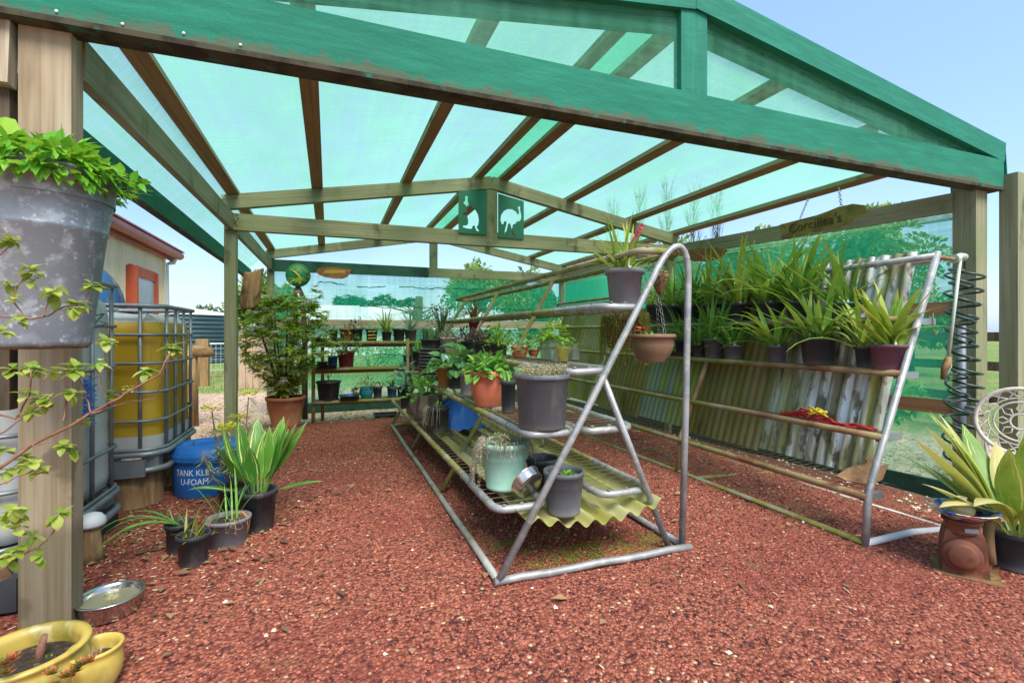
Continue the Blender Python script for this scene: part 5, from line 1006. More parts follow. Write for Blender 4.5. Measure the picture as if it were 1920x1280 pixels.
# ---------------------------------------------------------------- left side: totes, drum, stumps
def tote(name, label, x1, y0, y1, z0, h, depth, body, levels=6, nv=4, pal='cage'):
    """caged liquid tote whose right face is x1, from y0 to y1, reaching back to x1-depth"""
    t = thing(name, label, 'liquid tote', ((x1 - depth / 2), (y0 + y1) / 2, z0), 0, 'caged liquid totes along the left side'); O = Vector(t.location)
    W, D = depth, y1 - y0; cr = .12
    def loop(off, z, n=6):
        pts = []
        for cx, cy, a0 in ((W / 2 - cr, D / 2 - cr, 0), (-W / 2 + cr, D / 2 - cr, PI / 2), (-W / 2 + cr, -D / 2 + cr, PI), (W / 2 - cr, -D / 2 + cr, PI * 1.5)):
            for i in range(n + 1): a = a0 + PI / 2 * i / n; pts.append(Vector((cx + (cr + off) * math.cos(a), cy + (cr + off) * math.sin(a), z)))
        return pts
    bm = MB(); zb = .14; prof = [(-.12, zb), (-.03, zb + .03), (-.02, zb + .1), (-.028, h * .5), (-.022, h - .17), (-.035, h - .1), (-.09, h - .05), (-.2, h - .03)]
    L = [loop(o, z) for o, z in prof]; n = len(L[0])
    for l in L: bm.v += l
    for i in range(len(L) - 1):
        for k_ in range(n): a = i * n + k_; b_ = i * n + (k_ + 1) % n; bm.face((a, b_, b_ + n, a + n))
    bm.face([(len(L) - 1) * n + k_ for k_ in range(n)])
    for i, f in enumerate(bm.f):      # air space above and residue below the liquid line
        z = sum(bm.v[k_].z for k_ in f) / len(f)
        if z > h - .09 or z < zb + .02: bm.mi[i] = 1
    bm.build('tank', [m[body], m['ibcwhite']], t)
    if body == 'ibcyellow':
        w = MB(); 
        for i in range(1): w.v += [p + Vector((0, 0, 0)) for l in (loop(-.016, zb + .02), loop(-.012, zb + .11)) for p in l]
        for k_ in range(n): w.face((k_, (k_ + 1) % n, n + (k_ + 1) % n, n + k_))
        w.build('liner', m['ibcwhite'], t)
    MB().lathe([(0, 0), (.09, 0), (.1, .02), (.1, .05), (.08, .06), (0, .06)], 20, (.1, -.05, h - .03)).build('lid', m['ibcwhite'], t)
    for i in range(levels):
        z = zb + .02 + (h - zb - .01) * i / (levels - 1); MB().tube(loop(.012, z), .0105 if i < levels - 1 else .017, 7, 0, False, True).build('cage_bar', m['cage'], t)
    for s_ in (-1, 1):
        for i in range(nv):
            y = -D / 2 + cr + (D - 2 * cr) * i / (nv - 1); MB().tube([(s_ * W / 2, y, zb), (s_ * W / 2, y, h)], .0115, 7).build('cage_post', m['cage'], t)
            x = -W / 2 + cr + (W - 2 * cr) * i / (nv - 1); MB().tube([(x, s_ * D / 2, zb), (x, s_ * D / 2, h)], .0115, 7).build('cage_post', m['cage'], t)
    mb = MB(); mb.tube(loop(.02, .02), .022, 7, 0, False, True); mb.tube(loop(.02, zb - .01), .02, 7, 0, False, True)
    for x in (-W / 2 + .07, 0, W / 2 - .07):
        for y in (-D / 2 + .07, 0, D / 2 - .07): mb.beam((x, y, .0), (x, y, zb), .1, .1)
    mb.build('pallet', m[pal], t)
    MB().beam((W / 2 - .30, -D / 2 - .03, .04), (W / 2 - .08, -D / 2 - .03, .04), .05, .11).build('bracket', m['cage'], t)
    return t
def stump(label, p, r, h, M=None, name='log_stump'):
    mb = MB(); mb.lathe([(0, 0), (r * 1.12, 0), (r * 1.05, h * .1), (r, h * .5), (r * .97, h), (0, h)], 22, (p[0], p[1], gz(p[0], p[1]) - .03), wob=.05); return tag(mb.build(name, m['rough_wood']), label, 'stump')
tote('liquid_tote', 'caged tote holding yellow liquid, raised on log stumps', -1.09, 3.98, 4.86, .24, 1.14, 1.15, 'ibcyellow')
stump('thick log stump under the near right corner of the yellow tote', (-1.30, 4.14, 0), .17, .27)
stump('log stump under the far right corner of the yellow tote', (-1.28, 4.86, 0), .13, .27); stump('dark log stump further in below the yellow tote', (-1.9, 4.2, 0), .16, .27)
tote('liquid_tote', 'tall white caged tote right behind the front left post', -1.24, 2.72, 3.72, .10, 1.38, 1.15, 'ibcwhite', pal='cage')
mb = MB(); mb.beam((-1.30, 2.75, .07), (-1.30, 3.7, .07), .12, .13); mb.beam((-2.3, 2.75, .07), (-2.3, 3.7, .07), .12, .13); mb.beam((-2.35, 2.72, .08), (-1.25, 2.72, .08), .1, .14); tag(mb.build('tote_base', m['ibcdark']), 'black plastic base under the tall white tote', 'pallet')
mb = MB(); rg = random.Random(4); c = ony(172, 748, 3.02); c.x = -1.20
for i in range(220):
    a = rg.uniform(0, 2 * PI); z = rg.uniform(-.09, .09); d = Vector((math.cos(a), math.sin(a), rg.uniform(-.5, .5))); p = c + Vector((.02, 0, z)); mb.beam(p + d * .01, p + d * rg.uniform(.05, .085), .004, .004)
bb = thing('blue_brush', 'bright blue bristle brush hung on the white tote', 'brush', c); b_ = mb; 
for i, v in enumerate(b_.v): b_.v[i] = v - c
b_.build('bristles', m['blue'], bb); MB().tube([(.0, 0, -.1), (0, 0, .2)], .01, 6).build('handle', m['blue'], bb)
hk = MB(); hk.tube([(0, 0, .12), (.0, 0, 0), (.09, -.02, -.03), (0, .02, -.06), (.06, .02, .02), (0, 0, .0)], .006, 5); tag(hk.build('wire_hanger', m['tealpot'], loc=ony(163, 595, 2.95)), 'green wire hanger on the white tote beside the metal bucket', 'hanger')
# blue drum with stencilled lettering
P = Vector((-.86, 4.28, 0)); r = .24; dr = thing('blue_drum', 'low blue plastic drum with white stencilled words and a lid', 'drum', P)
mb = MB(); mb.lathe([(0, 0), (r * .95, 0), (r * .98, .01), (r * .985, .2), (r, .255), (r * 1.04, .26), (r * 1.05, .285), (r * 1.02, .295)], 44); mb.build('drum', m['blue'], dr)
mb = MB(); mb.lathe([(r * 1.06, .292), (r * 1.06, .312), (r * .95, .345), (r * .9, .362), (r * .84, .362), (r * .8, .35), (r * .5, .352), (0, .356)], 44); mb.beam((-.1, -.02, .36), (.12, .05, .36), .07, .03); mb.build('lid', m['blue'], dr)
mb = MB(); th0 = math.atan2(-4.28, .86) - .10
for txt, zt in (('TANK KLENZ', .17), ('U-FOAM', .105)):
    text_mb(mb, txt, .06, lambda x, y, z: ((r * .985 + .003) * math.cos(th0 + x * .86 / r - (.25 if txt[0] == 'T' else .32)), (r * .985 + .003) * math.sin(th0 + x * .86 / r - (.25 if txt[0] == 'T' else .32)), zt + y * 1.05), 0, .0)
mb.build('lettering', m['letterwhite'], dr)
# mushroom ornament: white cap on split log
P = onz(172, 1052, 0); mu = thing('mushroom_ornament', 'garden mushroom with a white dome cap on a split log stem behind the left post', 'garden ornament', P)
MB().lathe([(0, 0), (.055, 0), (.045, .06), (.036, .16), (.03, .2)], 12, wob=.08).build('stem', m['rough_wood'], mu); MB().lathe([(.02, .19), (.055, .187), (.062, .2), (.058, .225), (.042, .246), (.02, .256), (0, .258)], 24).build('cap', m['whitepaint'], mu)
# stainless bowl with water
P = onz(207, 1150, 0); P.z = .002; bw = thing('water_bowl', 'stainless steel animal bowl of water on the red gravel by the left post', 'bowl', P)
MB().lathe([(0, .005), (.100, .005), (.108, .012), (.110, .066), (.113, .072), (.119, .075), (.122, .079), (.122, .083), (.117, .085), (.108, .08), (.104, .07), (.1, .015), (0, .012)], 48).build('bowl', m['steel'], bw); MB().lathe([(.103, .058), (0, .058)], 32).build('water', m['water'], bw)
rg = random.Random(3); mb = MB()
for i in range(14): q = rg.uniform(0, 6.28); d_ = rg.uniform(0, .09); mb.card((d_ * math.cos(q), d_ * math.sin(q), .06), (math.cos(q * 3), math.sin(q * 3), 0), .012, .006, (0, 0, 1))
mb.build('floating_leaf', m['litter'], bw)['kind'] = 'stuff'
# pair of yellow glazed pots
def glaze(label, P, r, h, seed, twig=False):
    t = thing('yellow_pot', label, 'pot', P, 0, 'yellow glazed pots at the front left corner')
    MB().lathe([(0, 0), (r * .62, 0), (r * .68, .01), (r * .93, h * .35), (r * .98, h * .6), (r * .92, h * .8), (r * .90, h * .86), (r * .96, h * .92), (r * 1.0, h * .96), (r * .99, h), (r * .9, h * 1.01), (r * .84, h * .98), (r * .8, h * .88), (r * .85, h * .6)], 48, wob=.008).build('pot', m['yellowglaze'], t)
    soil_mb(r * .83, h * .68).build('soil', m['soil'], t); return t
Pa = onz(48, 1216, .185); Pc = onz(178, 1210, .15)
t = glaze('large yellow glazed pot with mossy inside and a bare stump of stem', (Pa.x, Pa.y, 0), .162, .185, 1)
MB().tube([(.02, .03, .11), (.025, .03, .16), (.035, .03, .205)], [.012, .013, .009], 8).build('stem', m['twig'], t); rosette(.02, 6, .012, .13, 3, (.05, .02)).build('sprout', m['herb'], t)
s2 = MB(); 
for c_, z_ in (((.09, -.13), .115), ((.125, -.12), .118), ((.155, -.10), .125), ((-.02, -.165), .14), ((-.05, -.15), .15)): s2 = merge(s2, rosette(.024, 15, .012, z_, int(c_[0] * 1000) & 7, c_))
for px_, py_ in ((96, 1262), (122, 1268), (140, 1258), (150, 1246), (166, 1240), (6, 1245), (20, 1236), (8, 1262)):
    q = ony(px_, py_, Pa.y - .17); s2 = merge(s2, rosette(.03, 16, .014, q.z, px_ & 7, (q.x - Pa.x, q.y - Pa.y)))
s2 = merge(s2, MB().tube([(-.05, -.1, .13), (.02, -.15, .16), (.12, -.12, .12)], .004, 5)); s2.build('succulent', m['succ'], t)
t = glaze('smaller yellow glazed pot touching the larger one, holding a dried sprig', (Pc.x, Pc.y, 0), .078, .15, 2); rosette(.05, 12, .012, .10, 4, (0, .01), (.9, 1.5)).build('dried_sprig', m['dry'], t)
# ground pots left of the stand
P, r, k = at(474, 1000, 66, z=0); P += Vector((.02, .07, 0)); h = 76 * k
asp = MB(); rg = random.Random(12)
for i in range(15):
    az = rg.uniform(0, 6.28); asp.strap((.04 * math.cos(az), .04 * math.sin(az), h * .82), az, rg.uniform(.34, .52), rg.uniform(.10, .14), rg.uniform(1.2, 1.52), rg.uniform(.1, .7), 8, .3, 0, rng=rg, petiole=.25)
for az in (3.1, 5.9): asp.strap((.04 * math.cos(az), .04 * math.sin(az), h * .82), az, rg.uniform(.36, .45), .075, rg.uniform(.5, .8), rg.uniform(.8, 1.3), 8, .3, 0, rng=rg, petiole=.25)
potted('potted_aspidistra', 'black pot of broad cream-striped aspidistra leaves on the red gravel', 'potted plant', P, r, h, 'black', .82, plants=[('foliage', asp, 'aspi')])
P, r, k = at(417, 1032, 70, z=0); h = 52 * k; P += Vector((.01, .09, 0))
mb = straps(.34, 12, .014, (.9, 1.5), (.2, 1.0), .06, h * .85, 71); mb2 = merge(trail(r, 16, .1, .012, h, 72, az=(3.5, 6.2)), MB().tube([(r * math.cos(a), r * math.sin(a) * .95, h * (.9 - .25 * math.sin(a * 2) ** 2)) for a in [3.6 + i * .2 for i in range(14)]], .003, 4))
potted('potted_bulbs', 'wide grey pot of straggly bulbs between the aspidistra and two small black pots', 'potted plant', P, r, h, 'grey', .9, plants=[('foliage', mb, 'lush'), ('roots', mb2, 'dry')], sx=1.12)
P, r, k = at(358, 1066, 56, z=0); P += Vector((.0, .05, 0)); h = 60 * k
potted('potted_bulbs', 'nearest small black pot on the gravel with cut back bulb stems', 'potted plant', P, r, h, 'black', .82, plants=[('foliage', merge(straps(.2, 6, .016, (.9, 1.4), (.3, .8), .05, h * .85, 73), straps(.09, 14, .012, (.3, 1.4), (.5, 1.2), .06, h * .85, 74)), 'string')])
P, r, k = at(331, 1042, 48, z=0); P += Vector((.0, .06, 0)); h = 56 * k
mb = MB(); rg = random.Random(5)
for i in range(7): mb.strap((0, 0, h * .9), 3.3 + rg.uniform(-.5, .5), rg.uniform(.36, .48), .022, rg.uniform(.45, .75), rg.uniform(1.9, 2.3), 9, .3, 0, rng=rg)
potted('potted_bulbs', 'small black pot with long leaves drooping to the gravel on its left', 'potted plant', P, r, h, 'black', .84, plants=[('foliage', merge(mb, straps(.12, 10, .01, (.4, 1.4), (.4, 1), .04, h * .85, 75)), 'lush')])
yc = MB(); p0 = onz(432, 962, .16); yc.tube([p0, p0 + Vector((.06, 0, .0)), p0 + Vector((.1, 0, -.04)), p0 + Vector((.085, -.02, -.17)), p0 + Vector((.04, -.03, -.165))], .0045, 6); tag(yc.build('yellow_strap', m['orange']), 'bent orange-yellow plastic strap between the grey pot and the aspidistra pot', 'strap')
# euphorbia with yellow heads, black pot behind the aspidistra
yls = []
P = Vector((-.60, 3.70, 0)); eu = MB(); yl = MB(); stm = MB(); rg = random.Random(15); 
for (dx, dy, hz) in ((-.13, .0, .58), (-.02, -.06, .46), (.08, .05, .66), (-.17, -.07, .33), (.10, -.08, .40), (.02, .1, .5), (-.08, .1, .42)):
    stm.tube([(0, 0, .1), (dx * .7, dy * .7, .1 + hz * .45), (dx, dy, .1 + hz)], [.006, .006, .004], 6)
    for i in range(46):
        t = .35 + .65 * rg.random(); q = Vector((dx * (.3 + .7 * t), dy * (.3 + .7 * t), .1 + hz * t)); th = rg.uniform(0, 6.28); eu.oval(q, (math.cos(th), math.sin(th), rg.uniform(-.6, .3)), rg.uniform(.06, .09), .012, None, .2, .1)
    if hz > .4:
        yl = MB(); yls.append(yl)
        for i in range(44): th = rg.uniform(0, 6.28); q = .06 * math.sqrt(rg.random()); yl.oval((dx + q * math.cos(th), dy + q * math.sin(th), .1 + hz + rg.uniform(.0, .035)), (math.cos(th), math.sin(th), rg.uniform(.2, 1)), .028, .024)
potted('potted_spurge', 'narrow leaved plant with yellow flower heads in front of the blue drum', 'potted plant', P, .095, .17, 'black', .82, plants=[('stem', stm, 'twig'), ('foliage', eu, 'euph')] + [('flower', q, 'yflower') for q in yls])
# rhododendron
P = Vector((-.545, 7.15, gz(-.5, 7.1))); r = .245; h = .40
lf = MB(); fw = MB(); br = MB(); rg = random.Random(16); tips = []
for i in range(9):
    a = i * .7 + rg.uniform(-.2, .2); q = rg.uniform(.2, .45); p1 = Vector((.04 * math.cos(a), .04 * math.sin(a), h * .85)); p2 = Vector((q * .6 * math.cos(a), q * .6 * math.sin(a), rg.uniform(.75, 1.0))); p3 = Vector((q * math.cos(a), q * math.sin(a), rg.uniform(1.2, 1.6))); br.tube([p1, p2, p3], [.018, .012, .006], 6)
for i in range(470):
    a = rg.uniform(0, 2 * PI); z = rg.uniform(.42, 1.72); R_ = (.16 + .40 * ss(.4, 1.0, z) - .34 * ss(1.4, 1.85, z)) * (1 + .3 * noise.noise(Vector((math.cos(a) * 2, math.sin(a) * 2, z * 2.4)))); q = R_ * rg.random() ** .35
    tips.append(Vector((q * math.cos(a) - .02, q * math.sin(a), z + .02)))
tips += [Vector((-.25, -.1, 1.83)), Vector((.1, -.1, 1.95)), Vector((.02, 0, 1.9)), Vector((.36, -.05, 1.82)), Vector((.42, -.1, 1.74)), Vector((.5, 0, 1.55)), Vector((.14, .05, 1.98))]
for p in tips:
    for i in range(rg.randint(9, 13)):
        th = i * 2.4; lf.oval(p, (math.cos(th), math.sin(th), rg.uniform(-.2, .9)), rg.uniform(.08, .13), rg.uniform(.034, .05), None, .3, .2)
fws = []
for i in range(56):
    p = rg.choice([q for q in tips if q.y < -.05]) * 1.04; p = p + Vector((.0, -.07, -.01))
    fw = MB(); fws.append(fw)
    for j in range(9): th = rg.uniform(0, 6.28); fw.oval(p, (math.cos(th), math.sin(th), rg.uniform(-.3, 1)), .062, .05, None, .1, .15)
potted('potted_rhododendron', 'big bushy rhododendron with blush white flowers in a terracotta clay pot', 'potted shrub', P, r, h, 'claypot', .72, 'band', [('branch', br, 'bark'), ('foliage', lf, 'rhodo')] + [('flower', q, 'whiteflower') for q in fws])
# ---- galvanised bucket planter on the front left post
c = ony(79, 650, 2.18); k = m_per_px(c); bk = thing('metal_bucket_planter', 'large galvanised bucket of bright green herbs fixed to the front left post', 'planter', c)
rb, rt, h = 71 * k, 112 * k, 320 * k
MB().lathe([(0, 0), (rb * .93, 0), (rb, .008), (rb * 1.0, .02), (rb + (rt - rb) * .55, h * .66), (rb + (rt - rb) * .57 + .004, h * .675), (rb + (rt - rb) * .57 + .004, h * .69), (rb + (rt - rb) * .6, h * .70), (rt, h), (rt + .006, h + .004), (rt + .004, h + .01), (rt - .008, h), (rt * .95, h * .85)], 56).build('bucket', m['zinc'], bk)
MB().lathe([(0, -.006), (rb * .9, -.006), (rb * .92, -.001)], 40).build('base_rim', m['rustblade'], bk); soil_mb(rt * .95, h * .93).build('soil', m['soil'], bk)
hb_ = bush(rt * 1.14, .15, 900, .062, .030, h * .95, 401, .25, curl=.3, hollow=.55); hb2 = MB(); rg = random.Random(17)
for i in range(150): a = rg.uniform(3.3, 6.4); hb2.oval((rt * 1.02 * math.cos(a), rt * 1.02 * math.sin(a), h + rg.uniform(-.05, .05)), (math.cos(a), math.sin(a), rg.uniform(-1.0, .3)), rg.uniform(.045, .065), .028, None, .4)
merge(hb_, hb2).build('herbs', m['herb'], bk)
for (x, y, z, d, s_) in ((-.17, -.12, h + .10, (.25, -.2, .8), .20), (-.10, -.14, h + .09, (.8, -.4, .1), .13), (-.2, -.14, h + .02, (.6, -.5, .2), .12), (.0, -.12, h + .06, (.2, -.5, .5), .07), (-.15, -.15, h + .05, (.2, -.6, .3), .11), (-.17, -rt * .95, h * .8, (.5, -.5, -.1), .06)):
    bl = MB(); bl.oval((x, y, z), d, s_, s_ * .9, (-.2, -.8, .6), .2, .15, 0, (0, .9, 1, .85, .3))
    bl.build('broad_leaf', m['lime'], bk)
# ---- straggly shrub reaching in from the left, with its trough
rg = random.Random(18); tw = MB(); lv = MB(); yy = 1.84
def pp(px, py, y=yy): return ony(px, py, y)
def cluster(p, s_=.03, n=9):
    ax = Matrix.Rotation(rg.uniform(-.7, .7), 3, 'X') @ Matrix.Rotation(rg.uniform(-.7, .7), 3, 'Y')
    for i in range(n):
        th = i * 2.4 + rg.uniform(-.4, .4); lv.oval(p + Vector((0, 0, rg.uniform(-.012, .008))), ax @ Vector((math.cos(th), math.sin(th), rg.uniform(-.5, .9))), s_ * rg.uniform(.7, 1.25), s_ * rg.uniform(.6, .9), None, rg.uniform(.1, .7), .25, 0, (0, .7, 1, .8, .1))
paths = [([(-40, 905), (60, 835), (170, 775), (240, 735), (300, 700), (322, 655)], .009), ([(170, 775), (230, 755), (290, 745), (322, 655)], .004), ([(205, 752), (185, 720), (195, 690), (200, 640)], .004), ([(170, 775), (160, 735), (142, 700), (140, 690)], .004), ([(240, 738), (262, 715), (275, 695)], .003), ([(-40, 590), (50, 598), (90, 593), (120, 575), (145, 570)], .006), ([(50, 598), (22, 560), (45, 515), (58, 505)], .004), ([(78, 595), (92, 565), (103, 548)], .004), ([(140, 575), (160, 560), (172, 535)], .003), ([(-30, 770), (30, 785), (40, 770), (56, 735), (57, 690)], .006), ([(30, 785), (60, 770), (75, 745)], .003), ([(-30, 830), (20, 800), (60, 770)], .005), ([(-30, 1075), (40, 1040), (70, 1025), (100, 998), (112, 970)], .006), ([(-30, 920), (10, 905), (40, 890), (70, 880)], .004), ([(60, 835), (100, 828), (130, 840)], .0025), ([(118, 790), (125, 745), (133, 738)], .004), ([(-30, 500), (10, 470), (22, 450)], .004), ([(-40, 1010), (0, 985), (30, 960)], .004)]
for ps, r_ in paths:
    pts = []
    for i in range(len(ps) - 1):
        for j in range(4): t = j / 4; pts.append(pp(ps[i][0] * (1 - t) + ps[i + 1][0] * t + rg.uniform(-2, 2), ps[i][1] * (1 - t) + ps[i + 1][1] * t + rg.uniform(-2, 2), yy + .03 * math.sin(i + j * .5)))
    pts.append(pp(*ps[-1])); n = len(pts); tw.tube(pts, [r_ * .62 * (1 - .6 * i / n) for i in range(n)], 6); cluster(pts[-1], .034, 10)
for (px, py, s_) in ((20, 533, .03), (60, 520, .025), (135, 575, .034), (105, 545, .035), (36, 600, .03), (20, 690, .03), (60, 690, .036), (30, 560, .025), (140, 695, .038), (200, 640, .026), (185, 680, .03), (322, 648, .03), (275, 695, .026), (215, 740, .022), (160, 790, .026), (45, 860, .036), (20, 880, .04), (65, 870, .032), (112, 965, .034), (30, 950, .045), (15, 970, .045), (60, 1010, .035), (30, 1030, .035), (10, 840, .034), (100, 700, .026), (240, 730, .022), (50, 740, .034), (85, 755, .03), (120, 838, .03), (5, 620, .03), (10, 1050, .04), (70, 1040, .03), (25, 985, .04)): cluster(pp(px + rg.uniform(-4, 4), py + rg.uniform(-4, 4), yy + rg.uniform(-.06, .06)), s_, 8)
sh = thing('straggly_shrub', 'straggly shrub of bare brown twigs with spring green leaf tufts at the left edge', 'shrub', (-1.25, yy, .1)); SO_ = Vector((-1.25, yy, .1))
tw.tube([(-1.3, yy, .1), (-1.32, yy, .5), (-1.2, yy, .9)], [.014, .012, .008], 7)
for mbx, nm, mt in ((tw, 'twigs', 'twig'), (lv, 'foliage', 'spring')):
    for i, v in enumerate(mbx.v): mbx.v[i] = v - SO_
    mbx.build(nm, m[mt], sh)
tr = thing('black_trough', 'dark planter trough with a rusty rail beside the front left post', 'planter', (-1.32, 2.0, 0)); MB().beam((-.3, 0, .17), (.17, 0, .17), .26, .30).build('trough', m['ibcdark'], tr); MB().beam((-.3, -.14, .33), (.18, -.14, .33), .02, .03).build('rail', m['rustblade'], tr)
mb = MB(); mb.beam((-1.34, 2.38, .2), (-1.16, 2.44, .28), .04, .04); tag(mb.build('rusty_bar', m['rustblade']), 'rusty steel bar leaning behind the front left post', 'bar')
# ---------------------------------------------------------------- right foreground
P = Vector((2.99, 1.44, gz(3.0, 1.4))); fa = math.atan2(-P.y, -P.x)
pd = thing('rusty_pedestal', 'rusty cast iron machine body used as a pedestal on the gravel', 'pedestal', P, fa + PI / 2 + .15)
MB().prism([(-.12, -.10), (.13, -.12), (.15, .10), (-.10, .12)], 0, .006).build('base_plate', m['rustblade'], pd)
mb = MB(); b0 = [(-.085, -.065), (.095, -.065), (.095, .075), (-.085, .075)]; 
def ring(s_, z, ox=0): return [Vector((x * s_ + ox, y * s_, z)) for x, y in b0]
rs = [ring(1.0, .006), ring(.97, .02), ring(.9, .16), ring(.82, .20), ring(.74, .215)]
for l in rs: mb.v += l
for i in range(4):
    for k_ in range(4): mb.face((i * 4 + k_, i * 4 + (k_ + 1) % 4, i * 4 + 4 + (k_ + 1) % 4, i * 4 + 4 + k_), None, 0, False)
mb.face((16, 17, 18, 19)); mb.build('body', m['rustred'], pd)
MB().lathe([(0, .045), (.05, .045), (.058, .04), (.06, .03), (.072, .03), (.078, .02), (.078, 0), (0, 0)], 32, (-.01, -.062, .105), Matrix.Rotation(PI / 2, 3, 'X')).build('round_cover', m['rustred'], pd)
MB().lathe([(0, .2), (.068, .2), (.07, .21), (.068, .25), (.08, .255), (.08, .265), (0, .265)], 30).build('neck', m['rustred'], pd); MB().beam((.0, -.0705, .228), (.055, -.052, .228), .006, .02).build('name_plate', m['cage'], pd)
t = thing('mosaic_bowl', 'shallow mosaic patterned glass bowl on top of the rusty pedestal', 'bowl', P + Vector((0, 0, .266))); MB().lathe([(0, 0), (.06, 0), (.085, .012), (.125, .042), (.14, .05), (.143, .055), (.136, .056), (.12, .046), (.08, .018), (0, .01)], 48).build('bowl', m['mosaic'], t)
t = thing('glass_vase', 'round amber glass vase with a narrow neck standing in the mosaic bowl', 'vase', P + Vector((0, 0, .279))); MB().lathe([(0, 0), (.03, 0), (.05, .02), (.054, .04), (.045, .062), (.025, .075), (.018, .085), (.022, .095), (.02, .095), (.015, .085), (.02, .074), (.04, .06), (.048, .04), (.045, .022), (.02, .006), (0, .005)], 36).build('vase', m['vase'], t)
P, r, k = at(1922, 1072, 84, z=gz(3.25, 1.33)); P = Vector((3.30, 1.36, gz(3.3, 1.36))); r = .125; h = .19
asp = MB(); rg = random.Random(22)
for i in range(16):
    az = rg.uniform(0, 6.28); asp.strap((.05 * math.cos(az), .05 * math.sin(az), h * .85), az, rg.uniform(.5, .68), rg.uniform(.09, .13), rg.uniform(.85, 1.45), rg.uniform(.3, .9), 8, .25, 0, rng=rg, petiole=.2)
asp2 = MB(); out = math.atan2(-P.x * .0 + .94 * -.0 - .36, -.93)
for az, L, W, e, dr_ in ((2.75, .66, .10, .95, .5), (2.55, .62, .105, 1.15, .55), (2.98, .50, .10, .85, 1.5), (2.2, .64, .11, 1.25, .45), (3.25, .46, .10, 1.1, 1.9), (1.8, .6, .10, 1.3, .5), (2.9, .56, .09, .7, .6), (4.4, .42, .09, 1.1, 1.0), (5.2, .5, .10, 1.1, .8), (.6, .5, .1, 1.1, .7), (3.9, .36, .08, 1.2, 1.5)): asp2.strap((.04 * math.cos(az), .04 * math.sin(az), h * .85), az, L * 1.08, W * 1.15, e, dr_, 9, .25, 0, rng=rg, petiole=.2)
potted('potted_aspidistra', 'black pot of aspidistra with bleached yellow leaf tips at the right edge', 'potted plant', P, r, h, 'black', .8, 'band', [('foliage', asp, 'aspi_lime'), ('bleached_leaves', asp2, 'aspi_pale')])
mb = MB(); c = Vector((3.16, 1.42, gz(3.1, 1.4))); mb.tube([c + Vector(q) for q in ((-.0, -.02, .03), (-.02, -.02, .1), (.0, -.01, .17), (.03, .0, .215), (-.0, .0, .245), (.1, .02, .24), (.22, .03, .235))], [.022, .024, .022, .024, .018, .02, .014], 9); tag(mb.build('driftwood_branch', m['rough_wood']), 'gnarled driftwood branch between the rusty pedestal and the black pot', 'driftwood')
# cast garden chair
P = Vector((3.93, 1.60, gz(3.93, 1.6))); chh = thing('garden_chair', 'ornate white cast metal garden chair behind the right aspidistra', 'chair', P, math.atan2(-P.y, -P.x) + PI / 2)
mb = MB(); R_ = .21; zc = .74
def cz(a, rr): return (rr * math.sin(a), .20 + .02 * math.cos(a) * rr, zc + rr * math.cos(a))
mb.tube([cz(2 * PI * i / 40, R_) for i in range(40)], .013, 7, 0, False, True); mb.tube([cz(2 * PI * i / 32, .125) for i in range(32)], .007, 6, 0, False, True); mb.tube([cz(2 * PI * i / 32, .15) for i in range(32)], .005, 6, 0, False, True); mb.tube([cz(2 * PI * i / 20, .05) for i in range(20)], .007, 6, 0, False, True)
for i in range(16):
    a = 2 * PI * i / 16; b_ = a + PI / 16; mb.tube([cz(a, .15), cz(b_, .178), cz(a + PI / 8, .15)], .005, 5); mb.tube([cz(b_, .178), cz(b_ - .08, .195), cz(a, .205)], .0045, 5); mb.tube([cz(b_, .178), cz(b_ + .08, .195), cz(a + PI / 8, .205)], .0045, 5)
    if i % 2 == 0: mb.tube([cz(a, .05), cz(a + .25, .085), cz(a, .125), cz(a - .25, .085), cz(a, .05)], .005, 5)
mb.build('backrest', m['whitecast'], chh)
MB().lathe([(0, .44), (.19, .44), (.205, .43), (.205, .42), (0, .42)], 30).build('seat', m['whitecast'], chh)
for a in (.7, 2.4, 3.9, 5.5): MB().tube([(.16 * math.cos(a), .16 * math.sin(a), .43), (.2 * math.cos(a), .2 * math.sin(a), .2), (.21 * math.cos(a), .21 * math.sin(a), 0)], .014, 7).build('leg', m['whitecast'], chh)
for s_ in (-1, 1): MB().tube([(s_ * .16, .2, .62), (s_ * .15, .2, .42)], .012, 6).build('back_post', m['whitecast'], chh)
# spiral hose, wand and conduit on the front right post
c = Vector((4.16, 1.98, 0)); hz = thing('coiled_hose', 'dark green spiral garden hose hanging beside the front right post', 'hose', c); mb = MB()
for (dx, dy, z0, z1, n, R_, ph) in ((-.085, .0, 1.64, .26, 11, .07, 0), (.055, .03, 1.66, .5, 12, .082, 1.5)):
    pts = []
    for i in range(n * 14): t = i / (n * 14); a = 2 * PI * n * t + ph; rr = R_ * (1 + .15 * math.sin(t * 9 + ph)); pts.append((dx + .02 * math.sin(t * 7 + ph) + rr * math.cos(a), dy + rr * math.sin(a), z0 + (z1 - z0) * t + .012 * math.sin(a)))
    mb.tube(pts, .0085, 6)
mb.tube([(-.085, 0, 1.64), (-.06, 0, 1.7), (-.01, 0, 1.72), (.05, .03, 1.66)], .0075, 6); mb.build('coil', m['hose'], hz)
wn = thing('spray_wand', 'pale watering wand with pistol grip hung head up on the end of the leaning rack', 'watering wand', (3.62, 1.86, 1.70)); O = Vector(wn.location)
p0 = ony(1801, 482, 1.86) - O; p1 = ony(1778, 672, 1.86) - O; p2 = ony(1770, 705, 1.86) - O
MB().tube([p0, p1], .010, 9).build('tube', m['wand'], wn); MB().tube([p0 + Vector((.035, 0, .0)), p0 + Vector((0, 0, .008)), p0 + Vector((-.045, 0, -.012)), p0 + Vector((-.075, 0, -.015))], [.026, .02, .026, .03], 12).build('spray_head', m['wand'], wn)
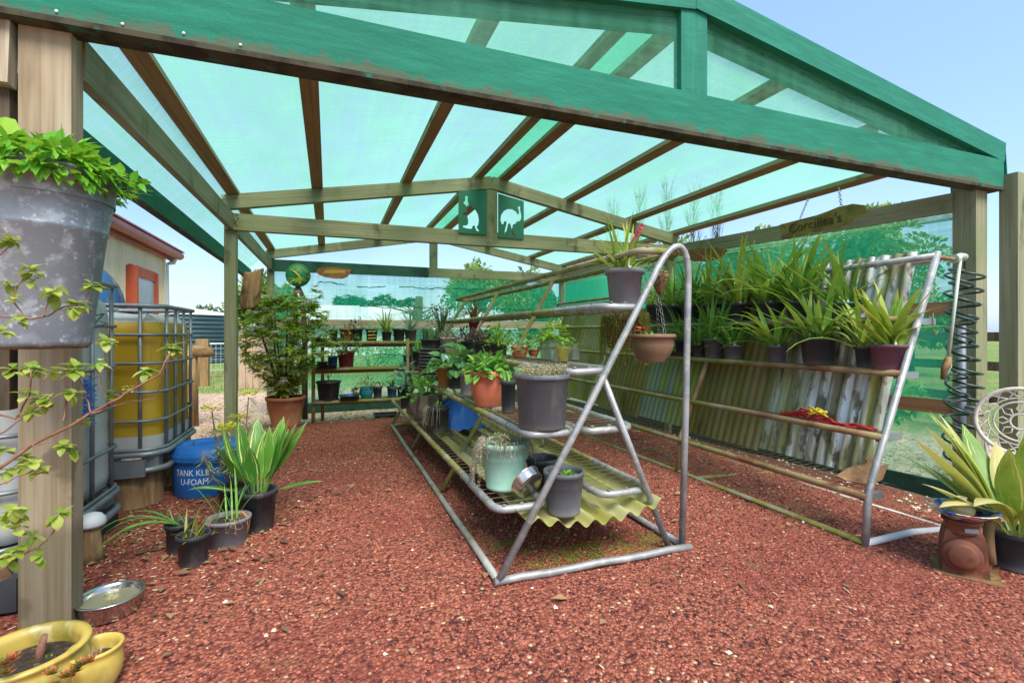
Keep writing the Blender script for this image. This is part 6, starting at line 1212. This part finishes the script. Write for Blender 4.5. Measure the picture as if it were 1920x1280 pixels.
MB().tube([p1 + Vector((0, 0, .01)), p1 + Vector((-.004, 0, -.02)), p1 * .5 + p2 * .5 + Vector((-.012, 0, 0)), p2 + Vector((-.01, 0, -.02))], [.014, .022, .02, .014], 10).build('grip', m['rustblade'], wn); MB().tube([p1 + Vector((.02, 0, -.01)), p1 + Vector((.034, 0, -.05)), p2 + Vector((.012, 0, -.01))], .004, 5).build('trigger', m['wand'], wn)
MB().tube([ony(1757, 482, KN) - O, ony(1800, 487, 1.88) - O], .013, 8).build('hanger', m['rustpipe'], wn)
cd = thing('standpipe_tap', 'grey pipe standpipe with a brass tap in front of the front right post', 'tap', (4.86, 2.34, -.35)); MB().tube([(0, 0, 0), (0, 0, 1.62)], .028, 10).build('pipe', m['pvcgrey'], cd); MB().tube([(0, -.03, .95), (0, -.09, .95), (0, -.1, .9)], .014, 8).build('tap', m['cage'], cd); MB().beam((-.04, -.07, .99), (.04, -.07, .99), .012, .012).build('handle', m['hose'], cd)
# ---------------------------------------------------------------- beyond the shade house
def shed():
    xw, y1, y0 = -2.77, 10.2, 2.0; S_ = thing('tin_shed', 'cream corrugated iron shed with red guttering on the left', 'shed', (xw - 3, 6, -.2)); O = Vector(S_.location)
    def b_(nm, mb, mt):
        for i, v in enumerate(mb.v): mb.v[i] = Vector(v) - O
        return mb.build(nm, m[mt], S_)
    n = 100; mb = MB(); mb.grid(lambda u, v: (xw + .019 * math.cos(2 * PI * u * n), y0 + (y1 - y0) * u, -.35 + 2.92 * v), n * 6, 1); b_('wall', mb, 'cream')
    mb = MB(); n2 = 70; mb.grid(lambda u, v: (xw - 5 * u, y1 - .01 + .012 * math.cos(2 * PI * u * n2), -.35 + (2.95 + 1.0 * (1 - abs(2 * u - 1))) * v), n2 * 4, 1); b_('wall', mb, 'cream')
    mb = MB(); mb.beam((xw + .03, y1 - .05, -.4), (xw + .03, y1 - .05, 2.55), .05, .05); b_('corner_trim', mb, 'cream')
    mb = MB(); mb.tube([(xw + .17, y0, 2.64), (xw + .17, y1 + .35, 2.64)], .075, 10); mb.beam((xw + .17, y0, 2.71), (xw + .17, y1 + .35, 2.71), .16, .02); b_('gutter', mb, 'roofred')
    mb = MB(); mb.beam((xw + .06, y0, 2.6), (xw + .06, y1 + .3, 2.6), .03, .14); b_('fascia', mb, 'roofred')
    mb = MB(); mb.grid(lambda u, v: (xw + .2 - 2.8 * u, y0 + (y1 + .4 - y0) * v, 2.73 + .75 * u), 2, 2); mb.grid(lambda u, v: (xw - 2.6 - 2.8 * u, y0 + (y1 + .4 - y0) * v, 3.48 - .75 * u), 2, 2); b_('roof', mb, 'roofred')
    mb = MB(); mb.tube([(xw + .15, y1 + .15, 2.58), (xw + .1, y1 + .22, 2.5), (xw + .02, y1 + .1, 2.44), (xw + .05, y1 + .1, 0)], .045, 8); b_('downpipe', mb, 'whitepaint')
    a = onx(240, 497, xw + .02); b2 = onx(287, 520, xw + .02); ya, yb = a.y, b2.y; zt, zb_ = a.z, .85
    fr = MB()
    for p, q, w in (((ya, zb_), (ya, zt), .22), ((yb, zb_), (yb, zt), .12), ((ya, zt - .06), (yb, zt - .06), .0), ((ya, zb_), (yb, zb_), .0)):
        fr.beam((xw + .03, p[0], p[1]), (xw + .03, q[0], q[1]), .07 if w == 0 else w, .07 if w else .16, 0)
    wd = b_('window', fr, 'winframe'); mb = MB(); mb.beam((xw + .035, ya + .1, (zt + zb_) / 2), (xw + .035, yb - .05, (zt + zb_) / 2), .03, zt - zb_ - .1)
    for i, v in enumerate(mb.v): mb.v[i] = Vector(v) - O
    mb.build('pane', m['pane'], wd)
shed()
c = ony(150, 545, 5.6); mb = MB(); t = thing('blue_barrel', 'blue barrel top with a dark rim between the bucket and the shed wall', 'barrel', (c.x, c.y, -.05)); r = .34
MB().lathe([(0, 0), (r * .9, 0), (r * .98, .1), (r, .8), (r * .98, 1.5), (r * .85, 1.7), (r * .55, 1.84), (0, 1.9)], 32).build('barrel', m['bluedark'], t)
mb = MB(); mb.tube([(r * .99 * math.cos(a), -.01, 1.46 + .44 * math.sin(a)) for a in [PI * i / 16 for i in range(17)]], .018, 6); mb.build('rim', m['navy'], t)
# log hitching post
P = Vector((-2.05, 8.8, -.2)); t = thing('log_post', 'rustic reddish log post with a thick horizontal branch beyond the yellow tote', 'post', P); MB().tube([(0, 0, -.2), (.01, 0, .5), (0, 0, 1.14)], [.14, .12, .12], 12).build('post', m['rough_wood'], t); MB().tube([(-.15, 0, 1.1), (.1, -.02, 1.12), (.3, -.04, 1.1), (.36, -.04, 1.07)], [.1, .1, .08, .02], 10).build('branch', m['rough_wood'], t)
P = ony(380, 700, 15.5); mb = MB(); mb.beam((P.x, 15.5, -.45), (P.x, 15.5, 1.05), .3, .22); tag(mb.build('gate_post', m['rough_wood']), 'square weathered timber gate post behind the log post', 'post')
# green tank, farm gate, sleeper, fence
P = Vector((-7.4, 29, -.4)); t = thing('water_tank', 'dark green corrugated water tank beyond the farm gate', 'water tank', P); mb = MB(); n = 12; pr = []
for i in range(n * 6 + 1): z = 2.5 * i / (n * 6); pr.append((2.9 + .03 * math.cos(2 * PI * n * z / 2.5), z))
mb.lathe(pr, 56); mb.build('wall', m['tankgreen'], t); MB().lathe([(2.95, 2.5), (2.6, 2.62), (1.2, 2.85), (0, 2.95)], 40).build('roof', m['whitepaint'], t)
y = 20.; p0 = ony(377, 640, y); p1 = ony(520, 640, y); gz_ = -.42; t = thing('farm_gate', 'galvanised farm gate with wire mesh in front of the green tank', 'gate', (p0.x, y, gz_)); w = p1.x - p0.x
mb = MB(); mb.tube([(0, 0, .12), (0, 0, 1.1), (.08, 0, 1.25), (w, 0, 1.25), (w, 0, .12), (0, 0, .12)], .028, 8); mb.tube([(w * .48, 0, .12), (w * .48, 0, 1.25)], .028, 8); mb.build('frame', m['whitepaint'], t); mb = MB()
for i in range(1, 16): mb.beam((w * i / 16, 0, .12), (w * i / 16, 0, 1.25), .008, .008)
for i in range(1, 6): mb.beam((0, 0, .12 + .19 * i), (w, 0, .12 + .19 * i), .008, .008)
mb.build('mesh', m['whitepaint'], t)
tag(MB().beam((p0.x - .3, 18.6, -.35), (p0.x + 4, 18.6, -.35), .25, .28).build('garden_sleeper', m['rough_wood']), 'long timber sleeper edging the lawn below the farm gate', 'edging')
fe = thing('paling_fence', 'pinkish timber paling fence behind the middle left post', 'fence', (-2.2, 14.5, -.4)); rg = random.Random(30)
a = ony(456, 640, 14.5) - Vector((-2.2, 14.5, 1.2)); 
for i in range(9): x = a.x - .1 + i * .17; hh = 1.8 + rg.uniform(-.35, .25) + .2 * (i > 2); MB().prism([(x, 0), (x + .15, 0), (x + .15, hh), (x + .07, hh + .07), (x, hh - .03)], -.012, .012, Matrix.Rotation(PI / 2, 4, 'X')).build('paling', m['paling'], fe)
MB().beam((a.x - .1, .03, .5), (a.x + 1.5, .03, .5), .04, .09).build('rail', m['paling'], fe)
# low pale-roofed buildings seen through the back cloth
def hall(name, label, x0, x1, y0, dy, hw, hr, hip, wallmt='tankteal'):
    t = thing(name, label, 'building', ((x0 + x1) / 2, y0, -.45)); w = (x1 - x0) / 2; mb = MB()
    MB().box((0, dy / 2, hw / 2), (2 * w, dy, hw)).build('wall', m['whitepaint'], t)
    mb.v = [Vector(q) for q in ((-w - .3, -.4, hw), (w + .3, -.4, hw), (w + .3, dy + .4, hw), (-w - .3, dy + .4, hw), (-w + hip, dy / 2, hw + hr), (w - hip, dy / 2, hw + hr))]
    for f in ((0, 1, 5, 4), (2, 3, 4, 5), (1, 2, 5), (3, 0, 4)): mb.face(f, None, 0, False)
    mb.build('roof', m['whitepaint'], t); MB().beam((-w - .3, -.42, hw - .1), (w + .3, -.42, hw - .1), .06, .3).build('fascia', m[wallmt], t)
    for i in range(6): x = -w + w * 2 * (i + .5) / 6; MB().box((x, -.03, hw * .5), (w * .14, .08, hw * .5)).build('window', m['pane'], t)
P = ony(610, 600, 34); Q = ony(800, 600, 34); hall('long_shed', 'long low pale roofed shed seen through the back cloth on the left', P.x - 3, Q.x, 34, 6, 2.2, 1.5, .5)
P = ony(835, 600, 30); Q = ony(985, 600, 30); hall('hip_roof_house', 'pale hip roofed building seen through the back cloth near the hoop frame', P.x, Q.x, 30, 7, 1.9, 1.4, 3.2)
# hoop frame with wire mesh
P = ony(940, 640, 15); t = thing('hoop_frame', 'arched wire hoop frame behind the back cloth wall', 'hoop house', (P.x, 14, -.4))
for i in range(9): mb = MB(); mb.tube([(1.6 * math.cos(a), i * .5, 2.15 * math.sin(a)) for a in [PI * j / 18 for j in range(19)]], .014, 5); mb.build('hoop', m['whitepaint'], t)
mb = MB()
for j in range(1, 18): a = PI * j / 18; mb.tube([(1.6 * math.cos(a), 0, 2.15 * math.sin(a)), (1.6 * math.cos(a), 4, 2.15 * math.sin(a))], .008, 4)
mb.build('wire_mesh', m['whitepaint'], t)
P = ony(1102, 560, 12.2); t = thing('garden_tank', 'big round rainwater tank close behind the far right corner of the cloth', 'water tank', (ony(1150, 560, 13).x, 13.4, -.4)); MB().lathe([(0, 0), (1.45, 0), (1.45, 3.45), (1.38, 3.5), (0, 3.6)], 40).build('tank', m['tankteal'], t)
# trees
def crown(n, spread, size, flat=.75, seed=1, blobs=14, leaf=(.16, .09)):
    rg = random.Random(seed); mb = MB(); cs = []
    for i in range(blobs):
        d = Vector((rg.gauss(0, 1), rg.gauss(0, 1), rg.gauss(0, .8))).normalized() * rg.random() ** .5; cs.append((Vector((d.x * spread, d.y * spread, d.z * spread * flat)), size * rg.uniform(.5, 1.1)))
    for i in range(n):
        c, s_ = rg.choice(cs); d = Vector((rg.gauss(0, 1), rg.gauss(0, 1), rg.gauss(0, 1))).normalized(); p = c + d * s_ * rg.random() ** .4
        mb.card(p, d + Vector((rg.gauss(0, .5), rg.gauss(0, .5), rg.gauss(0, .5))), leaf[0] * rg.uniform(.6, 1.3), leaf[1] * rg.uniform(.7, 1.2), (rg.gauss(0, 1), rg.gauss(0, 1), 1))
    return mb, cs
def tree(name, label, pos, h, spread, n, leafmt, seed, group=None, leaf=(.3, .2), trunk=.12, flat=.75):
    t = thing(name, label, 'tree', pos, 0, group); cz_ = h - spread * flat; mb, cs = crown(n, spread, spread * .45, flat, seed, 16, leaf); rg = random.Random(seed)
    up(mb, cz_).build('crown', m[leafmt], t); b_ = MB(); b_.tube([(0, 0, -.2), (.05, 0, cz_ * .5), (0, .05, cz_)], [trunk, trunk * .75, trunk * .4], 8)
    for c, s_ in cs[:9]: b_.tube([(0, 0, cz_ * rg.uniform(.45, .8)), (c.x * .5, c.y * .5, cz_ + c.z * .4), (c.x, c.y, cz_ + c.z)], [trunk * .45, trunk * .3, trunk * .1], 5)
    b_.build('trunk', m['bark'], t); return t
def tp(px, py, y): q = ony(px, py, y); return (q.x, y, -.4), q.z + .4
GR = 'trees beyond the shade house'
for name, label, px, py, y, sp_, n, lm, sd, lf, fl in (
    ('gum_tree', 'spreading gum tree above the dark green tank', 382, 577, 46, 2.6, 2600, 'gum', 501, (.45, .25), .7), ('gum_tree', 'thin pale gum tree right of the tank', 406, 578, 50, 1.2, 700, 'gum', 502, (.4, .2), 1.1), ('gum_tree', 'small hazy gum tree beside the middle left post', 424, 584, 54, 1.6, 900, 'gum', 503, (.4, .2), .8),
    ('leafy_tree', 'dark leafy tree behind the paling fence', 497, 520, 19, 1.0, 3200, 'treeleaf', 504, (.22, .14), .95), ('leafy_tree', 'slender green tree just beyond the back left corner of the cloth', 530, 540, 14, .45, 1300, 'treeleaf', 505, (.14, .08), 1.8),
    ('leafy_tree', 'broad round tree behind the right cloth wall', 1590, 405, 13, 2.5, 6500, 'treeleaf', 506, (.24, .16), .7), ('leafy_tree', 'full green tree above the orchids beyond the right wall', 1400, 445, 14.5, 2.0, 5200, 'treeleaf', 507, (.22, .15), .7), ('leafy_tree', 'low dense tree behind the right wall near the free post', 1705, 525, 12, 1.6, 3800, 'treeleaf', 508, (.2, .14), .8),
    ('leafy_tree', 'dark rounded tree beyond the far tie beam', 905, 497, 42, 3.2, 2600, 'treeleaf', 509, (.5, .32), .6), ('bushy_tree', 'dense bush behind the far right corner of the back cloth', 1025, 530, 14.5, .75, 2400, 'dark', 510, (.16, .1), 1.3), ('leafy_tree', 'shaggy tree behind the hoop frame', 975, 520, 24, 1.7, 3000, 'treeleaf', 511, (.3, .2), .8), ('leafy_tree', 'tree beyond the right wall close to the rainwater tank', 1245, 470, 17, 1.7, 3600, 'treeleaf', 512, (.24, .16), .8)):
    p, h = tp(px, py, y); tree(name, label, p, h, sp_, n, lm, sd, GR, lf, .05 * h, fl)
for i, (px, py, y) in enumerate(((636, 558, 70), (655, 556, 74), (664, 562, 80), (675, 557, 72), (690, 564, 66), (712, 557, 70), (722, 553, 76), (742, 562, 68), (757, 563, 72), (775, 559, 70))):
    p, h = tp(px, py, y); t = thing('conifer', ('pointed conifer on the skyline over the long shed roof' if i in (0, 1, 3) else 'rounded dark tree on the skyline over the long shed roof'), 'tree', p, 0, 'skyline trees over the long shed'); rg = random.Random(600 + i); mb = MB()
    for j in range(420):
        zz = rg.random(); R_ = (1.0 if i in (0, 1, 3) else 1.4) * ((1 - zz) ** .8 if i in (0, 1, 3) else math.sin(PI * (.15 + .85 * zz)) ** .6); a = rg.uniform(0, 6.28); mb.card((R_ * math.cos(a) * rg.random() ** .4, R_ * math.sin(a) * rg.random() ** .4, h * (.15 + .85 * zz)), (math.cos(a), math.sin(a), rg.uniform(-.3, .5)), 1.0, .55, (0, 0, 1))
    mb.build('crown', m['conifer'], t); MB().tube([(0, 0, 0), (0, 0, h * .6)], [.25, .1], 6).build('trunk', m['bark'], t)
# bare trunk and bare upright poplars seen through the cloth
p, h = tp(783, 500, 13); t = thing('bare_tree', 'bare forked tree standing just behind the back cloth', 'tree', (p[0], 13, -.3)); mb = MB(); rg = random.Random(40); mb.tube([(0, 0, -.2), (.02, 0, 1.2), (0, 0, 2.0), (.05, 0, 2.5)], [.17, .15, .14, .10], 9)
mb.build('trunk', m['bark'], t); mb = MB()
for i in range(26): a = rg.uniform(0, 6.28); z = rg.uniform(1.2, 2.1); L = rg.uniform(.5, 1.3); mb.tube([(0, 0, z), (L * .5 * math.cos(a), L * .5 * math.sin(a), z + .15), (L * math.cos(a), L * math.sin(a), z + .3 + rg.uniform(-.2, .4))], [.03, .018, .006], 5)
mb.build('branch', m['bark'], t)
for i, (px, py, y) in enumerate(((1150, 370, 26), (1200, 350, 24), (1250, 335, 23), (1300, 340, 22), (1345, 360, 22))):
    p, h = tp(px, py, y); t = thing('bare_poplar', 'bare upright poplar showing faintly through the roof cloth on the right', 'tree', p, 0, 'bare poplars seen through the roof cloth'); rg = random.Random(700 + i); mb = MB(); mb.tube([(0, 0, -.2), (0, 0, h)], [.08, .01], 6); mb.build('trunk', m['bark'], t); mb = MB()
    for j in range(95):
        a = rg.uniform(0, 6.28); z = h * rg.uniform(.25, .9); L = rg.uniform(.6, 1.6); q = Vector((L * .35 * math.cos(a), L * .35 * math.sin(a), z + L)); mb.tube([(0, 0, z), (L * .2 * math.cos(a), L * .2 * math.sin(a), z + L * .5), q], [.018, .012, .005], 4)
        for k_ in range(2): mb.tube([q * .6 + Vector((0, 0, z * .4)), q + Vector((rg.uniform(-.3, .3), rg.uniform(-.3, .3), rg.uniform(.2, .7)))], [.008, .003], 3)
    mb.build('branch', m['bark'], t)
# hedge-like shrubs close behind the right and back walls
for i, (x, y, h, s_, lab) in enumerate(((6.6, 4.2, 1.0, .5, 'low green bush just outside the right cloth wall near the front'), (7.4, 6.0, 1.5, .8, 'rounded bush outside the middle of the right cloth wall'), (7.9, 8.4, 1.9, 1.0, 'tall bush outside the far part of the right cloth wall'), (4.0, 12.5, 1.3, .6, 'bush behind the right half of the back cloth'), (2.6, 14.5, 1.2, .7, 'bush behind the middle of the back cloth'), (6.9, 2.2, 1.3, .45, 'leafy bush between the free post and the right edge'), (1.6, 20, 1.6, 1.2, 'spreading garden bush far behind the back cloth'), (5.8, 19, 1.8, 1.4, 'large garden bush behind the hip roofed building corner'))):
    t = thing('garden_bush', lab, 'bush', (x, y, gz(x, y) - .02), 0, 'garden bushes round the shade house'); mb, cs = crown(1500, s_, s_ * .5, .7, 800 + i, 10, (.11, .07)); up(mb, h - s_ * .7).build('foliage', m['treeleaf' if i % 2 else 'lush'], t); b_ = MB()
    for c, q in cs[:6]: b_.tube([(0, 0, 0), (c.x * .6, c.y * .6, (h - s_ * .7) * .7), (c.x, c.y, h - s_ * .7 + c.z)], [.03, .02, .006], 5)
    b_.build('stem', m['bark'], t)
# timber boundary fence beyond the free post
fe = thing('boundary_fence', 'weathered boundary fence at the far right beyond the free post', 'fence', (9.5, 2.5, -.3))
for y in (-2, 0, 2, 4): MB().beam((0, y, 0), (0, y, 1.6), .1, .1).build('post', m['bark'], fe)
for z in (.5, 1.0, 1.45): MB().beam((-.06, -3, z), (-.06, 6, z), .03, .14).build('rail', m['bark'], fe)
# rough grass tufts on the lawn, seen through cloth and gate
rg = random.Random(50); mb = MB()
for i in range(5000):
    x = rg.uniform(-9, 14); y = rg.uniform(13.5, 26); z = gz(x, y)
    mb.card((x, y, z), (rg.gauss(0, .4), rg.gauss(0, .4), 1), rg.uniform(.08, .2), .02, (rg.gauss(0, 1), rg.gauss(0, 1), 0))
mb.build('lawn_grass', m['grassblade'], kind='stuff')
# ---------------------------------------------------------------- light, sky, camera
w = bpy.data.worlds.new('World'); SC.world = w; w.use_nodes = True; nt = w.node_tree; bg = nt.nodes['Background']; sky = nt.nodes.new('ShaderNodeTexSky')
SUN_EL, SUN_AZ = math.radians(52), math.radians(172)    # azimuth clockwise from +Y
sky.sky_type = 'NISHITA'; sky.sun_disc = False; sky.sun_elevation = SUN_EL; sky.sun_rotation = SUN_AZ; sky.air_density = 1.0; sky.dust_density = 1.2; sky.ozone_density = 1.0
# thin high cloud veil, laid in by direction
tc = nt.nodes.new('ShaderNodeTexCoord'); mp = nt.nodes.new('ShaderNodeMapping'); mp.inputs['Scale'].default_value = (1, 1, 2.6); nz = nt.nodes.new('ShaderNodeTexNoise'); nz.inputs['Scale'].default_value = 1.7; nz.inputs['Detail'].default_value = 5
mr = nt.nodes.new('ShaderNodeMapRange'); mr.inputs[1].default_value = .42; mr.inputs[2].default_value = .75; mr.inputs[3].default_value = VEIL0; mr.inputs[4].default_value = VEIL1
mx = nt.nodes.new('ShaderNodeMix'); mx.data_type = 'RGBA'; mx.inputs[7].default_value = VEILC
nt.links.new(tc.outputs['Generated'], mp.inputs[0]); nt.links.new(mp.outputs[0], nz.inputs['Vector']); nt.links.new(nz.outputs[0], mr.inputs[0]); nt.links.new(mr.outputs[0], mx.inputs[0]); nt.links.new(sky.outputs[0], mx.inputs[6]); nt.links.new(mx.outputs[2], bg.inputs[0]); bg.inputs[1].default_value = SKYS
sl = bpy.data.lights.new('sun', 'SUN'); sl.energy = SUNE; sl.angle = math.radians(32); sl.color = (1, .95, .87); so = bpy.data.objects.new('sun', sl); COL.objects.link(so)
d = Vector((math.sin(SUN_AZ) * math.cos(SUN_EL), math.cos(SUN_AZ) * math.cos(SUN_EL), math.sin(SUN_EL))); so.rotation_euler = d.to_track_quat('Z', 'Y').to_euler(); so.location = d * 30
cam = bpy.data.cameras.new('camera'); cam.sensor_width = 36; cam.lens = FPX / 1920 * 36; cam.shift_y = -(640 - HOR) / 1920; cam.clip_start = .05; cam.clip_end = 2000
co = bpy.data.objects.new('camera', cam); COL.objects.link(co); co.location = (0, 0, CAMH); co.rotation_euler = (PI / 2, 0, -YAW); SC.camera = co
SC.view_settings.view_transform = 'Standard'; SC.view_settings.look = 'None'; SC.view_settings.exposure = EXPO; SC.view_settings.gamma = 1
SC.cycles.transparent_max_bounces = 24; SC.cycles.max_bounces = 8; SC.cycles.diffuse_bounces = 4; SC.cycles.transmission_bounces = 6; SC.cycles.use_denoising = True
SC.cycles.sample_clamp_indirect = 6
